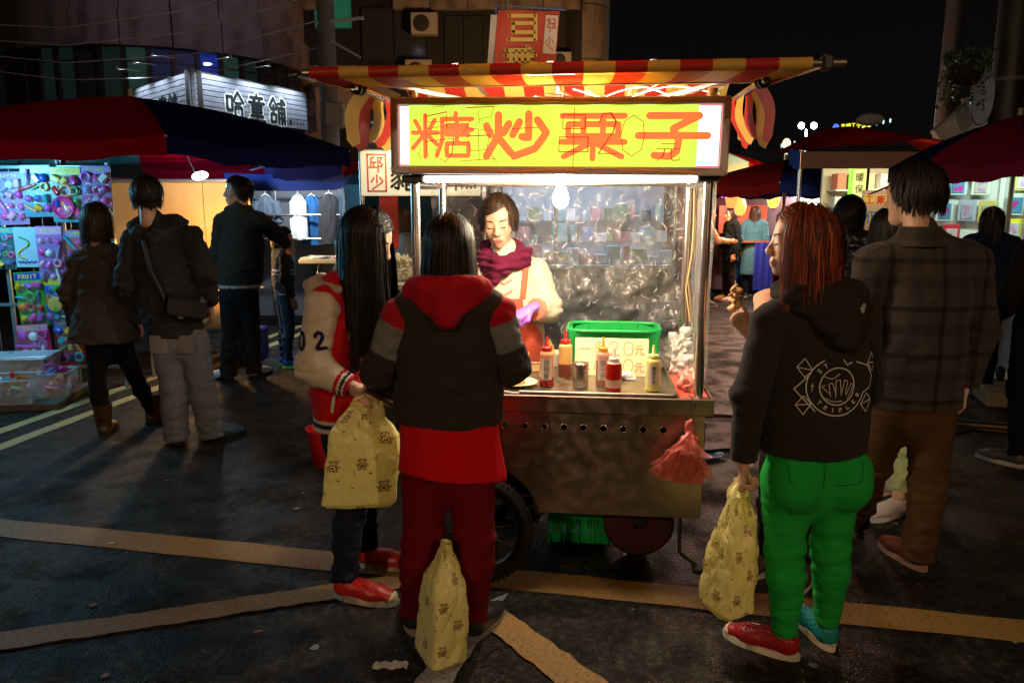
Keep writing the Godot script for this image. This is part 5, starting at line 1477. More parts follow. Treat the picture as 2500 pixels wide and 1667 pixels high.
	part("inner_hood", net([B(Vector3(-0.085, 1.262, 0.07), Vector3(-0.085, 1.262, -0.08), 0.045, 0.045, 0.7, Vector3.UP), B(Vector3(-0.075, 1.27, 0.07), Vector3(0.02, 1.262, 0.115), 0.034, 0.02), B(Vector3(-0.09, 1.24, 0.0), Vector3(-0.12, 1.17, 0.0), 0.06, 0.03, 0.6, Vector3.BACK)], wopt(0.008, 0.008)), cloth(0.36, 0.31, 0.26), n)
	var num := M.new()
	ink(num, "2", Transform3D.IDENTITY, Vector2(0.0, 0), Vector2(0.042, 0.07), 0.0068, drape(a.o.armR, a.o.arm_oR, Vector3(-0.055, 1.12, 0.15), Vector3(1, 0, 0), Vector3(-0.06, 1, 0)))
	ink(num, "0", Transform3D.IDENTITY, Vector2(-0.052, -0.002), Vector2(0.042, 0.07), 0.0068, drape(a.o.armR, a.o.arm_oR, Vector3(-0.055, 1.12, 0.15), Vector3(0.9, 0, 0.35), Vector3(-0.06, 1, 0)))
	part("sleeve_number", num, mat(0.012, 0.01, 0.05, 0.7), n)
	var patch := M.new()
	ink(patch, arc(50, 26, 26, 22, 0, 360) + ";76 30 70 60 30 84;20 86 80 92 76 98 28 96", Transform3D.IDENTITY, Vector2(0, 0), Vector2(0.075, 0.16), 0.009, drape(a.top, a.o.top_o, Vector3(0.04, 1.12, 0.1), Vector3(0.9, 0, -0.3), Vector3(0, 1, 0)))
	part("chest_patch", patch, mat(0.014, 0.012, 0.012, 0.6), n)
	var outl := M.new()
	ink(outl, arc(50, 26, 40, 32, 0, 360), Transform3D.IDENTITY, Vector2(0, 0), Vector2(0.075, 0.16), 0.0025, drape(a.top, a.o.top_o, Vector3(0.04, 1.12, 0.1), Vector3(0.9, 0, -0.3), Vector3(0, 1, 0), 0.003))
	part("chest_patch", outl, mat(0.5, 0.42, 0.34, 0.7), n)
	var pl := drape(a.top, a.o.top_o, Vector3(0.1, 1.2, 0.08), Vector3(0.75, 0, -0.66), Vector3(0.25, 1, 0.1), 0.006)
	for k in 4: part("snap_button", M.new().ball(pl.call(Vector2(0.0, -0.03 - 0.09 * k)), Vector3.ONE * 0.0075, Basis.IDENTITY, 10), chrome, n)
	var pocket := M.new()
	ink(pocket, "70 0 30 100", Transform3D.IDENTITY, Vector2(-0.02, 0), Vector2(0.03, 0.06), 0.006, drape(a.top, a.o.top_o, Vector3(0.0, 0.86, 0.1), Vector3(1, 0, 0), Vector3(0, 1, 0)))
	part("pocket_trim", pocket, mat(0.5, 0.46, 0.42, 0.7), n)
	solo("wallet", M.new().box(Vector3.ZERO, Vector3(0.13, 0.018, 0.07), Basis(Vector3.BACK, -0.6) * Basis(Vector3.UP, 0.3), 0.004), mat(0.07, 0.02, 0.015, 0.4), "dark brown wallet in the varsity jacket person's hand", "wallet", Vector3(-0.5, 0.875, -2.73))
	# --- the seller behind the counter
	var P3 := {"hed": Vector3(-0.035, 1.503, 0.05), "nek": Vector3(-0.005, 1.335, -0.02), "shR": Vector3(-0.155, 1.255, 0), "shL": Vector3(0.145, 1.255, -0.04), "chs": Vector3(-0.006, 1.09, -0.02), "wst": Vector3(0.016, 0.92, -0.04), "pel": Vector3(0.021, 0.8, -0.04), "elbR": Vector3(-0.2, 1.03, 0.03), "elbL": Vector3(0.215, 1.06, 0.02), "wriR": Vector3(-0.05, 1.06, 0.19), "wriL": Vector3(0.12, 1.09, 0.2), "hipR": Vector3(-0.06, 0.76, -0.04), "hipL": Vector3(0.1, 0.76, -0.04), "kneR": Vector3(-0.07, 0.42, -0.03), "kneL": Vector3(0.11, 0.42, -0.03), "ankR": Vector3(-0.08, 0.08, -0.05), "ankL": Vector3(0.12, 0.08, -0.05)}
	var knit := vtint(cloth(1, 1, 1, 0.95, 0.5))
	a = person("person", "person selling food in cream sweater, coral apron, maroon scarf and purple gloves", Vector3(-0.03, 0, -3.78), Vector3(-0.05, 0, 1), 1.62, {"cell": 0.01, "j": P3, "face": true, "look": Vector3(-0.1, -0.3, 1), "hup": Vector3(-0.1, 1, 0.28), "head": 1.04, "glove": Color(0.85, 0.55, 3.6), "gripL": true, "gripR": true, "fingL": Vector3(-0.8, -0.35, 0.5), "palmL": Vector3(-0.3, -0.8, -0.2), "fingR": Vector3(0.8, -0.3, 0.4), "palmR": Vector3(0.2, -0.8, -0.2),
		"top": {"name": "sweater", "mat": knit, "w": [0.18, 0.175, 0.172, 0.07], "flat": 0.72, "hem": 0.74, "amp": 0.002, "fold": 0.008, "sw": [0.076, 0.066, 0.052], "reach": 0.72, "paint": func(_p): return Color(0.66, 0.55, 0.4), "arm_paint": func(_t, u): return Color(0.6, 0.2, 0.14) if u > 0.66 else Color(0.66, 0.55, 0.4), "arm_fold": 0.014},
		"legs": {"name": "trousers", "mat": cloth(0.02, 0.02, 0.025), "hem": 0.07}, "shoes": [rubber, rubber],
		"hair": {"mat": hair_dark, "cols": [Color(0.035, 0.02, 0.013), Color(0.06, 0.034, 0.02), Color(0.022, 0.014, 0.01)], "len": 0.15, "tip_y": 1.47, "n": 1500, "seed": 21, "face": 0.72, "fringe": 0.98, "part": -0.55, "drop": 1.9, "vol": 1.02, "w": 0.7}})
	n = a.node
	var apron := M.new()
	var dr := drape(a.top, a.o.top_o, Vector3(0.0, 1.13, 0.0), Vector3(1, 0, 0), Vector3(0, 1, 0), 0.008)
	apron.grid(20, 20, func(u, v):
		var yy = -0.0 - 0.5 * v
		var hw: float = lerpf(0.085, 0.19, smoothstep(0.05, 0.45, v))
		var q: Vector3 = dr.call(Vector2((u - 0.5) * 2.0 * hw, maxf(yy, -0.34)))
		q.y = 1.13 + yy
		q.z += 0.02 + 0.012 * sin(u * 17.0 + v * 2.0) * v
		return q)
	part("apron", apron, cloth(0.62, 0.1, 0.055, 0.8, 0.3), n)
	for s in [-1, 1]:
		part("apron_strap", M.new().grid(10, 2, func(u, v): return dr.call(Vector2(s * lerpf(0.085, 0.105, u) + (v - 0.5) * 0.03, u * 0.19)) + Vector3(0, 0, 0.006)), cloth(0.62, 0.13, 0.07, 0.8, 0.3), n)
	var chev := M.new()
	for k in 2:
		for e in 2: ink(chev, "8 20 50 80 92 20", Transform3D.IDENTITY, Vector2(-0.06, 0.105 - 0.055 * k - 0.008 * e), Vector2(0.1, 0.04), 0.0022, drape(a.top, a.o.top_o, Vector3(0.0, 1.13, 0.0), Vector3(1, 0, 0), Vector3(0, 1, 0), 0.004))
	part("chevron", chev, mat(0.5, 0.25, 0.16, 0.8), n)
	var scarf := [B(Vector3(-0.1, 1.33, 0.03), Vector3(-0.03, 1.285, 0.1), 0.043, 0.05), B(Vector3(-0.03, 1.285, 0.1), Vector3(0.085, 1.335, 0.05), 0.05, 0.043), B(Vector3(0.085, 1.335, 0.05), Vector3(0.05, 1.37, -0.08), 0.043, 0.04), B(Vector3(-0.1, 1.33, 0.03), Vector3(-0.08, 1.37, -0.08), 0.043, 0.04), B(Vector3(-0.1, 1.29, 0.06), Vector3(-0.055, 1.235, 0.11), 0.04, 0.035), B(Vector3(-0.08, 1.37, -0.08), Vector3(0.05, 1.37, -0.08), 0.04, 0.04)]
	part("scarf", net(scarf, wopt(0.006, 0.016, [], [], 0.02, Vector3(1.0, 4.5, 1.0))), cloth(0.1, 0.01, 0.032, 0.95, 0.4), n)
	# --- woman in green jeans seen from behind, face in profile
	var P4 := {"hed": Vector3(-0.074, 1.451, -0.01), "nek": Vector3(-0.029, 1.297, 0), "shL": Vector3(-0.165, 1.205, 0.02), "shR": Vector3(0.155, 1.208, -0.04), "chs": Vector3(0.0, 1.058, 0), "wst": Vector3(0.0, 0.878, 0.01), "pel": Vector3(0.0, 0.76, 0.01), "elbL": Vector3(-0.23, 0.954, 0.04), "elbR": Vector3(0.225, 0.94, -0.12), "wriL": Vector3(-0.242, 0.715, 0.04), "wriR": Vector3(0.12, 0.95, -0.28), "hipL": Vector3(-0.081, 0.64, 0.01), "hipR": Vector3(0.094, 0.64, 0), "kneL": Vector3(-0.077, 0.385, 0.03), "kneR": Vector3(0.091, 0.389, 0.01), "ankL": Vector3(-0.065, 0.097, 0.05), "ankR": Vector3(0.111, 0.089, -0.02)}
	var green := cloth(0.014, 0.31, 0.045, 0.75, 0.25)
	a = person("person", "person with reddish hair in profile, black printed hoodie and bright green jeans", Vector3(1.03, 0, -2.46), Vector3(-0.18, 0, -1), 1.58, {"cell": 0.009, "j": P4, "face": true, "look": Vector3(-1, -0.12, -0.16), "gripL": true, "palmL": Vector3(1, 0, 0.2), "thumbL": Vector3(0, 0, -1),
		"top": {"name": "hoodie", "mat": black, "w": [0.2, 0.185, 0.18, 0.068], "flat": 0.72, "hem": 0.755, "amp": 0.002, "fold": 0.006, "sw": [0.07, 0.06, 0.043], "paint": func(_p): return Color(0.025, 0.021, 0.0195), "arm_paint": func(_t, _u): return Color(0.026, 0.022, 0.02)},
		"legs": {"name": "green_jeans", "mat": green, "w": [0.158, 0.089, 0.066, 0.063, 0.041], "hem": 0.085, "amp": 0.0016, "knee": 0.006, "cuff": 0.005, "seat": 0.09, "k": 0.02, "stretch": Vector3(0.7, 3.2, 0.7)},
		"shoes": [mat(0.3, 0.008, 0.012, 0.4), white_sole, 0.98, mat(0.6, 0.5, 0.34, 0.5), Vector3(-0.95, 0, -0.75), Vector3(-0.1, 0, -1), mat(0.01, 0.2, 0.2, 0.4)],
		"hair": {"mat": hair_mat(1, 1, 1, 0.4), "cols": [Color(0.2, 0.036, 0.012), Color(0.13, 0.022, 0.008), Color(0.3, 0.065, 0.022), Color(0.06, 0.013, 0.007)], "len": 0.42, "tip_y": 1.3, "ragged": 3.0, "wave": 2.2, "n": 1700, "seed": 33, "face": 0.72, "fringe": 0.85, "drop": 1.65, "flare": 0.05, "vol": 1.06, "seg": 12, "w": 0.7, "avoid": [B(Vector3(-0.15, 1.22, 0.0), Vector3(0.14, 1.22, -0.03), 0.07, 0.07, 1.0, Vector3.UP)]}})
	n = a.node
	var hood2 := [B(Vector3(-0.09, 1.29, 0.05), Vector3(0.02, 1.17, 0.13), 0.055, 0.035, 0.65), B(Vector3(0.1, 1.29, 0.01), Vector3(0.03, 1.17, 0.13), 0.055, 0.035, 0.65), B(Vector3(-0.07, 1.29, 0.06), Vector3(0.08, 1.29, 0.05), 0.05, 0.05), B(Vector3(0.02, 1.26, 0.1), Vector3(0.03, 1.16, 0.13), 0.07, 0.04, 0.6), B(Vector3(-0.12, 1.285, -0.05), Vector3(-0.1, 1.28, 0.05), 0.036, 0.045)]
	part("hood", net(hood2, wopt(0.008, 0.012, [], [], 0.035)), cloth(0.025, 0.021, 0.0195, 0.9, 0.15), n)
	var seam := M.new()
	var em := M.new()
	var dp := drape(a.top, a.o.top_o, Vector3(0.03, 1.02, 0.06), Vector3(1, 0, 0.08), Vector3(0, 1, 0), 0.004)
	var bxs := Vector2(0.29, 0.2)
	var o0 := Vector2(-0.155, 0.085)
	ink(em, arc(50, 50, 34, 47, 118, 340) + ";" + arc(50, 50, 20, 30, 0, 360), Transform3D.IDENTITY, o0, bxs, 0.002, dp)
	ink(em, "20 30 4 56 26 90;96 40 88 20 72 12;97 40 94 58 82 64;56 8 60 16 66 12", Transform3D.IDENTITY, o0, bxs, 0.0018, dp)
	ink(em, "42 66 40 46 44 44 48 62;48 68 48 40 53 40 54 60;54 64 58 40 62 42 59 62;60 64 66 46 69 50 62 70;40 60 32 50 36 48;36 68 44 74 56 74;34 34 44 38 52 30", Transform3D.IDENTITY, o0, bxs, 0.0012, dp)
	for q in [[6, 20, 1], [6, 82, -1], [88, 16, 1], [80, 82, -1]]:
		ink(em, "%d %d %d %d;%d %d %d %d;%d %d %d %d;%d %d %d %d;%d %d %d %d" % [q[0], q[1], q[0] + 8, q[1] - 14 * q[2], q[0] + 8, q[1] - 14 * q[2], q[0] + 16, q[1] + 4 * q[2], q[0] + 16, q[1] + 4 * q[2], q[0] + 8, q[1] + 16 * q[2], q[0] + 8, q[1] + 16 * q[2], q[0], q[1], q[0], q[1], q[0] + 16, q[1] + 4 * q[2]], Transform3D.IDENTITY, o0, bxs, 0.0013, dp)
	var word := ["T", "R", "I", "P", "L", "E", "R"]
	for k in 7:
		var an := deg_to_rad(222.0 + 19.0 * k)
		var c2 := Vector2(o0.x + bxs.x * 0.5 + cos(an) * 0.0785, o0.y - bxs.y * 0.5 + sin(an) * 0.077)
		var rot := an + PI / 2
		ink(em, word[k], Transform3D.IDENTITY, Vector2(-0.006, 0.007), Vector2(0.012, 0.014), 0.0013, func(p: Vector2) -> Vector3: return dp.call(c2 + p.rotated(rot)))
	for k in 2:
		var an := deg_to_rad(140.0 - 19.0 * k)
		var c2 := Vector2(o0.x + bxs.x * 0.5 + cos(an) * 0.0785, o0.y - bxs.y * 0.5 + sin(an) * 0.077)
		var rot := an - PI / 2
		ink(em, ["S", "T"][k], Transform3D.IDENTITY, Vector2(-0.006, 0.007), Vector2(0.012, 0.014), 0.0013, func(p: Vector2) -> Vector3: return dp.call(c2 + p.rotated(rot)))
	ink(em, "cross", Transform3D.IDENTITY, Vector2(-0.1, -0.005), Vector2(0.02, 0.026), 0.0013, dp)
	part("back_print", em, mat(0.5, 0.48, 0.45, 0.8), n)
	var snow := M.new()
	for k in 4: ink(snow, "50 0 50 100;40 14 50 24 60 14;40 86 50 76 60 86", Transform3D.IDENTITY, Vector2(0, 0), Vector2(0.03, 0.034), 0.0009, func(p: Vector2) -> Vector3: return drape(hood2, {"k": 0.035, "noise": wrinkle_noise, "amp": 0.012}, Vector3(0.085, 1.255, 0.1), Vector3(1, 0, 0), Vector3(0, 1, 0), 0.004).call((p - Vector2(0.015, -0.017)).rotated(k * PI / 4)))
	part("snowflake_print", snow, mat(0.55, 0.53, 0.5, 0.8), n)
	var st := drape([B(Vector3(0, 0.82, 0.01), Vector3(0, 0.64, 0.0), 0.178, 0.178, 0.66), B(Vector3(-0.081, 0.64, -0.0), Vector3(-0.081, 0.69, 0.05), 0.095, 0.09), B(Vector3(0.094, 0.64, 0), Vector3(0.094, 0.69, 0.05), 0.095, 0.09)], {"k": 0.02, "noise": wrinkle_noise}, Vector3(0, 0.72, 0.1), Vector3(1, 0, 0), Vector3(0, 1, 0), 0.006)
	ink(seam, "8 0 12 70 40 82;62 82 88 72 92 0;50 0 50 96", Transform3D.IDENTITY, Vector2(-0.15, 0.03), Vector2(0.3, 0.1), 0.0012, st)
	part("pocket_seam", seam, cloth(0.006, 0.12, 0.016), n)
	# --- tall man in the plaid shirt, on the right
	var P5 := {"hed": Vector3(-0.06, 1.61, 0.01), "nek": Vector3(-0.022, 1.45, 0.02), "shL": Vector3(-0.2, 1.345, 0), "shR": Vector3(0.222, 1.36, 0), "chs": Vector3(0.03, 1.176, 0), "wst": Vector3(0.03, 0.926, 0), "pel": Vector3(0.034, 0.78, 0), "elbL": Vector3(-0.225, 1.06, 0), "elbR": Vector3(0.295, 1.04, 0), "wriL": Vector3(-0.15, 0.81, -0.05), "wriR": Vector3(0.25, 0.79, 0), "hipL": Vector3(-0.064, 0.7, 0), "hipR": Vector3(0.115, 0.7, 0), "kneL": Vector3(-0.105, 0.38, -0.06), "kneR": Vector3(0.101, 0.37, 0.05), "ankL": Vector3(-0.081, 0.082, -0.22), "ankR": Vector3(0.046, 0.07, 0.12)}
	var plaid := cloth(1, 1, 1, 0.9, 0.2)
	plaid.albedo_texture = image_of(128, 128, func(x, y):
		var v := 1.0
		v *= 0.45 if absf(x - 30) < 7 else 1.0
		v *= 0.45 if absf(y - 30) < 7 else 1.0
		v *= 0.72 if absf(x - 88) < 14 else 1.0
		v *= 0.72 if absf(y - 88) < 14 else 1.0
		v *= 1.35 if (x == 60 or y == 60) else 1.0
		var c = Color(0.052 * v, 0.042 * v, 0.036 * v) * (1.0 + 0.15 * ((x * 7 + y * 3) % 4 - 1.5))
		return c.linear_to_srgb())
	plaid.uv1_scale = Vector3.ONE * 5.0
	a = person("person", "tall person from behind in dark plaid shirt, brown trousers and red cap", Vector3(1.75, 0, -3.2), Vector3(-0.1, 0, -1), 1.72, {"cell": 0.011, "j": P5, "look": Vector3(-0.45, -0.05, -1), "head": 1.06,
		"top": {"name": "plaid_shirt", "mat": plaid, "w": [0.195, 0.188, 0.19, 0.075], "flat": 0.66, "hem": 0.7, "amp": 0.003, "fold": 0.008, "sw": [0.075, 0.066, 0.052]},
		"legs": {"name": "trousers", "mat": cloth(0.075, 0.04, 0.018, 0.8, 0.2), "w": [0.165, 0.098, 0.072, 0.068, 0.062], "hem": 0.045, "amp": 0.003, "cuff": 0.016, "knee": 0.01},
		"shoes": [mat(0.08, 0.015, 0.01, 0.5), mat(0.3, 0.2, 0.15, 0.6), 1.05, null, Vector3(-0.5, 0, -1), Vector3(-0.2, 0, -1)],
		"hair": {"mat": hair_mat(1, 1, 1, 0.42), "cols": [Color(0.012, 0.009, 0.007), Color(0.02, 0.014, 0.011)], "len": 0.055, "n": 2200, "seed": 44, "face": 1.25, "vol": 1.06, "back": 2.0, "w": 0.8}})
	n = a.node
	part("collar", M.new().lathe([Vector2(0.1, -0.045), Vector2(0.084, 0.0), Vector2(0.074, 0.035), Vector2(0.079, 0.036), Vector2(0.106, -0.045)], 24, Transform3D(Basis.IDENTITY, Vector3(-0.025, 1.458, 0.03))), plaid, n)
	part("cap_brim", M.new().grid(8, 8, func(u, v): return Vector3(-0.115, 1.672, -0.03) + Vector3(-0.085 * v, -0.045 * v, -0.06 * v) + Vector3(0.06, 0, -0.075) * (u - 0.5) * (1.1 - 0.5 * v)), cloth(0.12, 0.01, 0.015), n)
	# --- person half hidden behind the green jeans, holding up a skewer
	var P11 := {"elbR": Vector3(-0.15, 0.98, 0.12), "wriR": Vector3(-0.3, 1.105, 0.22), "hed": Vector3(0.05, 1.43, 0.0)}
	a = person("person", "person mostly hidden behind the green jeans, peach top, holding up a skewer", Vector3(1.19, 0, -2.98), Vector3(-0.4, 0, 1), 1.46, {"cell": 0.013, "gripR": true, "j": P11, "fingR": Vector3(-0.55, 0.75, 0.1), "palmR": Vector3(0.3, 0.2, -0.9), "thumbR": Vector3(0.6, 0.7, -0.3),
		"top": {"name": "top", "mat": cloth(0.55, 0.3, 0.2), "w": [0.15, 0.135, 0.14, 0.06], "reach": 0.8}, "legs": {"name": "camouflage_trousers", "mat": cloth(0.035, 0.032, 0.025), "hem": 0.06},
		"shoes": [mat(0.06, 0.035, 0.03, 0.6), mat(0.55, 0.5, 0.45, 0.6), 0.98, null, Vector3(-0.7, 0, 0.7), Vector3(-0.9, 0, 0.4)], "hair": {"mat": hair_dark, "cols": dk, "len": 0.3, "tip_y": 1.3, "n": 500, "seed": 51}})
	var sk := thing("food_skewer", "battered quail egg skewer held up in a fist beside the right pole", "skewer", Vector3(0.845, 1.2, -2.79))
	part("batter", net([B(Vector3(0, 0.0, 0), Vector3(-0.002, 0.045, 0.0), 0.014, 0.016), B(Vector3(-0.002, 0.045, 0), Vector3(-0.004, 0.075, 0), 0.015, 0.011), B(Vector3(0.01, 0.05, 0), Vector3(0.026, 0.058, 0), 0.006, 0.003), B(Vector3(-0.01, 0.052, 0), Vector3(-0.026, 0.05, 0.004), 0.006, 0.003)], wopt(0.004, 0.02, [], [], 0.008, Vector3(5, 5, 5))), mat(0.55, 0.33, 0.12, 0.5), sk)
	part("stick", M.new().tube([Vector3(0.006, -0.1, 0), Vector3(-0.004, 0.1, 0)], 0.002, 6), mat(0.6, 0.42, 0.2, 0.6), sk)
	# --- the cream carrier bags
	var bt := mat(1, 1, 1, 0.32)
	bt.albedo_texture = bag_tex()
	bt.uv1_scale = Vector3(3.2, 2.2, 1)
	bt.backlight_enabled = true; bt.backlight = Color(0.8, 0.78, 0.6)
	carrier("large cream bear print carrier bag held by the varsity jacket person", Vector3(-0.585, 0.445, -2.70), 0.1, Vector3(0.29, 0.41, 0.09), bt, 3, 0.08, Vector3(-0.545, 0.885, -2.70), 0.5)
	var bt2 := bt.duplicate()
	bt2.uv1_scale = Vector3(2.4, 2.8, 1)
	carrier("cream bear print carrier bag standing on the road between the maroon leggings", Vector3(-0.255, 0.0, -2.40), 0.5, Vector3(0.145, 0.43, 0.2), bt2, 8, 0.06, null, 0.3)
	carrier("front cream bear print carrier bag in the green jeans person's hand", Vector3(0.745, 0.19, -2.38), 0.45, Vector3(0.13, 0.42, 0.17), bt2, 12, 0.03, Vector3(0.787, 0.655, -2.42), 0.4)
	carrier("second cream bear print carrier bag, hidden behind the first beside green jeans", Vector3(0.815, 0.24, -2.50), 0.2, Vector3(0.1, 0.38, 0.15), bt2, 17, 0.0, Vector3(0.79, 0.655, -2.43), 0.4)

# ---------------------------------------------------------------- buildings and far things
func lamp_spot(at: Vector3, to: Vector3, e: float, c: Color, ang := 50.0) -> void:
	var l := SpotLight3D.new()
	l.name = "spot_light"
	l.light_energy = e; l.light_color = c; l.spot_angle = ang; l.spot_range = 30.0; l.spot_attenuation = 2.0; l.light_size = 0.05; l.shadow_enabled = true; l.spot_angle_attenuation = 0.8
	add_child(l, true)
	l.look_at_from_position(at, to, Vector3.UP)
func grime(r: float, g: float, b: float, rough := 0.85) -> StandardMaterial3D:
	var m := mat(1, 1, 1, rough)
	m.albedo_texture = ntex(256, noise(0.012, 5, 91), [[0.0, lc(r * 0.45, g * 0.45, b * 0.45)], [0.5, lc(r, g, b)], [1.0, lc(r * 1.3, g * 1.3, b * 1.3)]])
	m.uv1_triplanar = true; m.uv1_world_triplanar = true
	m.uv1_scale = Vector3(0.5, 0.22, 0.5)
	return m
func build_street() -> void:
	var wall := grime(0.24, 0.2, 0.21)
	var wall2 := grime(0.3, 0.25, 0.21)
	var dark := mat(0.02, 0.018, 0.018, 0.6)
	var frame_m := mat(0.03, 0.028, 0.028, 0.5)
	var pane := mat(0.05, 0.055, 0.06, 0.08)
	# round-fronted building: rows of facade panels with recessed joints, and a ribbon of windows, some lit
	var c := Vector3(-10.2, 0, -23.0)
	var b := thing("round_building", "dark round fronted building with a curved ribbon of dim windows", "building", c)
	var rad := 4.1
	var cyl := func(m: M, a0: float, a1: float, y0: float, y1: float, r: float, th: float) -> M:
		m.grid(4, 1, func(u, v):
			var a := lerpf(a0, a1, u)
			return Vector3(sin(a) * r, lerpf(y1, y0, v), cos(a) * r))
		for e in [a0, a1]: m.face([Vector3(sin(e) * r, y0, cos(e) * r), Vector3(sin(e) * r, y1, cos(e) * r), Vector3(sin(e) * (r - th), y1, cos(e) * (r - th)), Vector3(sin(e) * (r - th), y0, cos(e) * (r - th))])
		for y in [y0, y1]:
			m.grid(4, 1, func(u, v): return Vector3(sin(lerpf(a0, a1, u)) * (r - th * v), y, cos(lerpf(a0, a1, u)) * (r - th * v)))
		return m
	var core := M.new()
	core.lathe([Vector2(rad - 0.35, 0), Vector2(rad - 0.35, 16), Vector2(0, 16.0)], 48)
	part("core", core, dark, b)
	var rows := [[0.0, 1.9], [1.93, 4.2], [5.5, 6.3], [6.33, 7.3], [7.33, 8.6], [10.0, 11.0], [11.03, 12.2], [13.6, 15.9]]
	for rw in rows:
		for k in 11: part("facade_panel", cyl.call(M.new(), -1.5 + 0.28 * k + 0.004, -1.5 + 0.28 * (k + 1) - 0.004, rw[0], rw[1], rad + (0.12 if rw[0] == 5.5 else 0.0), 0.3), wall, b)
	var blue := glow(0.02, 0.06, 0.6, 0.22)
	var blue2 := glow(0.02, 0.03, 0.12, 0.16)
	var teal := glow(0.07, 0.2, 0.15, 0.1)
	var teal2 := glow(0.06, 0.13, 0.1, 0.05)
	var glazing := [pane, pane, pane, pane, pane, pane, pane, pane, teal2, teal2, pane, teal2, teal, blue2, blue2, blue, teal, teal2, pane, pane, pane, pane]
	for k in 22:
		var a0 := -1.5 + 0.14 * k
		var w := part("window", cyl.call(M.new(), a0 + 0.015, a0 + 0.125, 4.22, 5.48, rad - 0.12, 0.02), glazing[k], b)
		part("window_frame", cyl.call(M.new(), a0 - 0.013, a0 + 0.013, 4.2, 5.5, rad - 0.03, 0.2), frame_m, w)
		part("window_bar", cyl.call(M.new(), a0 + 0.015, a0 + 0.125, 5.15, 5.18, rad - 0.1, 0.02), frame_m, w)
		if k == 15: part("ceiling_lamp", M.new().ball(Vector3(sin(a0 + 0.05) * (rad - 0.105), 5.22, cos(a0 + 0.05) * (rad - 0.105)), Vector3(0.16, 0.04, 0.03)), glow(0.75, 0.95, 1.0, 2.0), w)
	for k in 22: part("upper_window", cyl.call(M.new(), -1.5 + 0.14 * k + 0.015, -1.5 + 0.14 * k + 0.125, 8.62, 9.98, rad - 0.15, 0.02), pane, b)
	# shop front with a plank sign round its corner
	var sb := thing("corner_shop", "corner shop with a lit white plank signboard reading three big characters", "shop", Vector3(-5.98, 0, -14.5))
	var plank := mat(0.5, 0.52, 0.56, 0.6)
	plank.albedo_texture = ntex(256, noise(0.03, 4, 95), [[0.0, lc(0.2, 0.21, 0.23)], [0.5, lc(0.42, 0.44, 0.48)], [1.0, lc(0.6, 0.62, 0.66)]])
	plank.uv1_triplanar = true; plank.uv1_scale = Vector3(0.5, 2.0, 0.5)
	var dirs := [Vector3(1.38, 0, -2.55).normalized(), Vector3(-2.5, 0, -2.5).normalized()]
	var lens := [2.95, 3.6]
	for f in 2:
		var d: Vector3 = dirs[f]
		var nn := d.cross(Vector3.UP) if f == 0 else Vector3.UP.cross(d)
		if nn.z < 0.0: nn = -nn
		var bs := Basis(d, Vector3.UP, d.cross(Vector3.UP))
		for k in 8: part("sign_plank", M.new().box(d * (lens[f] * 0.5 + 0.02) + Vector3(0, 3.36 + 0.1 * k, 0), Vector3(lens[f], 0.092, 0.05), bs, 0.008), plank, sb)
		part("wall", M.new().box(d * lens[f] * 0.5 - nn * 0.12 + Vector3(0, 2.1, 0), Vector3(lens[f], 4.1, 0.14), bs), dark, sb)
		var out := M.new()
		var let := M.new()
		var x := Transform3D(Basis(d if f == 0 else -d, Vector3.UP, nn), Vector3(0, 3.72, 0) + nn * 0.032)
		if f == 0:
			for k in 3:
				for p in 2: ink(out if p == 0 else let, ["ha", "tong", "shop"][k], Transform3D(x.basis, x.origin + nn * (0.002 if p == 0 else 0.012)), Vector2(0.72 + 0.56 * k, 0.18), Vector2(0.46, 0.56), 0.058 if p == 0 else 0.03)
			for k in 7: ink(let, ["ha", "one", "shop", "work", "T", "child", "E"][k], Transform3D(x.basis, x.origin + nn * 0.01), Vector2(2.2 + 0.1 * k, -0.22), Vector2(0.075, 0.1), 0.007)
		else:
			for k in 2: ink(let, ["shop", "tong"][k], Transform3D(x.basis, x.origin + nn * 0.012), Vector2(-1.1 - 0.5 * k, 0.1), Vector2(0.42, 0.5), 0.03)
		if f == 0: part("letter_outline", out, mat(0.75, 0.76, 0.74, 0.5), sb)
		part("lettering", let, mat(0.012, 0.02, 0.02, 0.5), sb)
		for k in 3:  # unseen lamps above the sign, placed to light the planks
			var lp: Vector3 = sb.position + d * (0.5 + k * 0.95) + Vector3(0, 4.4, 0) + nn * 0.5
			part("unseen_sign_lamp", M.new().tube([lp - sb.position - nn * 0.42, lp - sb.position], 0.012, 6).lathe([Vector2(0.015, 0.04), Vector2(0.04, -0.02), Vector2(0.035, -0.02), Vector2(0, 0.02)], 12, Transform3D(Basis.IDENTITY, lp - sb.position)), dark_iron, sb)
			lamp_spot(lp, lp + Vector3(0, -1, 0) - nn * 0.75, 3.6 if f == 0 else 2.4, Color(0.88, 0.94, 1.0), 48.0)
	part("corner_trim", M.new().box(Vector3(0, 3.76, 0.0), Vector3(0.09, 0.84, 0.09), Basis(Vector3.UP, 0.8), 0.01), plank, sb)
	# the apartment block behind
	var ab := thing("apartment_block", "dark apartment block with air conditioners and a rounded corner at its right", "building", Vector3(-1.6, 0, -24.0))
	var openings := [[-3.9, 7.7, 1.2, 1.3, true], [-2.0, 6.9, 2.0, 1.5, true], [0.15, 6.6, 1.2, 1.6, false], [1.0, 3.6, 1.2, 1.9, false], [-0.5, 4.1, 1.1, 1.5, false], [3.3, 5.0, 0.9, 1.4, false], [1.8, 6.9, 1.2, 1.3, false]]
	part("wall", M.new().box(Vector3(-0.9, 8, -1.6), Vector3(9.4, 16, 2.6)), dark, ab)
	var cells_y := [0.0, 1.5, 3.0, 4.4, 5.0, 6.0, 7.6, 9.2, 11.0, 13.0]
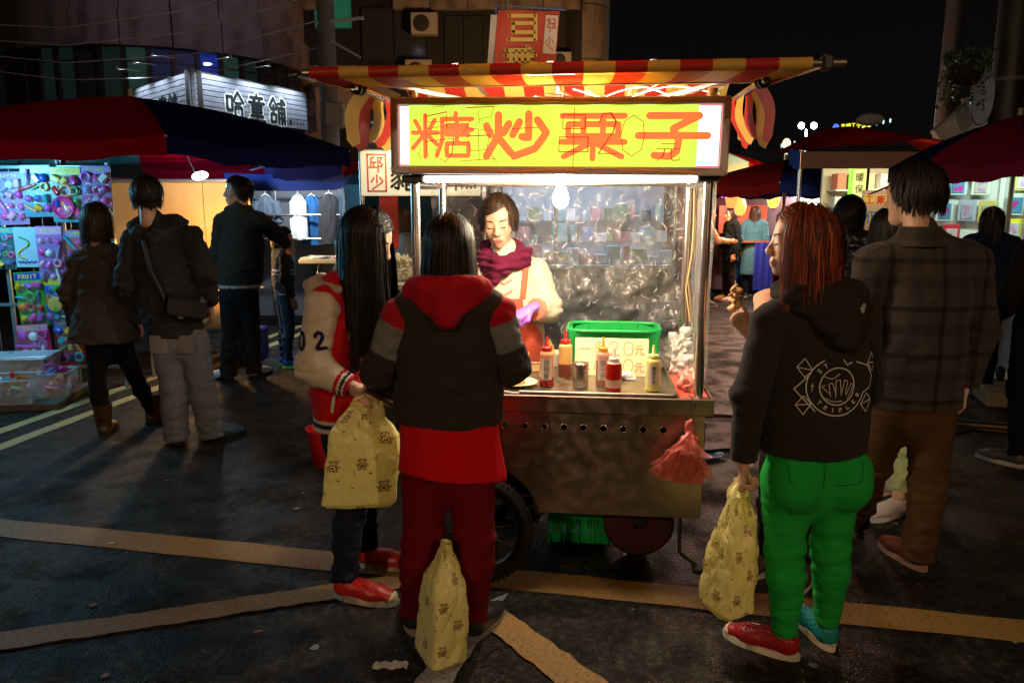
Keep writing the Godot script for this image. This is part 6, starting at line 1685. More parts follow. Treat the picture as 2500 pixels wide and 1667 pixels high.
	for y in cells_y.size() - 1:
		for k in 8:
			var x0 := -5.5 + 1.15 * k
			var yc: float = (cells_y[y] + cells_y[y + 1]) * 0.5
			var hit := false
			for o in openings: hit = hit or (absf(o[0] - x0 - 0.575) < o[2] * 0.5 + 0.3 and absf(o[1] - yc) < o[3] * 0.5 + 0.35)
			if hit or (y + k * 3) % 7 == 5 or (y == 4 and k > 1 and k < 6): continue
			part("facade_panel", M.new().box(Vector3(x0 + 0.575, yc, -0.2), Vector3(1.13, cells_y[y + 1] - cells_y[y] - 0.03, 0.2), Basis.IDENTITY, 0.01), wall2, ab)
	for o in openings:
		var w := part("window", M.new().box(Vector3(o[0], o[1], -0.27), Vector3(o[2], o[3], 0.02)), glow(0.05, 0.5, 0.3, 0.1) if o[0] == -3.9 else pane, ab)
		for s in 3: part("frame", M.new().box(Vector3(o[0] + (s - 1) * o[2] * 0.5, o[1], -0.22), Vector3(0.06, o[3], 0.08)), frame_m, w)
		for s in 2: part("frame", M.new().box(Vector3(o[0], o[1] + (s - 0.5) * o[3], -0.222), Vector3(o[2], 0.06, 0.07)), frame_m, w)
	for q in 4:
		for y in 7: part("corner_panel", M.new().grid(4, 1, func(u, v):
			var a = PI * 0.5 * (q + 0.01 + u * 0.98) / 4.0
			return Vector3(3.75 + sin(a) * 0.95, 3.0 + 1.6 * y + 1.57 * v, -1.05 + cos(a) * 0.95)), wall2, ab)
	part("corner_core", M.new().lathe([Vector2(0.9, 0), Vector2(0.9, 15), Vector2(0, 15)], 24, Transform3D(Basis.IDENTITY, Vector3(3.75, 0, -1.05))), dark, ab)
	var fan := mat(0.04, 0.04, 0.04, 0.6)
	for p in [[-1.25, 5.75, 0.8], [-1.05, 7.1, 0.8], [3.1, 6.05, 0.6]]:
		var ac := part("air_conditioner", M.new().box(Vector3(p[0], p[1], 0.2), Vector3(p[2], p[2] * 0.78, 0.34), Basis.IDENTITY, 0.02), mat(0.5, 0.47, 0.42, 0.6), ab)
		part("fan_grille", M.new().lathe([Vector2(0, 0.02), Vector2(0.1, 0.03), Vector2(p[2] * 0.3, 0.02), Vector2(p[2] * 0.31, 0.0)], 24, Transform3D(Basis(Vector3.RIGHT, PI / 2), Vector3(p[0] - p[2] * 0.1, p[1], 0.37))), fan, ac)
	part("arch", M.new().grid(24, 2, func(u, v): return Vector3(-4.4 + 2.6 * u, 4.7 + 0.75 * sin(PI * (0.25 + 0.6 * u)) - 1.4 * v, 0.4)), wall2, ab)
	lamp_spot(Vector3(1.5, 3.2, -16), Vector3(-0.5, 6.2, -24), 26.0, Color(1.0, 0.72, 0.45), 45.0)  # unseen warm light, placed to light the apartment block from below
	lamp_spot(Vector3(-4.1, 8.3, -14.6), Vector3(-9.6, 6.4, -19.5), 5.0, Color(0.92, 0.8, 0.9), 48.0)  # unseen lamp high on the pole, placed to light the round building
	var pole := thing("utility_pole", "tall grey concrete utility pole beside the plank signboard", "utility pole", Vector3(-3.55, 0, -15.0))
	part("shaft", M.new().tube([Vector3(0, 0, 0), Vector3(0, 12, 0)], [0.19, 0.13], 14), mat(0.2, 0.19, 0.19, 0.85), pole)
	part("unseen_flood_lamp", M.new().box(Vector3(-0.5, 8.35, 0.4), Vector3(0.3, 0.16, 0.2), Basis.IDENTITY, 0.03), glow(0.8, 0.7, 0.9, 2.0), pole)  # unseen lamp above the view, lights the round building
	part("meter_box", M.new().box(Vector3(0.16, 3.38, 0.2), Vector3(0.34, 0.42, 0.16), Basis.IDENTITY, 0.02), mat(0.4, 0.38, 0.35, 0.6), pole)
	part("bracket", M.new().box(Vector3(0.3, 5.1, 0.1), Vector3(0.9, 0.05, 0.05), Basis(Vector3.BACK, 0.1)).box(Vector3(0.35, 4.6, 0.1), Vector3(0.7, 0.04, 0.04), Basis(Vector3.BACK, -0.5)), dark_iron, pole)
	for k in 4: solo("overhead_cable", M.new().tube([Vector3(-3.5, 6.2 - 0.5 * k, -15.1), Vector3(-6.5, 5.5 - 0.42 * k, -15.8), Vector3(-9.5, 5.35 - 0.35 * k, -16.6), Vector3(-13, 5.7 - 0.3 * k, -17.5)], 0.012, 6), rubber, ["topmost overhead cable running left from the utility pole", "second overhead cable down, left of the utility pole", "third overhead cable down, left of the utility pole", "lowest overhead cable crossing the round building's windows"][k], "cable")
	# the grill shop beyond the pole
	var gs := thing("grill_shop", "narrow grill shop with dim green characters and a lit white strip", "shop", Vector3(-2.3, 0, -16.0))
	part("fascia", M.new().box(Vector3(0, 3.25, 0), Vector3(2.0, 0.75, 0.15), Basis.IDENTITY, 0.01), mat(0.035, 0.045, 0.06, 0.4), gs)
	for k in 7: part("fascia_panel", M.new().box(Vector3(-0.86 + 0.285 * k, 3.25, 0.085), Vector3(0.27, 0.73, 0.02), Basis.IDENTITY, 0.004), mat(0.05, 0.065, 0.085, 0.35), gs)
	var gl := M.new()
	for k in 3: ink(gl, ["carbon", "roast", "cake"][k], Transform3D(Basis.IDENTITY, Vector3(0, 0, 0.1)), Vector2(-0.62 + 0.5 * k, 3.4), Vector2(0.42, 0.42), 0.022)
	part("lettering", gl, glow(0.16, 0.3, 0.24, 0.5), gs)
	part("light_strip", M.new().box(Vector3(0.35, 2.66, 0.1), Vector3(1.3, 0.26, 0.08), Basis.IDENTITY, 0.01), glow(0.85, 0.97, 1.0, 2.2), gs)
	area(Vector3(-1.95, 2.66, -15.84), Vector3(0, -0.3, 1), Vector2(1.2, 0.24), 0.7, Color(0.85, 0.95, 1.0))
	part("small_sign", M.new().box(Vector3(-0.62, 2.66, 0.15), Vector3(0.46, 0.28, 0.08), Basis.IDENTITY, 0.01), glow(0.8, 0.85, 0.55, 0.4), gs)
	part("back_wall", M.new().box(Vector3(0, 1.3, -0.9), Vector3(4.0, 2.6, 0.1)), mat(0.12, 0.1, 0.09, 0.7), gs)
	# far: floodlights, a string of lamps and a lit roof sign
	var fp := thing("floodlight_mast", "far floodlight mast with two dazzling white lamps", "floodlight", Vector3(15.33, 0, -40))
	part("mast", M.new().tube([Vector3(0, 0, 0), Vector3(0, 5.7, 0)], 0.05, 8), dark_iron, fp)
	for s in [-1, 1]: part("lamp", M.new().ball(Vector3(s * 0.33, 5.88, 0.15), Vector3(0.17, 0.17, 0.08)), glow(0.8, 1.0, 0.97, 14.0), fp)
	omni(Vector3(15.33, 5.88, -39.7), 30.0, Color(0.8, 1.0, 0.97), 0.2)
	for k in 17:
		var t := k / 16.0
		if k > 8 and k < 12: continue
		solo("string_lamp", M.new().ball(Vector3.ZERO, Vector3(0.07, 0.17, 0.07), Basis.IDENTITY, 8), glow(0.55, 0.95, 1.0, 1.6), "small pale blue lamp in the string of lights on the far roofline", "lamp", Vector3(lerpf(21.1, 29.5, t), lerpf(6.55, 8.2, t) + (0.25 if k > 12 else 0.0), -60), 0.0, "string of lamps on the far roofline")
	var rs := thing("roof_sign", "tiny yellow lit roof sign beside a blue round emblem", "sign", Vector3(25.9, 7.95, -60))
	var rl := M.new()
	for k in 6: ink(rl, ["direct", "cake", "work", "child", "keep", "E"][k], Transform3D(Basis(Vector3.BACK, 0.1), Vector3.ZERO), Vector2(-0.2 + 0.4 * k, 0.25), Vector2(0.34, 0.42), 0.035)
	part("lettering", rl, glow(0.9, 0.85, 0.05, 1.0), rs)
	part("emblem", M.new().lathe([Vector2(0, 0.05), Vector2(0.24, 0.05), Vector2(0.26, 0)], 16, Transform3D(Basis(Vector3.RIGHT, PI / 2), Vector3(-0.6, 0.0, 0))), glow(0.1, 0.2, 0.9, 1.0), rs)
	struct("far_building", M.new().box(Vector3(26, 3.2, -61.5), Vector3(16, 6.0, 2)), dark)
	for p in [[11.2, -32.0, 4.3], [12.4, -33.0, 4.8], [13.6, -35.0, 4.4]]: solo("lamp_post", M.new().tube([Vector3.ZERO, Vector3(0, p[2], 0)], 0.05, 8), mat(0.25, 0.26, 0.26, 0.5, 0.5), "thin far lamp post, %s of three below the string of lights" % ["leftmost", "middle", "rightmost"][int(p[0] - 11.0) if p[0] < 13 else 2], "lamp post", Vector3(p[0], 0, p[1]))
	var yl := thing("street_lamp", "small warm yellow lamp glowing above the far navy umbrella", "lamp", Vector3(5.2, 0, -14.5))
	part("post", M.new().tube([Vector3.ZERO, Vector3(0, 2.72, 0)], 0.03, 8), dark_iron, yl)
	part("globe", M.new().ball(Vector3(0, 2.8, 0), Vector3(0.075, 0.1, 0.075)), glow(1.0, 0.75, 0.2, 4.0), yl)
	# pitched timber roof and pipes at the right edge
	var hb := thing("timber_roof_house", "dark house at the right edge with white gable beam and slatted eaves", "building", Vector3(5.2, 0, -9.0))
	var white := mat(0.42, 0.42, 0.4, 0.6)
	var bd := Vector3(0.98, 0.87, 0.0).normalized()
	part("gable_beam", M.new().box(Vector3(0.75, 3.2, 0), Vector3(2.5, 0.28, 0.12), Basis(Vector3.BACK, atan2(0.87, 0.98)), 0.01), white, hb)
	for k in 9: part("eave_slat", M.new().box(Vector3(0.5 + 0.15 * k, 2.62 + 0.1 * k, -0.6), Vector3(0.05, 0.12, 1.1), Basis(Vector3.BACK, 0.7), 0.005), mat(0.22, 0.2, 0.17, 0.7), hb)
	part("soffit", M.new().box(Vector3(1.4, 3.3, -0.75), Vector3(2.6, 0.04, 1.2), Basis(Vector3.BACK, atan2(0.87, 0.98))), mat(0.12, 0.11, 0.1, 0.8), hb)
	part("wall", M.new().box(Vector3(1.9, 1.5, -1.0), Vector3(2.4, 3.0, 0.3)), mat(0.05, 0.05, 0.05, 0.8), hb)
	part("drain_pipe", M.new().tube([Vector3(0.36, 0, 0.3), Vector3(0.36, 6, 0.3)], 0.17, 16), mat(0.015, 0.015, 0.017, 0.5), hb)
	for y in [2.5, 3.0]: part("pipe_bracket", M.new().lathe([Vector2(0.172, -0.02), Vector2(0.18, -0.018), Vector2(0.18, 0.018), Vector2(0.172, 0.02)], 16, Transform3D(Basis.IDENTITY, Vector3(0.36, y, 0.3))), mat(0.1, 0.1, 0.1, 0.5), hb)
	var ov := solo("oval_sign", M.new().lathe([Vector2(0, 0.04), Vector2(0.3, 0.04), Vector2(0.32, 0.02), Vector2(0.32, -0.02), Vector2(0, -0.02)], 28, Transform3D(Basis(Vector3.BACK, PI / 2) .scaled(Vector3(1, 1, 0.35)), Vector3.ZERO)), mat(0.12, 0.2, 0.34, 0.4), "narrow blue oval sign seen edge on beside the drain pipe", "sign", Vector3(5.2, 2.8, -8.55), 1.15)
	solo("tall_post", M.new().tube([Vector3.ZERO, Vector3(0.05, 9, 0)], [0.14, 0.12], 14), mat(0.05, 0.05, 0.055, 0.5), "tall dark post rising behind the red canopy on the right", "post", Vector3(6.72, 0, -12.0))
	var hp := thing("hanging_plant", "dark hanging basket with trailing green leaves by the gable beam", "plant", Vector3(4.72, 2.95, -8.1))
	part("basket", M.new().lathe([Vector2(0, -0.12), Vector2(0.12, -0.1), Vector2(0.17, 0.0), Vector2(0.18, 0.08)], 16), mat(0.02, 0.016, 0.012, 0.8), hp)
	var r := RandomNumberGenerator.new()
	r.seed = 77
	var lv := M.new()
	for k in 420:
		var a := r.randf() * TAU
		var fall := r.randf()
		var p := Vector3(cos(a) * (0.12 + 0.12 * r.randf()), 0.2 - 0.55 * fall * fall * (1.0 if k % 3 else 0.4), sin(a) * (0.12 + 0.12 * r.randf()))
		var bs := Basis(Vector3(r.randf() - 0.5, r.randf() - 0.5, r.randf() - 0.5).normalized(), r.randf() * TAU)
		lv.face([p, p + bs * Vector3(0.02, 0.02, 0.004), p + bs * Vector3(0.0, 0.05, 0), p + bs * Vector3(-0.02, 0.02, 0.004)])
	part("leaves", lv, mat(0.04, 0.075, 0.025, 0.6), hp)
# big market umbrella: eight panels between ribs, a short valance, a pole
func umbrella(label: String, c: Vector3, r: float, drop: float, a0: float, mats: Array, pole_h := -1.0, valance := 0.14) -> Node3D:
	var t := thing("market_umbrella", label, "umbrella", Vector3(c.x, 0, c.z))
	var top := Vector3(0, c.y, 0)
	var tips := []
	for k in 9:
		var a := a0 + TAU * k / 8
		tips.append(Vector3(cos(a) * r, c.y - drop, sin(a) * r))
	for k in 8:
		var p := M.new()
		p.grid(10, 10, func(u, v):
			var e: Vector3 = tips[k].lerp(tips[k + 1], u)
			var q := top.lerp(e, v)
			q.y += 0.12 * drop * sin(PI * v) - 0.05 * sin(PI * u) * v * v
			return q + Vector3(e.x, 0, e.z) * (-0.06 * sin(PI * u) * v * v))
		p.grid(10, 2, func(u, v):
			var e: Vector3 = tips[k].lerp(tips[k + 1], u)
			return e + Vector3(e.x, 0, e.z) * (-0.06 * sin(PI * u)) + Vector3(0, -0.05 * sin(PI * u) - valance * v * (1.0 - 0.2 * absf(sin(u * 9.0))), 0))
		part("panel", p, mats[k % mats.size()], t)
		part("rib", M.new().tube([top - Vector3(0, 0.03, 0), top.lerp(tips[k], 0.5) + Vector3(0, 0.1 * drop, 0) - Vector3(0, 0.02, 0), tips[k] - Vector3(0, 0.012, 0)], 0.009, 6), mat(0.35, 0.3, 0.2, 0.5), t)
	part("pole", M.new().tube([Vector3(0, maxf(pole_h, 0.0), 0), Vector3(0, c.y + 0.06, 0)], 0.022, 10), mat(0.3, 0.24, 0.15, 0.5), t)
	return t
func quad_of(p: Array) -> M:
	var m := M.new()
	m.face(p)
	return m
var lib := {}
var toy_mats := []
func toy_pack(label: String, at: Vector3, w: float, h: float, card: Array, head: Array, sd: int, turn := 0.0, roll := 0.0, big := "", word := "") -> void:
	var t := thing("toy_pack", label, "toy pack", at, turn, "toy packs hanging on the rack")
	t.rotation.z = roll
	var r := RandomNumberGenerator.new()
	r.seed = sd
	part("card", M.new().box(Vector3(0, 0, 0), Vector3(w, h, 0.006), Basis.IDENTITY, 0.002), mat(pow(card[0], 1.35) * 0.9, pow(card[1], 1.35) * 0.9, pow(card[2], 1.35) * 0.9, 0.35), t)
	part("header", M.new().box(Vector3(0, h * 0.42, 0.0035), Vector3(w * 0.96, h * 0.13, 0.003)), mat(head[0], head[1], head[2], 0.35), t)
	var x := Transform3D(Basis.IDENTITY, Vector3(0, 0, 0.0056))
	var let := M.new()
	if word:
		for k in word.length(): ink(let, word[k], x, Vector2(-w * 0.34 + w * 0.68 * k / word.length(), h * 0.455), Vector2(w * 0.6 / word.length(), h * 0.075), w * 0.02)
	else:
		for k in 5: ink(let, ["S", "T", "child", "E", "P"][(k + sd) % 5], x, Vector2(-w * 0.3 + w * 0.12 * k, h * 0.45), Vector2(w * 0.095, h * 0.06), w * 0.014)
	part("print", let, mat(0.75, 0.6, 0.1, 0.4) if sd % 2 else mat(0.75, 0.75, 0.78, 0.4), t)
	var pal := [[0.6, 0.03, 0.03], [0.7, 0.45, 0.02], [0.02, 0.35, 0.05], [0.03, 0.08, 0.5], [0.65, 0.08, 0.35], [0.35, 0.08, 0.5], [0.02, 0.35, 0.5], [0.7, 0.2, 0.03]]
	if big == "pink": pal = [[0.65, 0.05, 0.35], [0.5, 0.1, 0.5], [0.75, 0.3, 0.5], [0.3, 0.3, 0.6], [0.7, 0.7, 0.75]]
	for k in 8:
		if not lib.has(str(pal[k % pal.size()])):
			lib[str(pal[k % pal.size()])] = mat(pal[k % pal.size()][0], pal[k % pal.size()][1], pal[k % pal.size()][2], 0.25)
			toy_mats.append(lib[str(pal[k % pal.size()])])
	if not lib.has("toys"):
		lib.toys = [M.new().ball(Vector3.ZERO, Vector3(0.02, 0.02, 0.014)).mesh(), M.new().tube([Vector3(0, -0.04, 0), Vector3(0, 0.0, 0), Vector3(0, 0.04, 0)], [0.006, 0.009, 0.006], 8).mesh(), M.new().lathe([Vector2(0, -0.02), Vector2(0.014, -0.02), Vector2(0.02, 0.02), Vector2(0.016, 0.02), Vector2(0, -0.01)], 12).mesh(), M.new().box(Vector3.ZERO, Vector3(0.03, 0.045, 0.02), Basis.IDENTITY, 0.005).mesh(), M.new().lathe([Vector2(0.03, 0), Vector2(0.027, 0.006), Vector2(0.018, 0.006), Vector2(0.015, 0), Vector2(0.018, -0.006), Vector2(0.027, -0.006), Vector2(0.03, 0)], 18, Transform3D(Basis(Vector3.RIGHT, PI / 2), Vector3.ZERO)).mesh()]
	var cols := 3
	var rowsn := 4
	for k in cols * rowsn:
		var o := MeshInstance3D.new()
		o.name = "toy"
		o.mesh = lib.toys[r.randi() % 5]
		o.material_override = lib[str(pal[r.randi() % pal.size()])]
		o.position = Vector3((k % cols - 1) * w * 0.29 + r.randf_range(-0.01, 0.01), h * 0.26 - h * 0.2 * int(k / cols) + r.randf_range(-0.01, 0.01), 0.018)
		o.rotation.z = r.randf() * TAU
		o.scale = Vector3.ONE * w / 0.24 * r.randf_range(1.2, 1.9)
		t.add_child(o, true)
	if big == "bowl": part("toy_bowl", M.new().lathe([Vector2(0, 0.0), Vector2(0.06, 0.01), Vector2(0.085, 0.03), Vector2(0.09, 0.03)], 20, Transform3D(Basis(Vector3.RIGHT, PI / 2), Vector3(-0.02, -h * 0.22, 0.02))), mat(0.6, 0.03, 0.25, 0.2), t)
	if big == "pizza":
		part("toy_plate", M.new().lathe([Vector2(0, 0.012), Vector2(0.08, 0.012), Vector2(0.09, 0.0)], 24, Transform3D(Basis(Vector3.RIGHT, PI / 2), Vector3(0, -h * 0.05, 0.02))), mat(0.03, 0.08, 0.5, 0.25), t)
		part("toy_pizza", M.new().lathe([Vector2(0, 0.02), Vector2(0.06, 0.02), Vector2(0.066, 0.01)], 24, Transform3D(Basis(Vector3.RIGHT, PI / 2), Vector3(-0.01, -h * 0.05, 0.026))), mat(0.6, 0.4, 0.1, 0.4), t)
	var f := noise(22.0, 2, sd)
	var bl := clear(0.07, 0.07)
	part("blister", M.new().grid(16, 20, func(u, v):
		var e := minf(minf(u, 1 - u) * 7.0, minf(v, 1 - v) * 9.0)
		return Vector3((u - 0.5) * w * 0.94, h * 0.35 - v * h * 0.82, 0.006 + 0.036 * smoothstep(0.0, 1.0, e) * (0.75 + 0.5 * f.get_noise_2d(u, v)))), bl, t)
func hung_garment(label: String, at: Vector3, w: float, h: float, bodym: Material, slm: Material, turn := 0.0, sd := 1) -> void:
	var t := thing("hanging_garment", label, "garment", at, turn, "clothes on the rail")
	var f := noise(5.0, 2, sd)
	part("body", M.new().grid(40, 14, func(u, v):
		var a: float = u * TAU
		var ww = lerpf(0.5, 1.0, smoothstep(0.0, 0.14, v)) * (1.0 + 0.12 * v)
		return Vector3(cos(a) * w * 0.5 * ww, -0.05 - v * h, sin(a) * 0.055 * ww + 0.03 * f.get_noise_3d(cos(a), v * 0.3, sin(a)))), bodym, t)
	if slm:
		for s in [-1, 1]: part("sleeve", M.new().tube([Vector3(s * w * 0.42, -0.12, 0), Vector3(s * w * 0.6, -0.3, 0.0), Vector3(s * w * 0.66, -h * 0.78, 0.02)], [0.062, 0.058, 0.045], 10), slm, t)
	part("hanger", M.new().tube([Vector3(-w * 0.3, -0.07, 0), Vector3(0, -0.02, 0), Vector3(w * 0.3, -0.07, 0)], 0.006, 6).tube([Vector3(0, -0.02, 0), Vector3(0, 0.02, 0), Vector3(0.012, 0.04, 0)], 0.003, 6), mat(0.5, 0.5, 0.52, 0.3), t)
func build_left() -> void:
	var crimson := mat(0.15, 0.002, 0.014, 0.8)
	var navy := mat(0.006, 0.008, 0.045, 0.8)
	var brick := mat(0.15, 0.006, 0.006, 0.8)
	for m in [crimson, navy, brick]:
		m.normal_enabled = true; m.normal_texture = weave_n; m.uv1_triplanar = true; m.uv1_scale = Vector3.ONE * 9.0; m.normal_scale = 0.3
		m.backlight_enabled = true; m.backlight = m.albedo_color.srgb_to_linear() * 1.2; m.metallic_specular = 0.0
	umbrella("big crimson and navy market umbrella over the walkway on the left", Vector3(-3.4, 2.56, -6.9), 2.1, 0.5, deg_to_rad(58.6 - 45.0), [navy, crimson, navy, crimson, navy, crimson, navy, brick])
	# --- toy stall
	var rack := thing("toy_rack", "blue steel wire rack of the toy stall", "rack", Vector3(-3.95, 0, -6.45))
	var blue_steel := mat(0.25, 0.35, 0.42, 0.35, 0.6)
	for x in [-1.3, -0.42, 0.52]: part("post", M.new().box(Vector3(x, 0.98, 0), Vector3(0.03, 1.96, 0.03), Basis.IDENTITY, 0.004), blue_steel, rack)
	for y in [0.2, 0.75, 1.3, 1.92]: part("rail", M.new().box(Vector3(-0.38, y, 0.018), Vector3(1.84, 0.03, 0.02), Basis.IDENTITY, 0.004), blue_steel, rack)
	for k in 16: part("grid_wire", M.new().tube([Vector3(-1.27 + 0.12 * k, 0.2, 0.012), Vector3(-1.27 + 0.12 * k, 1.92, 0.012)], 0.003, 5), blue_steel, rack)
	toy_pack("purple castle shaped toy pack hanging at the left edge of the rack", Vector3(-4.22, 1.66, -6.38), 0.24, 0.44, [0.45, 0.3, 0.6], [0.3, 0.15, 0.5], 3, 0.05, 0.03, "pink")
	toy_pack("blue toy tool set pack, second in the top row of the rack", Vector3(-3.99, 1.72, -6.37), 0.25, 0.43, [0.05, 0.35, 0.5], [0.5, 0.65, 0.7], 5, 0.05, 0.02)
	toy_pack("yellow topped cooking toy pack with a magenta toy bowl", Vector3(-3.745, 1.69, -6.37), 0.26, 0.46, [0.08, 0.35, 0.5], [0.65, 0.55, 0.05], 7, 0.05, 0.0, "bowl")
	toy_pack("shiny purple toy pack, rightmost in the top row of the rack", Vector3(-3.49, 1.71, -6.37), 0.24, 0.44, [0.35, 0.22, 0.55], [0.3, 0.25, 0.6], 9, 0.05, -0.02, "pink")
	toy_pack("small teal toy pack at the left edge under the castle pack", Vector3(-4.33, 1.24, -6.4), 0.15, 0.36, [0.02, 0.2, 0.22], [0.1, 0.4, 0.45], 11, 0.05)
	var sw := thing("toy_board", "pale blue framed bead picture of a yellow and green swan", "toy", Vector3(-4.14, 1.25, -6.38), 0.05)
	part("board", M.new().box(Vector3.ZERO, Vector3(0.2, 0.34, 0.012), Basis.IDENTITY, 0.003), mat(0.3, 0.5, 0.62, 0.4), sw)
	var beads := [M.new(), M.new(), M.new()]
	for k in 22:
		var a := k / 21.0
		var p := Vector3(-0.05 + 0.06 * sin(a * 6.0) + 0.05 * a, 0.09 - 0.19 * a, 0.012)
		beads[0 if a < 0.4 else 1].ball(p, Vector3.ONE * 0.008, Basis.IDENTITY, 8)
	for k in 9: beads[2].ball(Vector3(-0.07 + 0.017 * k, -0.12 - 0.008 * (k % 2), 0.012), Vector3.ONE * 0.008, Basis.IDENTITY, 8)
	for k in 3:
		var bp := part("beads", beads[k], [mat(0.05, 0.5, 0.1, 0.3), mat(0.75, 0.6, 0.04, 0.3), mat(0.03, 0.06, 0.5, 0.3)][k], sw)
		bp.set_meta("kind", "stuff")
	toy_pack("tall lilac toy kitchen pack in the middle of the rack", Vector3(-3.93, 1.18, -6.36), 0.22, 0.5, [0.4, 0.2, 0.6], [0.55, 0.3, 0.6], 13, 0.05, 0.0, "pink")
	toy_pack("orange and red toy food pack beside the grey coated person's hair", Vector3(-3.68, 1.17, -6.38), 0.24, 0.46, [0.5, 0.12, 0.03], [0.2, 0.25, 0.5], 15, 0.05, 0.02)
	toy_pack("bright green fruit toy pack with yellow lettering", Vector3(-4.12, 0.81, -6.33), 0.235, 0.47, [0.04, 0.5, 0.02], [0.03, 0.06, 0.4], 17, 0.05, 0.05, "", "FRUIT")
	toy_pack("blue toy pizza pack with a round yellow pizza", Vector3(-3.9, 0.79, -6.35), 0.23, 0.4, [0.03, 0.3, 0.6], [0.6, 0.55, 0.05], 19, 0.05, 0.0, "pizza")
	toy_pack("hot pink toy cosmetics pack at the bottom of the rack", Vector3(-4.11, 0.4, -6.3), 0.27, 0.4, [0.6, 0.03, 0.3], [0.6, 0.3, 0.5], 21, 0.05, 0.06, "pink")
	toy_pack("red carded toy figure pack beside the hot pink pack", Vector3(-3.83, 0.44, -6.34), 0.22, 0.4, [0.45, 0.03, 0.02], [0.1, 0.15, 0.4], 23, 0.05, 0.08)
	toy_pack("magenta edged toy pack low behind the grey coat's hem", Vector3(-3.52, 0.42, -6.36), 0.28, 0.3, [0.5, 0.1, 0.45], [0.1, 0.3, 0.5], 25, 0.05, -0.05)
	var tarp := M.new().grid(20, 8, func(u, v): return Vector3(-5.6 + 2.3 * u, 2.05 - 0.22 * v - 0.06 * sin(u * PI * 2.0) * v, -6.75 + 0.06 * sin(u * 23.0) * v))
	solo("tarpaulin", tarp, mat(0.01, 0.05, 0.05, 0.25), "dark green glossy tarpaulin draped behind the toy rack", "tarpaulin")
	var roof := thing("stall_roof", "dark flat tarpaulin roof over the toy stall", "stall roof", Vector3(-4.9, 0, -5.9))
	part("sheet", M.new().grid(12, 8, func(u, v): return Vector3(-1.4 + 2.7 * u, 2.26 - 0.24 * u - 0.05 * sin(PI * u) * v, 0.9 - 1.7 * v)), mat(0.03, 0.028, 0.012, 0.7), roof)
	for x in [-1.35, 0.9]: part("post", M.new().tube([Vector3(x, 0, -0.8), Vector3(x, 2.14, -0.8)], 0.02, 8), blue_steel, roof)
	var tl := thing("stall_lamp", "cold white lamp out of view at the left, placed to light the toys", "lamp", Vector3(-4.4, 1.84, -5.5))  # out of view, placed to light the toy packs
	part("bulb", M.new().ball(Vector3.ZERO, Vector3(0.05, 0.07, 0.05)), glow(0.75, 0.95, 1.0, 10.0), tl)
	part("cord", M.new().tube([Vector3(0, 0.06, 0), Vector3(0, 0.16, 0)], 0.004, 5), rubber, tl)
	omni(Vector3(-4.4, 1.84, -5.5), TOY_E, Color(0.5, 0.86, 1.0), 0.05)
	# clear bins with toys on a low board
	solo("low_board", M.new().box(Vector3(0, 0.03, 0), Vector3(1.3, 0.06, 0.75), Basis.IDENTITY, 0.008), mat(0.1, 0.09, 0.08, 0.7), "low dark board on the road carrying the toy bins", "board", Vector3(-4.3, 0, -5.95), 0.18)
	var r := RandomNumberGenerator.new()
	r.seed = 5
	for q in [[-4.48, -5.75, 0.45, 0.2, 0.34, "red tray heaped with pink toys at the left edge of the low board", [0.45, 0.02, 0.03]], [-4.02, -5.78, 0.42, 0.19, 0.32, "long clear plastic bin of mixed toys at the front of the low board", null], [-4.12, -6.1, 0.5, 0.3, 0.3, "tall clear plastic bin with a pale lid behind the front bin", null], [-3.74, -5.98, 0.2, 0.2, 0.25, "small clear plastic bin at the right end of the low board", null]]:
		var t := thing("toy_bin", q[5], "bin", Vector3(q[0], 0.06, q[1]), 0.18)
		var bm: Material = mat(q[6][0], q[6][1], q[6][2], 0.35) if q[6] else clear(0.16, 0.2)
		var w: float = q[2]
		var h: float = q[3]
		var d: float = q[4]
		for s in [-1, 1]:
			part("side", M.new().box(Vector3(s * w * 0.5, h * 0.5, 0), Vector3(0.006, h, d), Basis(Vector3.BACK, -s * 0.08), 0.002), bm, t)
			part("side", M.new().box(Vector3(0, h * 0.5, s * d * 0.5), Vector3(w, h, 0.006), Basis(Vector3.RIGHT, s * 0.08), 0.002), bm, t)
		part("rim", M.new().tube([Vector3(-w * 0.52, h, -d * 0.52), Vector3(w * 0.52, h, -d * 0.52), Vector3(w * 0.52, h, d * 0.52), Vector3(-w * 0.52, h, d * 0.52), Vector3(-w * 0.52, h, -d * 0.52)], 0.008, 6), mat(0.45, 0.5, 0.55, 0.3), t)
		for k in 16:
			var o := MeshInstance3D.new()
			o.name = "toy"
			o.mesh = lib.toys[r.randi() % 5]
			o.material_override = toy_mats[r.randi() % toy_mats.size()]
			o.position = Vector3(r.randf_range(-0.4, 0.4) * w, 0.04 + r.randf() * h * 0.85, r.randf_range(-0.38, 0.38) * d)
			o.rotation = Vector3(r.randf() * 6, r.randf() * 6, r.randf() * 6)
			o.scale = Vector3.ONE * r.randf_range(1.2, 2.2)
			t.add_child(o, true)
		if q[1] == -6.1: part("lid", M.new().box(Vector3(0, h + 0.012, 0), Vector3(w * 1.06, 0.014, d * 1.06), Basis.IDENTITY, 0.005), mat(0.45, 0.55, 0.62, 0.3), t)
	# --- tan board stall with lamps
	var tan_m := grime(0.5, 0.3, 0.12)
	tan_m.albedo_texture = ntex(256, noise(0.01, 4, 97), [[0.0, lc(0.38, 0.22, 0.08)], [1.0, lc(0.58, 0.36, 0.15)]])
	var ts := thing("tan_stall", "stall with tan plywood back boards lit by warm lamps", "stall", Vector3(-3.55, 0, -8.3))
	for k in 3: part("board", M.new().box(Vector3(-0.62 + 0.52 * k, 1.05, 0), Vector3(0.512, 1.62, 0.02), Basis.IDENTITY, 0.003), tan_m, ts)
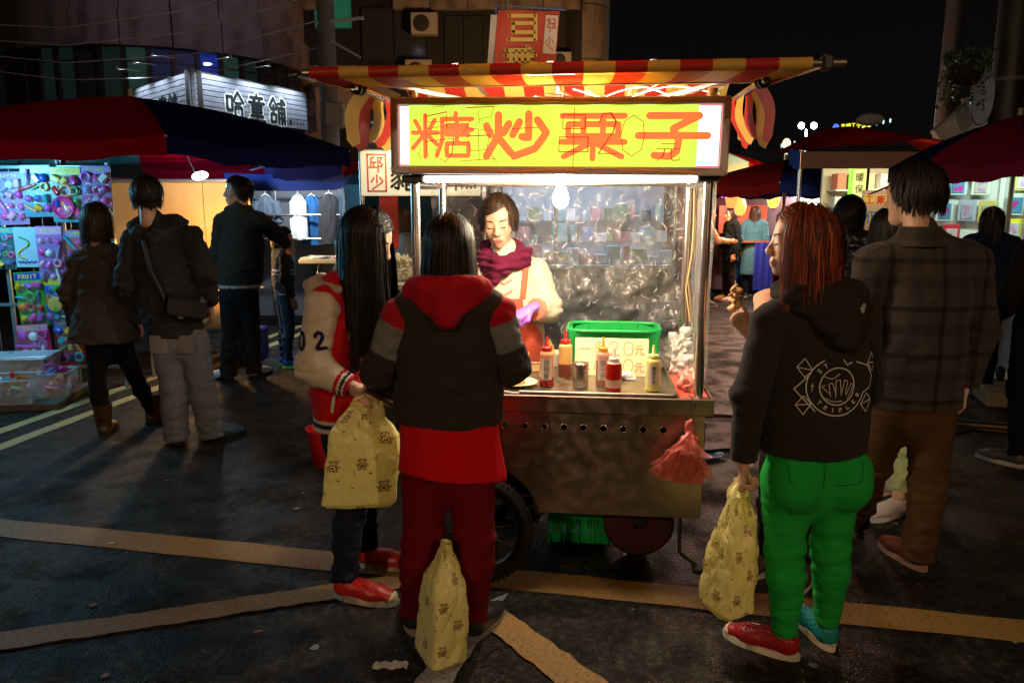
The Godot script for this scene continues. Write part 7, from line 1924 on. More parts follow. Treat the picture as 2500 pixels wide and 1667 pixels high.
	part("rail", M.new().tube([Vector3(-1.2, 1.88, 0.05), Vector3(0.6, 1.88, 0.05)], 0.018, 8), mat(0.3, 0.3, 0.32, 0.4, 0.6), ts)
	part("table", M.new().box(Vector3(0.2, 0.72, 0.55), Vector3(1.3, 0.04, 0.7), Basis.IDENTITY, 0.006), mat(0.3, 0.2, 0.1, 0.6), ts)
	for x in [-0.4, 0.8]: part("table_leg", M.new().tube([Vector3(x, 0, 0.85), Vector3(x, 0.7, 0.85)], 0.018, 8), dark_iron, ts)
	part("blue_crate", M.new().box(Vector3(0.78, 0.17, 0.5), Vector3(0.26, 0.34, 0.3), Basis.IDENTITY, 0.02), mat(0.01, 0.03, 0.3, 0.4), ts)
	var dl := thing("desk_lamp", "dazzling warm lamp low on the tan stall's table", "lamp", Vector3(-3.0, 1.27, -7.75))
	part("bulb", M.new().ball(Vector3.ZERO, Vector3(0.1, 0.05, 0.07)), glow(1.0, 0.86, 0.4, 16.0), dl)
	part("arm", M.new().tube([Vector3(0.02, -0.5, 0), Vector3(0.05, 0.2, -0.03), Vector3(-0.25, 0.12, 0)], 0.008, 6), mat(0.4, 0.36, 0.3, 0.4, 0.5), dl)
	omni(Vector3(-3.0, 1.27, -7.75), TAN_E, Color(1.0, 0.72, 0.32), 0.06)
	var wl := thing("stall_lamp", "dazzling blue white lamp hanging under the navy umbrella panel", "lamp", Vector3(-3.12, 1.9, -7.6))
	part("bulb", M.new().ball(Vector3.ZERO, Vector3(0.085, 0.042, 0.05), Basis(Vector3.BACK, 0.2)), glow(0.8, 0.95, 1.0, 14.0), wl)
	part("cord", M.new().tube([Vector3(-0.05, 0.03, 0), Vector3(-0.12, 0.2, 0), Vector3(-0.1, 0.35, 0)], 0.005, 5), rubber, wl)
	omni(Vector3(-3.12, 1.89, -7.6), 0.8, Color(0.8, 0.93, 1.0), 0.05)
	# --- clothes stall with grey tent and blue valance
	var tent := thing("clothes_tent", "grey sheet tent with a blue valance over the clothes stall", "tent", Vector3(-2.7, 0, -9.3))
	part("sheet", M.new().grid(16, 10, func(u, v): return Vector3(-1.1 + 2.2 * u, 2.02 + 0.3 * (1.0 - absf(u * 2 - 1.0)) * (0.3 + 0.7 * v) - 0.06 * sin(PI * u), 0.5 - 1.5 * v)), mat(0.3, 0.3, 0.3, 0.7), tent)
	part("valance", M.new().grid(24, 3, func(u, v): return Vector3(-1.1 + 2.2 * u, 2.02 - 0.05 * sin(PI * u) - 0.19 * v, 0.51 + 0.015 * sin(u * 30.0) * v)), mat(0.015, 0.05, 0.36, 0.7), tent)
	for x in [-1.1, 1.1]: part("post", M.new().tube([Vector3(x, 0, 0.48), Vector3(x, 2.05, 0.48)], 0.02, 8), mat(0.45, 0.46, 0.48, 0.35, 0.7), tent)
	part("strut", M.new().tube([Vector3(-0.35, 2.02, 0.45), Vector3(0.0, 2.12, 0.3)], 0.012, 6), mat(0.5, 0.55, 0.6, 0.3, 0.6), tent)
	var bl := thing("stall_lamp", "small bare warm bulb inside the grey clothes tent", "lamp", Vector3(-2.68, 2.06, -9.0))
	part("bulb", M.new().ball(Vector3.ZERO, Vector3(0.06, 0.035, 0.045)), glow(1.0, 0.95, 0.8, 14.0), bl)
	omni(Vector3(-2.68, 2.04, -9.0), CLOTH_E, Color(0.93, 0.97, 1.0), 0.05)
	var rail := thing("clothes_rail", "two steel rails for clothes at the back of the tent", "clothes rail", Vector3(-2.6, 0, -9.65))
	for y in [1.82, 1.5, 1.2]: part("bar", M.new().tube([Vector3(-0.9, y, 0.1 if y < 1.6 else 0.0), Vector3(1.1, y + 0.01, 0.1 if y < 1.6 else 0.0)], 0.014, 8), chrome, rail)
	for x in [-0.9, -0.42, 0.6, 1.1]: part("post", M.new().tube([Vector3(x, 0, 0), Vector3(x, 1.95, 0)], 0.014, 8), chrome, rail)
	part("backdrop", M.new().box(Vector3(0.1, 1.1, -0.4), Vector3(2.6, 1.9, 0.03)), mat(0.1, 0.11, 0.12, 0.7), rail)
	hung_garment("grey blue puffer jacket hanging at the left of the rail", Vector3(-3.14, 1.79, -9.62), 0.26, 0.5, cloth(0.06, 0.08, 0.1), cloth(0.06, 0.08, 0.1), 0.1, 2)
	hung_garment("white flowered shirt hanging with blue clothes behind it", Vector3(-2.72, 1.79, -9.6), 0.21, 0.55, cloth(0.6, 0.62, 0.55), null, 0.0, 3)
	hung_garment("blue jacket hanging behind the white flowered shirt", Vector3(-2.58, 1.79, -9.72), 0.26, 0.62, cloth(0.02, 0.08, 0.2), cloth(0.02, 0.08, 0.2), 0.1, 4)
	hung_garment("long charcoal dress hanging in the middle of the rail", Vector3(-2.32, 1.81, -9.58), 0.27, 0.62, cloth(0.03, 0.03, 0.032), null, 0.0, 5)
	hung_garment("white checked top with magenta sleeves on the rail", Vector3(-1.98, 1.8, -9.6), 0.22, 0.55, cloth(0.5, 0.5, 0.48), cloth(0.5, 0.02, 0.14), 0.0, 6)
	hung_garment("dark blue denim jacket at the right end of the rail", Vector3(-1.72, 1.86, -9.66), 0.24, 0.4, cloth(0.03, 0.1, 0.18), cloth(0.03, 0.1, 0.18), -0.2, 7)
	var tb := thing("goods_table", "table with a pale cloth spread with small goods", "table", Vector3(-2.05, 0, -8.55))
	part("top", M.new().box(Vector3(0, 1.0, 0), Vector3(0.66, 0.05, 0.5), Basis.IDENTITY, 0.008), mat(0.5, 0.5, 0.38, 0.7), tb)
	for x in [-0.3, 0.3]: part("leg", M.new().tube([Vector3(x, 0, 0.2), Vector3(x * 0.7, 0.98, -0.2)], 0.014, 6), chrome, tb)
	var goods := [mat(0.6, 0.2, 0.15, 0.5), mat(0.7, 0.68, 0.5, 0.5), mat(0.06, 0.09, 0.06, 0.5), mat(0.3, 0.35, 0.25, 0.5)]
	var gm := M.new().box(Vector3.ZERO, Vector3(0.07, 0.015, 0.05), Basis.IDENTITY, 0.004).mesh()
	for k in 40:
		var o := MeshInstance3D.new()
		o.name = "small_item"
		o.mesh = gm
		o.material_override = goods[r.randi() % 4]
		o.position = Vector3(-0.29 + 0.082 * (k % 8), 1.033, -0.2 + 0.095 * int(k / 8))
		o.rotation.y = r.randf_range(-0.6, 0.6)
		tb.add_child(o, true)
	# --- the neighbouring food stall, seen between the cart poles
	var ns := thing("snack_stall", "neighbouring snack stall with cream lit sign, red panel and food counter", "food stall", Vector3(-0.63, 0, -5.35))
	part("sign_board", M.new().box(Vector3(0.0, 1.81, 0.1), Vector3(0.82, 0.3, 0.07), Basis.IDENTITY, 0.006), glow(0.9, 0.76, 0.5, 0.62), ns)
	var nl := M.new()
	var nr := M.new()
	var nx := Transform3D(Basis.IDENTITY, Vector3(0, 0, 0.137))
	ink(nr, "0 0 100 0 100 100 0 100 0 0", nx, Vector2(-0.36, 1.935), Vector2(0.125, 0.245), 0.006)
	ink(nr, "qiu", nx, Vector2(-0.35, 1.925), Vector2(0.105, 0.11), 0.0055)
	ink(nr, "few", nx, Vector2(-0.35, 1.805), Vector2(0.105, 0.105), 0.0055)
	ink(nl, "pig", nx, Vector2(-0.205, 1.86), Vector2(0.18, 0.17), 0.0095)
	ink(nl, "blood", nx, Vector2(0.0, 1.86), Vector2(0.18, 0.17), 0.0095)
	ink(nl, "cake", nx, Vector2(0.2, 1.86), Vector2(0.18, 0.17), 0.0095)
	part("red_seal", nr, mat(0.6, 0.08, 0.03, 0.6), ns)
	part("lettering", nl, mat(0.02, 0.02, 0.012, 0.6), ns)
	for x in [-0.42, 0.44]: part("post", M.new().tube([Vector3(x, 0, 0.05), Vector3(x, 2.0, 0.05)], 0.018, 10), chrome, ns)
	part("red_panel", M.new().box(Vector3(-0.24, 1.5, 0.02), Vector3(0.13, 0.42, 0.02), Basis.IDENTITY, 0.004), mat(0.5, 0.02, 0.01, 0.5), ns)
	part("counter", M.new().box(Vector3(0.05, 1.05, 0.05), Vector3(0.95, 0.04, 0.6), Basis.IDENTITY, 0.006), mat(0.6, 0.6, 0.58, 0.4), ns)
	for k in 3: part("front_board", M.new().box(Vector3(-0.27 + 0.33 * k, 0.62, 0.32), Vector3(0.325, 0.8, 0.02), Basis.IDENTITY, 0.004), mat(0.3, 0.15, 0.06, 0.7), ns)
	part("food_pile", net([B(Vector3(-0.22, 1.1, 0.15), Vector3(-0.1, 1.12, 0.15), 0.06, 0.05), B(Vector3(-0.2, 1.2, 0.12), Vector3(-0.12, 1.2, 0.12), 0.05, 0.045), B(Vector3(0.0, 1.1, 0.15), Vector3(0.1, 1.1, 0.12), 0.05, 0.04)], wopt(0.01, 0.03, [], [], 0.02, Vector3(4, 4, 4))), mat(0.55, 0.5, 0.32, 0.5), ns)
	part("steamer", M.new().lathe([Vector2(0.0, 1.07), Vector2(0.14, 1.07), Vector2(0.14, 1.17), Vector2(0.0, 1.18)], 20, Transform3D(Basis.IDENTITY, Vector3(0.3, 0, 0.1))), chrome, ns)
	area(Vector3(-0.6, 1.99, -5.1), Vector3(0, -1, -0.1), Vector2(0.7, 0.05), 0.45, Color(1.0, 0.93, 0.8))
	part("tube_lamp", M.new().tube([Vector3(-0.32, 2.02, 0.25), Vector3(0.38, 2.02, 0.25)], 0.013, 10), glow(1.0, 0.95, 0.85, 5.0), ns)
	part("lamp_rail", M.new().tube([Vector3(-0.42, 2.045, 0.25), Vector3(0.44, 2.045, 0.25)], 0.01, 8).tube([Vector3(-0.42, 2.0, 0.05), Vector3(-0.42, 2.045, 0.25)], 0.01, 8), chrome, ns)
	var ban := thing("banner_flag", "red banner with yellow characters seen reversed above the awning", "banner", Vector3(0.1, 0, -5.6))
	part("cloth", M.new().grid(14, 12, func(u, v): return Vector3(-0.2 + 0.44 * u - 0.05 * v, 2.955 - 0.62 * v, 0.02 * sin(u * 6.0 + v * 3.0))), mat(0.48, 0.06, 0.03, 0.6), ban)
	part("white_edge", M.new().box(Vector3(-0.245, 2.62, -0.012), Vector3(0.06, 0.62, 0.004), Basis(Vector3.BACK, -0.08)), mat(0.5, 0.45, 0.42, 0.6), ban)
	var by := M.new()
	var bw := M.new()
	var mir := Transform3D(Basis(Vector3.LEFT, Vector3.UP, Vector3.BACK), Vector3(0, 0, 0.03))
	for k in 2: ink(by, ["huge", "without"][k], mir, Vector2(-0.1 + 0.02 * k, 2.93 - 0.215 * k), Vector2(0.24, 0.19), 0.013)
	part("panel", M.new().box(Vector3(0.175, 2.79, 0.022), Vector3(0.09, 0.26, 0.004), Basis(Vector3.BACK, -0.08)), mat(0.6, 0.5, 0.46, 0.6), ban)
	for k in 2: ink(bw, ["qiu", "few"][k], mir, Vector2(-0.215 + 0.01 * k, 2.9 - 0.12 * k), Vector2(0.075, 0.1), 0.004)
	part("lettering", by, mat(0.62, 0.45, 0.1, 0.6), ban)
	part("small_lettering", bw, mat(0.5, 0.12, 0.06, 0.6), ban)
	part("pole", M.new().tube([Vector3(-0.215, 0.2, -0.02), Vector3(-0.215, 3.0, -0.02), Vector3(0.28, 2.965, -0.02)], 0.008, 6), mat(0.05, 0.12, 0.4, 0.4), ban)
	lamp_spot(Vector3(0.3, 2.2, -4.6), Vector3(0.1, 2.75, -5.6), 0.12, Color(1.0, 0.8, 0.55), 40.0)  # unseen light without a body, aimed at the banner
	var van := thing("parked_van", "dark blue van parked behind the snack stall", "van", Vector3(-1.1, 0, -8.4), 0.25)
	var paint := mat(0.03, 0.09, 0.14, 0.25, 0.3)
	part("body", M.new().box(Vector3(0, 0.85, 0), Vector3(1.7, 0.9, 3.6), Basis.IDENTITY, 0.12), paint, van)
	part("cabin", M.new().box(Vector3(0, 1.6, -0.25), Vector3(1.55, 0.72, 2.9), Basis.IDENTITY, 0.16), paint, van)
	part("windscreen", quad_of([Vector3(-0.66, 1.36, 1.3), Vector3(0.66, 1.36, 1.3), Vector3(0.58, 1.86, 1.2), Vector3(-0.58, 1.86, 1.2)]), mat(0.02, 0.05, 0.07, 0.06), van)
	for s in [-1, 1]:
		part("headlight", M.new().ball(Vector3(s * 0.62, 0.95, 1.78), Vector3(0.13, 0.08, 0.05)), mat(0.6, 0.6, 0.6, 0.15), van)
		part("wheel", M.new().lathe([Vector2(0, 0.09), Vector2(0.2, 0.09), Vector2(0.3, 0.08), Vector2(0.31, 0), Vector2(0.3, -0.08), Vector2(0, -0.09)], 24, Transform3D(Basis(Vector3.BACK, PI / 2), Vector3(s * 0.8, 0.31, 1.2))), rubber, van)
	part("bumper", M.new().box(Vector3(0, 0.5, 1.82), Vector3(1.6, 0.2, 0.12), Basis.IDENTITY, 0.04), mat(0.05, 0.05, 0.055, 0.5), van)
	var pail := thing("red_pail", "red plastic pail on the road behind the cream carrier bag", "pail", Vector3(-1.15, 0, -4.45))
	part("pail", M.new().lathe([Vector2(0, 0.005), Vector2(0.09, 0.0), Vector2(0.125, 0.22), Vector2(0.135, 0.235), Vector2(0.12, 0.235), Vector2(0.088, 0.01)], 28), mat(0.5, 0.015, 0.012, 0.35), pail)
	build_left_people()
func build_left_people() -> void:
	var hairm := hair_mat(1, 1, 1, 0.4)
	var dk := [Color(0.012, 0.0085, 0.007), Color(0.02, 0.013, 0.01), Color(0.008, 0.006, 0.005)]
	var P6 := {"hed": Vector3(-0.029, 1.476, 0.02), "nek": Vector3(-0.019, 1.335, 0.02), "shL": Vector3(-0.175, 1.235, 0.02), "shR": Vector3(0.125, 1.235, 0.02), "chs": Vector3(-0.035, 1.098, 0.02), "wst": Vector3(-0.045, 0.9, 0.02), "pel": Vector3(-0.05, 0.75, 0.02), "elbL": Vector3(-0.29, 1.0, 0.02), "elbR": Vector3(0.19, 0.99, 0.1), "wriL": Vector3(-0.31, 0.8, -0.06), "wriR": Vector3(0.2, 0.8, 0.02), "hipL": Vector3(-0.11, 0.642, 0.02), "hipR": Vector3(0.04, 0.639, 0), "kneL": Vector3(-0.095, 0.386, 0.1), "kneR": Vector3(0.075, 0.365, -0.1), "ankL": Vector3(-0.077, 0.1, 0.1), "ankR": Vector3(0.12, 0.1, -0.2)}
	var a := person("person", "person with bobbed hair in flared grey coat and ankle boots facing the toys", Vector3(-2.78, 0, -5.12), Vector3(-0.15, 0, -1), 1.6, {"cell": 0.013, "j": P6, "look": Vector3(-0.1, -0.1, -1),
		"top": {"name": "coat", "mat": cloth(0.055, 0.048, 0.042, 0.95, 0.4), "w": [0.24, 0.165, 0.16, 0.066], "flat": 0.72, "hem": 0.665, "amp": 0.012, "fold": 0.006, "extra": [B(Vector3(-0.05, 0.85, 0.02), Vector3(-0.05, 0.62, 0.03), 0.2, 0.26, 0.72)]},
		"legs": {"name": "leggings", "mat": cloth(0.008, 0.008, 0.009), "w": [0.15, 0.08, 0.055, 0.054, 0.04], "hem": 0.1}, "shoes": [mat(0.05, 0.022, 0.012, 0.5), rubber, 1.05, null, Vector3(-0.2, 0, -1), Vector3(0.6, 0, -1)],
		"hair": {"mat": hairm, "cols": [Color(0.022, 0.013, 0.009), Color(0.035, 0.02, 0.012)], "len": 0.3, "tip_y": 1.35, "ragged": 0.5, "n": 1200, "seed": 61, "drop": 1.75, "vol": 1.1, "w": 0.9, "flare": 0.02}})
	for q in ["L", "R"]: part("boot_shaft", M.new().tube([P6["ank" + q] + Vector3(0, 0.13, 0.0), P6["ank" + q] + Vector3(0, 0.06, 0), P6["ank" + q] - Vector3(0, 0.03, 0)], [0.064, 0.056, 0.05], 16), cloth(0.05, 0.022, 0.012, 0.7, 0.3), a.node)
	part("collar", net([B(Vector3(-0.1, 1.32, 0.03), Vector3(0.07, 1.3, 0.03), 0.045, 0.04), B(Vector3(-0.06, 1.3, 0.08), Vector3(0.04, 1.26, 0.1), 0.035, 0.03)], wopt(0.01, 0.015)), cloth(0.06, 0.05, 0.045, 0.95, 0.4), a.node)
	var bag := thing("shoulder_bag", "dark shoulder bag under the grey coated person's left arm", "bag", Vector3(-3.06, 0.86, -5.22))
	part("pouch", M.new().box(Vector3.ZERO, Vector3(0.12, 0.26, 0.3), Basis(Vector3.UP, 0.2), 0.04), mat(0.02, 0.012, 0.01, 0.4), bag)
	part("strap", M.new().tube([Vector3(0, 0.12, 0.1), Vector3(0.06, 0.38, 0.06), Vector3(0.09, 0.4, -0.04), Vector3(0.02, 0.12, -0.1)], 0.012, 6), mat(0.1, 0.08, 0.06, 0.4), bag)
	var P7 := {"hed": Vector3(-0.165, 1.643, 0.02), "nek": Vector3(-0.155, 1.485, 0), "shL": Vector3(-0.28, 1.375, 0), "shR": Vector3(0.075, 1.395, 0), "chs": Vector3(-0.1, 1.203, 0), "wst": Vector3(-0.085, 0.96, 0), "pel": Vector3(-0.06, 0.79, 0), "elbL": Vector3(-0.336, 1.1, 0.03), "elbR": Vector3(0.16, 1.15, 0), "wriL": Vector3(-0.3, 0.9, -0.08), "wriR": Vector3(0.15, 0.93, -0.08), "hipL": Vector3(-0.12, 0.7, 0), "hipR": Vector3(0.05, 0.7, 0), "kneL": Vector3(-0.085, 0.39, 0.04), "kneR": Vector3(0.085, 0.4, 0), "ankL": Vector3(-0.101, 0.06, 0.02), "ankR": Vector3(0.108, 0.06, -0.05)}
	a = person("person", "person in dark hooded jacket and loose grey jeans with a waist bag", Vector3(-2.18, 0, -4.88), Vector3(-0.2, 0, -1), 1.72, {"cell": 0.012, "j": P7, "look": Vector3(-0.35, -0.1, -1),
		"top": {"name": "jacket", "mat": cloth(0.028, 0.027, 0.03, 0.65, 0.2), "w": [0.185, 0.18, 0.182, 0.075], "flat": 0.68, "hem": 0.735, "amp": 0.007, "fold": 0.014, "sw": [0.078, 0.07, 0.05], "arm_fold": 0.02},
		"legs": {"name": "jeans", "mat": cloth(0.16, 0.165, 0.19, 0.85, 0.2), "w": [0.16, 0.1, 0.08, 0.078, 0.075], "hem": 0.02, "amp": 0.003, "cuff": 0.013, "knee": 0.008},
		"shoes": [mat(0.02, 0.05, 0.09, 0.5), rubber, 1.1, null, Vector3(-0.4, 0, -1), Vector3(0.7, 0, -0.7)],
		"hair": {"mat": hairm, "cols": dk, "len": 0.06, "n": 1000, "seed": 62, "face": 1.25, "vol": 1.02, "back": 2.1}})
	part("hood", net([B(Vector3(-0.25, 1.44, 0.02), Vector3(-0.08, 1.4, 0.09), 0.06, 0.055, 0.8), B(Vector3(-0.08, 1.4, 0.09), Vector3(0.02, 1.46, 0.02), 0.055, 0.05, 0.8), B(Vector3(-0.2, 1.48, -0.02), Vector3(0.0, 1.48, -0.02), 0.06, 0.06)], wopt(0.01, 0.02)), cloth(0.035, 0.036, 0.042, 0.65, 0.2), a.node)
	for q in [["L", -1], ["R", 1]]: part("back_pocket", M.new().grid(4, 4, func(u, v): return Vector3(-0.035 + q[1] * 0.085 + (u - 0.5) * 0.12, 0.76 - 0.12 * v, 0.118 + 0.012 * sin(PI * u))), cloth(0.2, 0.18, 0.18, 0.9), a.node)
	var wb := thing("waist_bag", "black waist bag slung across the dark jacket's back", "bag", Vector3(-2.09, 0.95, -4.72), 0.1)
	part("pouch", M.new().box(Vector3.ZERO, Vector3(0.26, 0.17, 0.09), Basis(Vector3.BACK, -0.15), 0.035), mat(0.012, 0.012, 0.013, 0.5), wb)
	part("strap", M.new().tube([Vector3(-0.12, 0.04, 0), Vector3(-0.2, 0.25, 0.0), Vector3(-0.24, 0.42, -0.05)], 0.014, 6), mat(0.012, 0.012, 0.013, 0.6), wb)
	part("buckle", M.new().box(Vector3(-0.02, -0.06, 0.045), Vector3(0.03, 0.014, 0.006), Basis(Vector3.BACK, -0.3)), chrome, wb)
	var P8 := {"hed": Vector3(0.089, 1.72, 0.02), "nek": Vector3(0.09, 1.565, 0), "shL": Vector3(-0.07, 1.47, 0), "shR": Vector3(0.25, 1.475, 0), "chs": Vector3(0.085, 1.259, 0), "wst": Vector3(0.055, 1.03, 0), "pel": Vector3(0.035, 0.88, 0), "elbL": Vector3(-0.135, 1.161, 0), "elbR": Vector3(0.342, 1.36, -0.13), "wriL": Vector3(-0.16, 0.91, 0.02), "wriR": Vector3(0.42, 1.23, -0.28), "hipL": Vector3(-0.047, 0.78, 0), "hipR": Vector3(0.106, 0.78, 0), "kneL": Vector3(-0.061, 0.42, 0.02), "kneR": Vector3(0.112, 0.41, -0.04), "ankL": Vector3(-0.093, 0.07, 0.06), "ankR": Vector3(0.099, 0.07, -0.08)}
	a = person("person", "person in black bomber jacket with white trim looking back over one shoulder", Vector3(-2.55, 0, -6.82), Vector3(0.1, 0, -1), 1.78, {"cell": 0.013, "j": P8, "face": true, "look": Vector3(-1, -0.05, 0.35), "gripR": true,
		"top": {"name": "bomber_jacket", "mat": vtint(cloth(1, 1, 1, 0.85, 0.2)), "w": [0.17, 0.185, 0.18, 0.075], "flat": 0.66, "hem": 0.85, "amp": 0.005, "fold": 0.012, "sw": [0.077, 0.068, 0.048], "paint": func(p): return Color(0.4, 0.38, 0.34) if p.y > 0.868 and p.y < 0.884 else Color(0.03, 0.028, 0.026), "arm_paint": func(_t, u): return Color(0.4, 0.38, 0.34) if u > 0.88 and u < 0.93 else Color(0.03, 0.028, 0.026)},
		"legs": {"name": "trousers", "mat": cloth(0.014, 0.014, 0.016), "w": [0.155, 0.095, 0.07, 0.068, 0.066], "hem": 0.03, "amp": 0.004, "cuff": 0.018}, "shoes": [mat(0.4, 0.38, 0.38, 0.5), rubber, 1.1, null, Vector3(-0.9, 0, -0.4), Vector3(0.4, 0, -1)],
		"hair": {"mat": hairm, "cols": dk, "len": 0.075, "n": 900, "seed": 63, "face": 1.2, "vol": 1.04}})
	part("collar", net([B(Vector3(0.0, 1.555, 0.02), Vector3(0.17, 1.56, 0.02), 0.05, 0.05), B(Vector3(0.02, 1.555, -0.03), Vector3(0.15, 1.56, -0.03), 0.045, 0.045)], {"cell": 0.01}), cloth(0.03, 0.028, 0.026), a.node)
	a = person("person", "child in dark track jacket with white stripes, jeans and blue sneakers", Vector3(-2.28, 0, -7.4), Vector3(0.85, 0, -0.5), 1.38, {"cell": 0.013, "head": 1.12, "face": true, "look": Vector3(1, -0.02, -0.1),
		"top": {"name": "track_jacket", "mat": vtint(cloth(1, 1, 1, 0.8, 0.2)), "w": [0.17, 0.165, 0.165, 0.075], "hem": 0.72, "amp": 0.005, "paint": func(p): return Color(0.5, 0.5, 0.5) if (p.y > 0.735 and p.y < 0.755) or absf(p.y - 0.98) < 0.01 or absf(p.y - 0.945) < 0.008 else Color(0.04, 0.038, 0.042), "arm_paint": func(_t, _u): return Color(0.042, 0.04, 0.045)},
		"legs": {"name": "jeans", "mat": cloth(0.03, 0.045, 0.08), "hem": 0.06, "cuff": 0.02}, "shoes": [mat(0.01, 0.08, 0.4, 0.35), mat(0.2, 0.5, 0.05, 0.5), 0.95],
		"hair": {"mat": hairm, "cols": dk, "len": 0.12, "tip_y": 1.16, "n": 700, "seed": 64, "fringe": 1.1, "vol": 1.05}})
	var stp := M.new()
	for k in 2: stp.tube([Vector3(0.05, 1.02, 0.15), Vector3(0.09, 0.88, 0.165), Vector3(0.1, 0.74, 0.15)], 0.008, 5)
	person("person", "person with brown hair in pale top sitting behind the snack stall", Vector3(-0.98, 0, -6.6), Vector3(-1, 0, 0.4), 1.58, {"cell": 0.018, "face": true, "top": {"name": "top", "mat": cloth(0.35, 0.36, 0.34), "hem": 0.85}, "legs": {"mat": cloth(0.03, 0.05, 0.1)}, "shoes": [rubber, rubber], "hair": {"mat": hairm, "cols": [Color(0.16, 0.08, 0.03), Color(0.1, 0.05, 0.02)], "len": 0.3, "tip_y": 1.28, "n": 500, "seed": 65}})
func case_pack(label: String, at: Vector3, w: float, h: float, edge: Array, inner: Array, sd: int, roll := 0.0) -> void:
	var t := thing("phone_case_pack", label, "phone case", at, -0.35, "phone case packs on the white display")
	t.rotation.z = roll
	var r := RandomNumberGenerator.new()
	r.seed = sd
	part("card", M.new().box(Vector3.ZERO, Vector3(w, h, 0.012), Basis.IDENTITY, 0.003), mat(edge[0], edge[1], edge[2], 0.35), t)
	part("case", M.new().box(Vector3(0, -h * 0.05, 0.01), Vector3(w * 0.68, h * 0.72, 0.012), Basis.IDENTITY, 0.005), mat(inner[0], inner[1], inner[2], 0.25), t)
	var pr := M.new()
	for k in 5:
		var a := r.randf() * TAU
		pr.box(Vector3(r.randf_range(-0.2, 0.2) * w, r.randf_range(-0.3, 0.2) * h, 0.0168 + 0.0003 * k), Vector3(w * r.randf_range(0.1, 0.3), h * r.randf_range(0.06, 0.2), 0.001), Basis(Vector3.BACK, a))
	part("print", pr, mat(inner[2], inner[0] * 0.5, inner[1], 0.3), t).set_meta("kind", "stuff")
	part("hang_tab", M.new().tube([Vector3(0, h * 0.45, 0.0), Vector3(0, h * 0.46, -0.06)], 0.004, 5), chrome, t)
func walker(label: String, at: Vector3, fwd: Vector3, h: float, top: Array, legs: Array, hairc: Array, sd: int, o := {}) -> Dictionary:
	var cols := [Color(hairc[0], hairc[1], hairc[2]), Color(hairc[0], hairc[1], hairc[2]) * 1.5]
	var d := {"cell": 0.019, "body_cell": 0.024, "face": true, "top": {"name": "jacket", "mat": cloth(top[0], top[1], top[2]), "amp": 0.008}, "legs": {"mat": cloth(legs[0], legs[1], legs[2]), "amp": 0.004}, "shoes": [mat(0.05, 0.05, 0.05, 0.5), mat(0.4, 0.4, 0.4, 0.5)],
		"hair": {"mat": hair_mat(1, 1, 1, 0.42), "cols": cols, "len": 0.07, "n": 420, "seed": sd, "face": 0.95, "vol": 1.05, "w": 1.5}}
	for k in o:
		if d.has(k) and d[k] is Dictionary: d[k].merge(o[k], true)
		else: d[k] = o[k]
	return person("person", label, at, fwd, h, d)
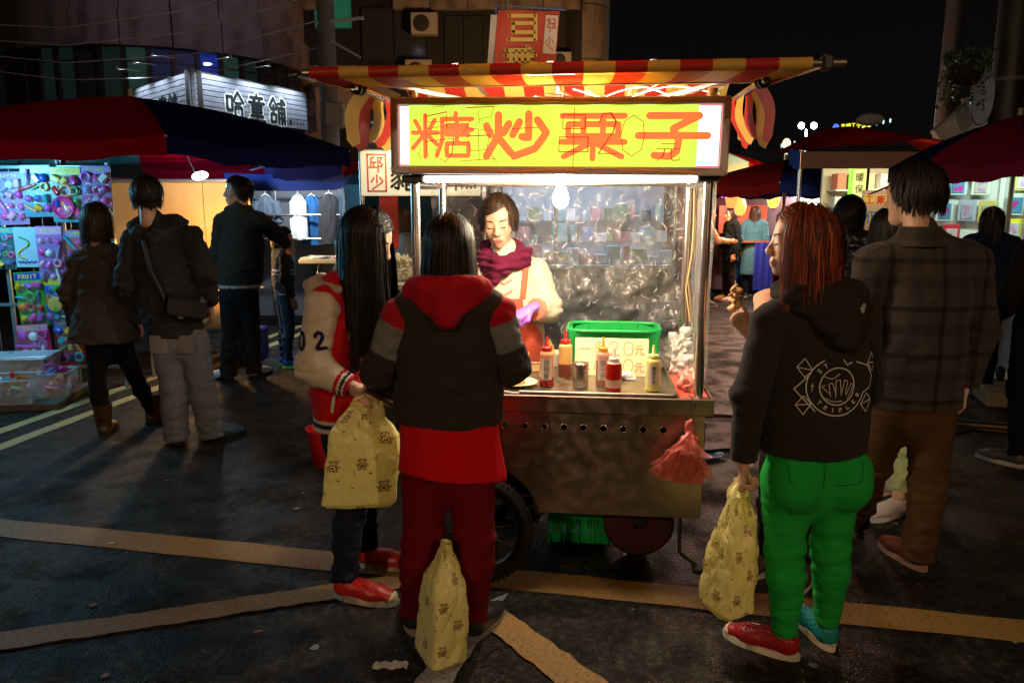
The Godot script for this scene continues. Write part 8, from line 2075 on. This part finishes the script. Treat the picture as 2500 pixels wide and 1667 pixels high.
func build_right() -> void:
	var crimson := mat(0.15, 0.008, 0.03, 0.8)
	var navy := mat(0.007, 0.01, 0.06, 0.8)
	var red := mat(0.2, 0.01, 0.007, 0.8)
	var pale := mat(0.35, 0.45, 0.38, 0.75)
	for m in [crimson, navy, red, pale]:
		m.normal_enabled = true; m.normal_texture = weave_n; m.uv1_triplanar = true; m.uv1_scale = Vector3.ONE * 9.0; m.normal_scale = 0.3
		m.backlight_enabled = true; m.backlight = m.albedo_color.srgb_to_linear() * 1.2; m.metallic_specular = 0.0
	umbrella("mid distance red and navy market umbrella right of the cart", Vector3(3.6, 2.22, -10.0), 1.25, 0.33, deg_to_rad(67.5), [navy, red, navy, navy, navy, navy, navy, red])
	umbrella("pale green and red umbrella behind the red and navy one", Vector3(3.2, 2.62, -13.0), 1.1, 0.3, deg_to_rad(60), [pale, red, pale, red])
	umbrella("crimson and navy umbrella hanging over the phone case display", Vector3(4.55, 2.4, -6.9), 1.02, 0.44, deg_to_rad(119.4), [crimson, navy])
	var can := thing("red_canopy", "wide dark red stall canopy with brown valance on the right", "canopy", Vector3(3.75, 0, -8.3))
	part("roof", M.new().grid(24, 12, func(u, v):
		var y = 2.12 + 0.42 * (1.0 - pow(absf(u * 2 - 1), 1.3)) * (0.25 + 0.75 * v) + 0.02 * sin(u * 14.0 + v * 3)
		return Vector3(-0.95 + 2.3 * u, y, 0.9 - 1.6 * v)), red, can)
	part("valance", M.new().grid(24, 3, func(u, v): return Vector3(-0.95 + 2.3 * u, 2.12 - 0.16 * v, 0.905 + 0.012 * sin(u * 26.0) * v)), mat(0.26, 0.14, 0.11, 0.75), can)
	part("side_flap", M.new().grid(10, 4, func(u, v): return Vector3(-0.96 - 0.03 * sin(u * 6) * v, 2.12 + 0.06 * u - 0.17 * v, 0.9 - 0.3 * u)), mat(0.02, 0.08, 0.35, 0.7), can)
	for x in [-0.93, 1.33]: part("post", M.new().tube([Vector3(x, 0, 0.85), Vector3(x, 2.14, 0.85)], 0.02, 8), chrome, can)
	part("gathered_top", M.new().ball(Vector3(0.25, 2.56, -0.3), Vector3(0.16, 0.07, 0.1)), mat(0.3, 0.3, 0.32, 0.8), can)
	# --- poster stall under the red canopy
	var ps := thing("poster_stall", "brightly lit stall with yellow upright sign and goods under the red canopy", "stall", Vector3(3.75, 0, -8.4))
	part("back_panel", M.new().box(Vector3(0.55, 1.2, -0.3), Vector3(1.5, 2.0, 0.04)), mat(0.65, 0.58, 0.42, 0.7), ps)
	for k in 3:
		part("shelf", M.new().box(Vector3(0.5, 1.3 + 0.24 * k, -0.15), Vector3(1.3, 0.02, 0.28)), mat(0.6, 0.6, 0.55, 0.6), ps)
		for q in 8: part("goods_box", M.new().box(Vector3(-0.08 + 0.16 * q, 1.39 + 0.24 * k, -0.12), Vector3(0.11, 0.13 + 0.03 * ((q * 3 + k) % 3), 0.12), Basis(Vector3.UP, 0.2 * ((q + k) % 3 - 1)), 0.005), [mat(0.7, 0.6, 0.3, 0.5), mat(0.6, 0.6, 0.6, 0.5), mat(0.5, 0.15, 0.08, 0.5), mat(0.2, 0.4, 0.3, 0.5)][(q + k) % 4], ps)
	part("counter", M.new().box(Vector3(0.6, 0.5, 0.15), Vector3(1.3, 1.0, 0.5), Basis.IDENTITY, 0.01), mat(0.25, 0.22, 0.2, 0.7), ps)
	part("arm_bracket", M.new().tube([Vector3(-0.05, 1.6, 0.4), Vector3(0.3, 1.85, 0.45)], 0.014, 6), rubber, ps)
	area(Vector3(3.9, 2.06, -8.0), Vector3(0, -1, -0.35), Vector2(1.5, 0.05), 1.6, Color(1.0, 0.95, 0.78))
	part("tube_lamp", M.new().tube([Vector3(-0.6, 2.09, 0.4), Vector3(0.9, 2.09, 0.4)], 0.014, 8), glow(1.0, 0.95, 0.8, 6.0), ps)
	var ys := thing("upright_sign", "tall narrow yellow lit sign with faint characters beside the poster", "sign", Vector3(3.6, 1.72, -7.9), -0.05)
	part("box", M.new().box(Vector3.ZERO, Vector3(0.14, 0.52, 0.07), Basis.IDENTITY, 0.008), glow(0.85, 0.9, 0.28, 1.0), ys)
	part("edge", M.new().box(Vector3(-0.075, 0, 0.005), Vector3(0.014, 0.54, 0.08)), glow(0.35, 0.9, 0.08, 1.0), ys)
	part("pole", M.new().tube([Vector3(0.09, -1.7, 0.0), Vector3(0.1, 0.3, 0)], 0.014, 6), rubber, ys)
	var yl := M.new()
	for k in 4: ink(yl, ["warm", "keep", "direct", "work"][k], Transform3D(Basis.IDENTITY, Vector3(0, 0, 0.037)), Vector2(-0.035, 0.22 - 0.12 * k), Vector2(0.075, 0.085), 0.0045)
	part("lettering", yl, mat(0.5, 0.42, 0.12, 0.6), ys)
	var po := thing("poster", "orange and cream poster with red and blue Chinese characters", "poster", Vector3(3.52, 1.44, -7.2), -0.12)
	part("sheet", M.new().box(Vector3.ZERO, Vector3(0.36, 0.62, 0.008), Basis.IDENTITY, 0.001), mat(0.5, 0.32, 0.26, 0.6), po)
	var px := Transform3D(Basis.IDENTITY, Vector3(0, 0, 0.006))
	var m1 := M.new()
	var m2 := M.new()
	var m3 := M.new()
	for k in 3: m1.box(Vector3(-0.11 + 0.105 * k, 0.22, 0.0045), Vector3(0.095, 0.1, 0.001))
	for k in 3: ink(m2, ["work", "factory", "direct"][k], px, Vector2(-0.15 + 0.105 * k, 0.262), Vector2(0.08, 0.085), 0.006)
	for k in 2: ink(m1, ["keep", "warm"][k], px, Vector2(-0.13 + 0.145 * k, 0.115), Vector2(0.11, 0.12), 0.016)
	for k in 2: ink(m3, ["keep", "warm"][k], Transform3D(Basis.IDENTITY, Vector3(0, 0, 0.0085)), Vector2(-0.13 + 0.145 * k, 0.115), Vector2(0.11, 0.12), 0.0075)
	for k in 2: ink(m1, ["5", "0"][k], px, Vector2(-0.12 + 0.1 * k, -0.05), Vector2(0.08, 0.13), 0.014)
	for k in 2: ink(m2, ["5", "0"][k], Transform3D(Basis.IDENTITY, Vector3(0, 0, 0.0085)), Vector2(-0.12 + 0.1 * k, -0.05), Vector2(0.08, 0.13), 0.006)
	part("yellow_print", m1, mat(0.75, 0.5, 0.08, 0.6), po)
	part("red_print", m2, mat(0.6, 0.06, 0.02, 0.6), po)
	part("blue_print", m3, mat(0.02, 0.2, 0.5, 0.6), po)
	lamp_spot(Vector3(3.4, 2.0, -6.6), Vector3(3.52, 1.45, -7.2), 0.35, Color(1.0, 0.93, 0.8), 40.0)  # unseen light without a body, aimed at the poster
	# --- phone case display
	var ds := thing("case_display", "white pegboard display stand for phone cases at the right edge", "display stand", Vector3(4.95, 0, -7.62), -0.35)
	var whitep := mat(0.6, 0.61, 0.58, 0.5)
	part("panel", M.new().box(Vector3(0.1, 1.42, -0.03), Vector3(1.9, 1.16, 0.03), Basis.IDENTITY, 0.004), whitep, ds)
	for x in [-0.86, -0.02, 1.04]: part("upright", M.new().box(Vector3(x, 1.42, 0.01), Vector3(0.05, 1.2, 0.05), Basis.IDENTITY, 0.004), whitep, ds)
	for y in [1.99, 1.22]: part("ledge", M.new().box(Vector3(0.1, y, 0.03), Vector3(1.9, 0.03, 0.08), Basis.IDENTITY, 0.004), whitep, ds)
	part("cabinet", M.new().box(Vector3(0.1, 0.62, -0.05), Vector3(1.9, 0.72, 0.4), Basis.IDENTITY, 0.01), mat(0.4, 0.5, 0.53, 0.5), ds)
	for k in 3: part("drawer", M.new().box(Vector3(-0.5 + 0.62 * k, 0.78, 0.155), Vector3(0.58, 0.26, 0.015), Basis.IDENTITY, 0.004), mat(0.5, 0.56, 0.57, 0.45), ds)
	var cx := Transform3D(Basis(Vector3.UP, -0.35), Vector3(4.95, 0, -7.62))
	var packs := [
		[-0.78, 1.84, [0.15, 0.17, 0.25], [0.1, 0.12, 0.2], "dark blue phone case at the display's top left corner"], [-0.6, 1.82, [0.55, 0.56, 0.58], [0.35, 0.42, 0.55], "grey blue phone case in the top row, slightly tilted"], [-0.42, 1.82, [0.5, 0.55, 0.6], [0.05, 0.3, 0.5], "bright blue patterned phone case in the top row"], [-0.22, 1.82, [0.6, 0.58, 0.52], [0.45, 0.43, 0.38], "beige speckled phone case at the end of the top row"],
		[-0.72, 1.56, [0.5, 0.5, 0.56], [0.15, 0.12, 0.3], "purple striped phone case in the middle row"], [-0.52, 1.56, [0.5, 0.52, 0.56], [0.05, 0.2, 0.3], "teal striped phone case in the middle row"], [-0.32, 1.56, [0.32, 0.33, 0.4], [0.3, 0.3, 0.38], "plain grey phone case in the middle row"], [-0.14, 1.55, [0.45, 0.35, 0.12], [0.4, 0.3, 0.12], "gold phone case at the end of the middle row"],
		[-0.68, 1.31, [0.55, 0.02, 0.03], [0.6, 0.5, 0.5], "red framed phone case in the lower row"], [-0.44, 1.31, [0.5, 0.02, 0.04], [0.6, 0.42, 0.45], "red framed phone case with pink picture in the lower row"],
		[0.14, 1.86, [0.6, 0.5, 0.15], [0.65, 0.62, 0.5], "yellow topped phone case pack with maroon foot, upper right"], [0.34, 1.86, [0.55, 0.45, 0.15], [0.65, 0.6, 0.45], "second yellow topped phone case pack, upper right"], [0.1, 1.62, [0.55, 0.55, 0.5], [0.05, 0.2, 0.35], "dark blue phone case right of the white upright"], [0.28, 1.62, [0.6, 0.58, 0.52], [0.5, 0.45, 0.45], "white spotted phone case leaning at the right"], [0.42, 1.61, [0.6, 0.58, 0.52], [0.5, 0.4, 0.4], "pale pink phone case leaning at the far right"],
		[0.1, 1.37, [0.7, 0.66, 0.03], [0.45, 0.45, 0.5], "yellow boxed phone case beside the ponytailed person"], [0.3, 1.37, [0.7, 0.66, 0.05], [0.65, 0.55, 0.45], "second yellow boxed phone case at the right edge"], [0.2, 1.1, [0.6, 0.5, 0.5], [0.5, 0.05, 0.08], "white and red phone case pack on the lowest row"], [0.4, 1.1, [0.5, 0.03, 0.06], [0.5, 0.2, 0.25], "dark red phone case pack on the lowest row"]]
	for k in packs.size():
		var q: Array = packs[k]
		case_pack(q[4], cx * Vector3(q[0], q[1], 0.07), 0.155 if q[1] < 1.4 or k > 9 else 0.165, 0.215, q[2], q[3], k + 3, 0.08 if k in [1, 13, 14] else 0.0)
	area(Vector3(4.7, 2.08, -6.9), Vector3(0.3, -0.9, -0.6), Vector2(1.2, 0.05), CASE_E, Color(0.86, 1.0, 0.92))
	part("tube_lamp", M.new().tube([Vector3(-0.6, 2.1, 0.6), Vector3(0.6, 2.1, 0.6)], 0.014, 8), glow(0.86, 1.0, 0.92, 5.0), ds)
	# --- wheeled box and boards
	var wb := thing("wheeled_cabinet", "beige wheeled cabinet standing on boards at the right edge", "cabinet", Vector3(4.42, 0.12, -5.95), -0.3)
	part("box", M.new().box(Vector3(0, 0.56, 0), Vector3(0.75, 0.78, 0.55), Basis.IDENTITY, 0.01), mat(0.3, 0.26, 0.24, 0.6), wb)
	part("base_rail", M.new().box(Vector3(0, 0.15, 0.26), Vector3(0.75, 0.05, 0.05), Basis.IDENTITY, 0.004), dark_iron, wb)
	for x in [-0.3, 0.3]:
		for z in [-0.2, 0.22]: part("caster", M.new().lathe([Vector2(0, 0.02), Vector2(0.055, 0.02), Vector2(0.065, 0.01), Vector2(0.065, -0.01), Vector2(0.055, -0.02), Vector2(0, -0.02)], 18, Transform3D(Basis(Vector3.BACK, PI / 2), Vector3(x, 0.065, z))), rubber, wb)
	solo("timber_block", M.new().box(Vector3(0, 0.06, 0), Vector3(1.1, 0.115, 0.5), Basis.IDENTITY, 0.01), mat(0.2, 0.15, 0.09, 0.8), "worn timber block under the wheeled cabinet", "timber", Vector3(4.42, 0, -5.88), -0.3)
	solo("flat_board", M.new().box(Vector3(0, 0.012, 0), Vector3(1.6, 0.02, 0.35), Basis.IDENTITY, 0.004), mat(0.16, 0.13, 0.1, 0.8), "flat board lying on the road near the neon blue sneakers", "board", Vector3(4.6, 0, -6.9), -0.25)
	var cab := ["brown cable lying across the road at the right, nearest", "yellow brown cable on the road behind the nearest one", "black cable on the road beside the timber block"]
	for k in 3: solo("ground_cable", M.new().tube([Vector3(2.4, 0.012, -5.35 - 0.14 * k), Vector3(3.2, 0.012, -5.2 - 0.12 * k), Vector3(4.0, 0.012, -4.9 - 0.15 * k), Vector3(5.2, 0.012, -4.5 - 0.1 * k)], 0.012, 6), mat([0.05, 0.2, 0.015][k], [0.02, 0.12, 0.015][k], [0.012, 0.03, 0.015][k], 0.5), cab[k], "cable")
	for k in 2: solo("thin_cable", M.new().tube([Vector3(0.9, 0.008, -4.6 - 0.9 * k), Vector3(1.6, 0.008, -4.75 - 0.8 * k), Vector3(2.4, 0.008, -4.7 - 0.6 * k), Vector3(3.4, 0.008, -5.2 - 0.5 * k)], 0.008, 6), mat(0.08 if k else 0.015, 0.02, 0.015, 0.5), ["thin black cable on the road just behind the cart", "thin reddish cable on the road farther behind the cart"][k], "cable")
	# --- goods stall seen through the plastic sheet
	var gs := thing("goods_stall", "cold lit stall with stacked boxes seen through the plastic sheet", "stall", Vector3(0.5, 0, -9.0))
	part("back_panel", M.new().box(Vector3(0, 1.45, -0.5), Vector3(2.8, 1.5, 0.04)), mat(0.35, 0.42, 0.52, 0.6), gs)
	part("table", M.new().box(Vector3(0, 0.92, 0.1), Vector3(2.7, 0.05, 0.8), Basis.IDENTITY, 0.006), mat(0.2, 0.24, 0.28, 0.6), gs)
	part("cloth_front", M.new().grid(30, 4, func(u, v): return Vector3(-1.35 + 2.7 * u, 0.9 - 0.8 * v, 0.5 + 0.02 * sin(u * 40.0) * v)), mat(0.025, 0.04, 0.07, 0.8), gs)
	part("cardboard", M.new().box(Vector3(1.05, 0.72, 0.56), Vector3(0.6, 0.4, 0.02), Basis.IDENTITY, 0.003), mat(0.36, 0.27, 0.18, 0.8), gs)
	for x in [-1.35, 0.0, 1.35]: part("post", M.new().tube([Vector3(x, 0, 0.45), Vector3(x, 2.3, 0.45)], 0.02, 8), chrome, gs)
	part("roof", M.new().grid(12, 6, func(u, v): return Vector3(-1.45 + 2.9 * u, 2.3 + 0.1 * sin(PI * u), 0.6 - 1.3 * v)), mat(0.03, 0.05, 0.12, 0.7), gs)
	var r := RandomNumberGenerator.new()
	r.seed = 31
	var bxm := [mat(0.5, 0.55, 0.6, 0.5), mat(0.1, 0.25, 0.5, 0.5), mat(0.6, 0.6, 0.6, 0.5), mat(0.2, 0.4, 0.45, 0.5), mat(0.05, 0.06, 0.12, 0.5), mat(0.5, 0.2, 0.25, 0.5), mat(0.08, 0.2, 0.12, 0.5)]
	for k in 54:
		var hh := r.randf_range(0.05, 0.23)
		part("goods_box", M.new().box(Vector3(-1.27 + 0.15 * (k % 18) + r.randf_range(-0.02, 0.02), 0.95 + hh * 0.5 + 0.24 * int(k / 18), 0.3 - 0.28 * int(k / 18) + r.randf_range(-0.05, 0.05)), Vector3(r.randf_range(0.05, 0.17), hh, 0.16), Basis(Vector3.UP, r.randf_range(-0.2, 0.2)), 0.006), bxm[r.randi() % 7], gs)
	area(Vector3(0.5, 2.2, -8.5), Vector3(0, -1, -0.25), Vector2(2.4, 0.05), GOODS_E, Color(0.75, 0.88, 1.0))
	for x in [-0.8, 0.7]: part("tube_lamp", M.new().tube([Vector3(x - 0.55, 2.23, 0.5), Vector3(x + 0.55, 2.23, 0.5)], 0.014, 8), glow(0.78, 0.9, 1.0, 6.0), gs)
	# --- far lane: lanterns, lights, blue counter, pavement
	struct("pavement", M.new().box(Vector3(6.5, 0.06, -27.0), Vector3(8.5, 0.12, 25.0), Basis.IDENTITY, 0.01), grime(0.16, 0.14, 0.12))
	var lan := [["round red lantern beside the cart's right pole", Vector3(3.26, 1.74, -11.2), [1.0, 0.22, 0.05]], ["bright yellow and red oval lantern right of the crowd", Vector3(3.98, 1.74, -11.5), [1.0, 0.5, 0.08]], ["small orange lantern low behind the crowd", Vector3(3.75, 1.62, -12.4), [1.0, 0.3, 0.06]]]
	for q in lan:
		var t := thing("paper_lantern", q[0], "lantern", q[1])
		part("shade", M.new().lathe([Vector2(0.03, -0.15), Vector2(0.075, -0.11), Vector2(0.1, 0.0), Vector2(0.075, 0.11), Vector2(0.03, 0.15)], 16), glow(q[2][0], q[2][1], q[2][2], 2.2), t)
		for s in [-1, 1]: part("rim", M.new().lathe([Vector2(0.034, -0.012), Vector2(0.036, 0.012)], 12, Transform3D(Basis.IDENTITY, Vector3(0, s * 0.155, 0))), mat(0.3, 0.02, 0.02, 0.5), t)
		part("cord", M.new().tube([Vector3(0, 0.16, 0), Vector3(0, 0.3, 0)], 0.004, 5), rubber, t)
		omni(q[1], 1.1, Color(q[2][0], q[2][1] + 0.2, q[2][2] + 0.1), 0.06)
	var fs := thing("far_lane_stall", "far stall with glowing red panels and a bright blue cloth front", "stall", Vector3(4.2, 0, -13.6))
	part("blue_cloth", M.new().grid(10, 4, func(u, v): return Vector3(0.12 + 0.4 * u, 1.0 - 0.85 * v, 0.3 + 0.02 * sin(u * 22.0))), mat(0.008, 0.03, 0.4, 0.6), fs)
	part("counter", M.new().box(Vector3(0, 1.01, 0), Vector3(0.75, 0.03, 0.6)), mat(0.3, 0.1, 0.08, 0.6), fs)
	for k in 3: part("red_panel", M.new().box(Vector3(-0.3 + 0.3 * k, 1.4, -0.1), Vector3(0.27, 0.5, 0.02), Basis.IDENTITY, 0.004), glow(0.75, 0.12, 0.05, 0.55), fs)  # glow put into the panel colour, standing in for lit goods
	part("awning", M.new().grid(12, 3, func(u, v): return Vector3(-1.1 + 2.2 * u, 2.0 - 0.2 * v + 0.03 * sin(u * 8.0), 0.7 + 0.1 * v)), mat(0.03, 0.09, 0.32, 0.7), fs)
	part("back_panel", M.new().box(Vector3(0, 1.2, -0.4), Vector3(2.2, 2.2, 0.03)), mat(0.1, 0.06, 0.08, 0.7), fs)
	for x in [-1.1, 1.1]: part("post", M.new().tube([Vector3(x, 0, 0.7), Vector3(x, 2.0, 0.7)], 0.02, 6), chrome, fs)
	omni(Vector3(4.0, 1.85, -12.4), 3.0, Color(1.0, 0.86, 0.78), 0.05)  # unseen light without a body, brightens the far crowd
	var led := [M.new(), M.new(), M.new()]
	for k in 40: led[k % 3].ball(Vector3(-1.05 + 2.1 * k / 39.0, 1.82 - 0.05 * absf(sin(k * 0.5)), 0.72), Vector3.ONE * 0.013, Basis.IDENTITY, 6)
	for k in 3: part("string_light", led[k], glow([0.3, 0.9, 0.6][k], [0.1, 0.1, 0.05][k], [1.0, 0.2, 1.0][k], 3.0), fs).set_meta("kind", "stuff")
	var ws := thing("white_stall", "far white lit stall with a row of bare bulbs under a pale blue awning", "stall", Vector3(6.0, 0, -14.0))
	part("back_panel", M.new().box(Vector3(0.2, 1.2, -0.4), Vector3(2.6, 2.2, 0.03)), mat(0.6, 0.58, 0.5, 0.7), ws)
	part("counter", M.new().box(Vector3(0.2, 0.5, 0.2), Vector3(2.4, 1.0, 0.5), Basis.IDENTITY, 0.01), mat(0.45, 0.42, 0.38, 0.7), ws)
	part("awning", M.new().grid(16, 3, func(u, v): return Vector3(-1.1 + 2.6 * u, 2.24 - 0.2 * v + 0.02 * sin(u * 9.0), 0.5 + 0.3 * v)), mat(0.08, 0.22, 0.36, 0.7), ws)
	for k in 7: part("goods_box", M.new().box(Vector3(-0.9 + 0.34 * k, 1.14, 0.2), Vector3(0.26, 0.2 + 0.08 * (k % 3), 0.3), Basis.IDENTITY, 0.01), bxm[k % 7], ws)
	for k in 6:
		part("bulb", M.new().ball(Vector3(-0.85 + 0.38 * k, 1.86 - 0.03 * (k % 2), 0.3), Vector3(0.06, 0.07, 0.06)), glow(1.0, 0.97, 0.88, 9.0), ws)
	for x in [-0.5, 0.7]: omni(Vector3(6.0 + x, 1.85, -13.65), 3.0, Color(1.0, 0.95, 0.85), 0.06)
	# --- people on the right
	walker("person from behind in dark glossy jacket with thick black hair, by the poster", Vector3(2.42, 0, -5.4), Vector3(0.5, 0, -1), 1.64, [0.012, 0.014, 0.02], [0.015, 0.015, 0.018], [0.008, 0.007, 0.007], 71, {"cell": 0.013, "top": {"mat": mat(0.01, 0.012, 0.02, 0.3), "amp": 0.014, "fold": 0.02}, "hair": {"n": 1100, "len": 0.1, "vol": 1.16, "back": 2.1, "w": 1.0}})
	walker("person in navy hoodie with black ponytail, black leggings and neon blue sneakers", Vector3(3.96, 0, -6.2), Vector3(0.45, 0, -1), 1.58, [0.008, 0.012, 0.035], [0.006, 0.006, 0.007], [0.009, 0.008, 0.008], 72, {"cell": 0.013, "top": {"w": [0.2, 0.19, 0.18, 0.075], "hem": 0.72}, "legs": {"w": [0.15, 0.08, 0.055, 0.054, 0.036], "hem": 0.1}, "shoes": [mat(0.01, 0.16, 0.4, 0.3), mat(0.02, 0.25, 0.55, 0.3), 1.05, mat(0.4, 0.04, 0.4, 0.3), Vector3(0.9, 0, -0.5), Vector3(0.9, 0, -0.6)], "hair": {"n": 900, "len": 0.12, "w": 1.0, "tip_y": 1.3, "vol": 1.0}})
	var pt := M.new()
	for k in 14: pt.tube([Vector3(3.93, 1.5, -6.08), Vector3(3.9 + 0.006 * (k % 4), 1.49, -6.02), Vector3(3.88 + 0.012 * (k % 5), 1.38, -6.01 + 0.004 * (k % 3)), Vector3(3.87 + 0.012 * (k % 5), 1.28, -6.03)], [0.012, 0.014, 0.012, 0.002], 5)
	solo("ponytail", pt, hair_mat(0.009, 0.008, 0.008), "black ponytail of the navy hooded person by the phone cases", "hair")
	walker("person hidden behind the plaid shirt wearing pale green trousers and white sneakers", Vector3(1.96, 0, -3.78), Vector3(-0.6, 0, 1), 1.56, [0.015, 0.015, 0.017], [0.36, 0.42, 0.2], [0.007, 0.006, 0.006], 73, {"cell": 0.013, "j": {"hed": Vector3(-0.06, 1.445, 0.0), "kneL": Vector3(0.13, 0.42, 0.02), "ankL": Vector3(0.05, 0.1, 0.12), "kneR": Vector3(0.05, 0.42, -0.06), "ankR": Vector3(0.22, 0.12, -0.22)}, "look": Vector3(0.3, 0, -1), "legs": {"w": [0.15, 0.082, 0.06, 0.058, 0.045], "hem": 0.12, "cuff": 0.02}, "shoes": [mat(0.5, 0.46, 0.46, 0.6), mat(0.55, 0.5, 0.45, 0.5), 1.0, null, Vector3(-1, 0, 0.5), Vector3(-1, 0, 0.4)], "hair": {"n": 900, "len": 0.2, "tip_y": 1.35}})
	var edge := walker("person in black at the right edge, holding a small brown frame", Vector3(3.2, 0, -4.45), Vector3(-0.4, 0, -1), 1.66, [0.01, 0.009, 0.009], [0.008, 0.008, 0.008], [0.008, 0.007, 0.006], 74, {"cell": 0.014, "gripL": true, "j": {"elbL": Vector3(-0.25, 0.98, 0.02), "wriL": Vector3(-0.19, 0.9, -0.2)}})
	solo("brown_frame", M.new().box(Vector3.ZERO, Vector3(0.2, 0.16, 0.03), Basis(Vector3.UP, 0.4), 0.008), mat(0.08, 0.05, 0.035, 0.6), "small brown frame held by the person at the right edge", "frame", Vector3(3.06, 0.98, -4.72))
	var bag_w := mat(0.6, 0.62, 0.58, 0.4)
	walker("far person in black teal edged jacket looking down at a phone", Vector3(3.8, 0, -13.0), Vector3(-1, 0, 0.25), 1.6, [0.006, 0.012, 0.016], [0.02, 0.018, 0.022], [0.01, 0.009, 0.009], 81, {"look": Vector3(-1, -0.5, 0.2), "top": {"w": [0.19, 0.18, 0.18, 0.075], "hem": 0.68}, "j": {"elbR": Vector3(-0.1, 1.04, 0.2), "wriR": Vector3(-0.32, 1.1, 0.1)}, "shoes": [mat(0.5, 0.5, 0.5, 0.5), mat(0.6, 0.6, 0.6, 0.5)]})
	walker("far person from behind in long light blue coat over a dark skirt", Vector3(4.36, 0, -13.5), Vector3(0.3, 0, -1), 1.62, [0.06, 0.2, 0.27], [0.01, 0.011, 0.02], [0.03, 0.02, 0.015], 82, {"top": {"hem": 0.42, "w": [0.2, 0.17, 0.17, 0.07], "extra": [B(Vector3(0, 0.8, 0), Vector3(0, 0.4, 0), 0.19, 0.23, 0.7)]}, "hair": {"len": 0.4, "tip_y": 1.2}})
	walker("far person in maroon jacket between the black jacket and the blue coat", Vector3(4.12, 0, -13.9), Vector3(0.2, 0, -1), 1.64, [0.1, 0.012, 0.018], [0.02, 0.05, 0.12], [0.008, 0.007, 0.007], 83)
	walker("far person with white sleeves reaching right, next to the cart's right pole", Vector3(3.2, 0, -12.3), Vector3(1, 0, 0.1), 1.62, [0.42, 0.42, 0.45], [0.02, 0.025, 0.02], [0.012, 0.009, 0.008], 84, {"j": {"elbR": Vector3(0.12, 1.08, 0.18), "wriR": Vector3(0.36, 1.06, 0.12)}})
	walker("far person with warmly lit face under the red lantern", Vector3(3.72, 0, -14.6), Vector3(0.1, 0, 1), 1.68, [0.06, 0.03, 0.03], [0.02, 0.02, 0.02], [0.01, 0.008, 0.008], 85)
	walker("far tall person from behind with fluffy dark hair, above the crowd", Vector3(4.3, 0, -15.2), Vector3(0.1, 0, -1), 1.78, [0.12, 0.03, 0.04], [0.02, 0.02, 0.02], [0.03, 0.018, 0.012], 86, {"hair": {"vol": 1.2, "len": 0.12}})
	walker("person with glasses in dark jacket in front of the white lit stall", Vector3(4.62, 0, -10.8), Vector3(0.8, 0, 0.7), 1.7, [0.015, 0.015, 0.022], [0.02, 0.02, 0.02], [0.008, 0.007, 0.007], 87)
	walker("far dark haired person facing away below the row of bare bulbs", Vector3(5.25, 0, -12.8), Vector3(0.3, 0, -1), 1.68, [0.02, 0.018, 0.02], [0.02, 0.02, 0.02], [0.01, 0.008, 0.008], 88)
	# --- litter on the road
	var lit := [["crumpled strip of white paper on the road below the maroon leggings", Vector3(-0.42, 0.008, -2.33), 0.12], ["small crumpled paper scrap on the road left of the red sneaker", Vector3(-1.9, 0.006, -3.3), 0.035], ["tiny orange scrap on the road at the bottom left", Vector3(-0.95, 0.006, -2.55), 0.03], ["flat blue patch on the road behind the cart's right corner", Vector3(1.28, 0.008, -4.55), 0.2]]
	for k in 4:
		var f := noise(14.0, 2, k + 3)
		var sz: float = lit[k][2]
		solo("litter_scrap", M.new().grid(10, 6, func(u, v): return Vector3((u - 0.5) * sz, 0.004 + sz * 0.12 * absf(f.get_noise_2d(u * 3, v * 3)), (v - 0.5) * sz * 0.35 + 0.1 * sz * f.get_noise_2d(u * 2, 7))), [mat(0.5, 0.47, 0.42, 0.8), mat(0.5, 0.48, 0.44, 0.8), mat(0.5, 0.15, 0.03, 0.7), mat(0.02, 0.2, 0.5, 0.3)][k], lit[k][0], "litter", lit[k][1], 0.15 * k)
	var rr := RandomNumberGenerator.new()
	rr.seed = 8
	var spots := M.new()
	for k in 150:   # trodden chewing gum and grit
		var p := Vector3(rr.randf_range(-4.5, 3.5), 0.0055, rr.randf_range(-7.5, -1.9))
		var q := []
		var s := rr.randf_range(0.004, 0.02)
		for a in 7: q.append(p + Vector3(cos(TAU * a / 7) * s * rr.randf_range(0.7, 1.2), 0, sin(TAU * a / 7) * s))
		spots.face_n(q, Vector3.UP)
	var sp := struct("road_gum_spots", spots, mat(0.2, 0.19, 0.18, 0.8))
	sp.set_meta("kind", "stuff")
	# unseen lamps behind the camera, placed to light the backs of people
	for q in [[Vector3(-2.6, 0, 3.6), "unseen lamp behind the viewer on the left, lighting the backs of people"], [Vector3(3.4, 0, 3.2), "unseen lamp behind the viewer on the right, lighting the backs of people"]]:
		var t := thing("street_lamp", q[1], "unseen lamp", q[0])
		part("post", M.new().tube([Vector3.ZERO, Vector3(0, 3.2, 0)], [0.06, 0.045], 12), dark_iron, t)
		part("arm", M.new().tube([Vector3(0, 3.15, 0), Vector3(0, 3.3, -0.3), Vector3(0, 3.32, -0.6)], 0.03, 8), dark_iron, t)
		part("lamp_head", M.new().box(Vector3(0, 3.31, -0.7), Vector3(0.2, 0.06, 0.4), Basis.IDENTITY, 0.02), dark_iron, t)
		part("lamp_glass", M.new().ball(Vector3(0, 3.26, -0.7), Vector3(0.08, 0.035, 0.14)), glow(1.0, 0.82, 0.62, 8.0), t)
		omni(q[0] + Vector3(0, 3.26, -0.7), UNSEEN_BACK_E, Color(1.0, 0.82, 0.63), 0.12)
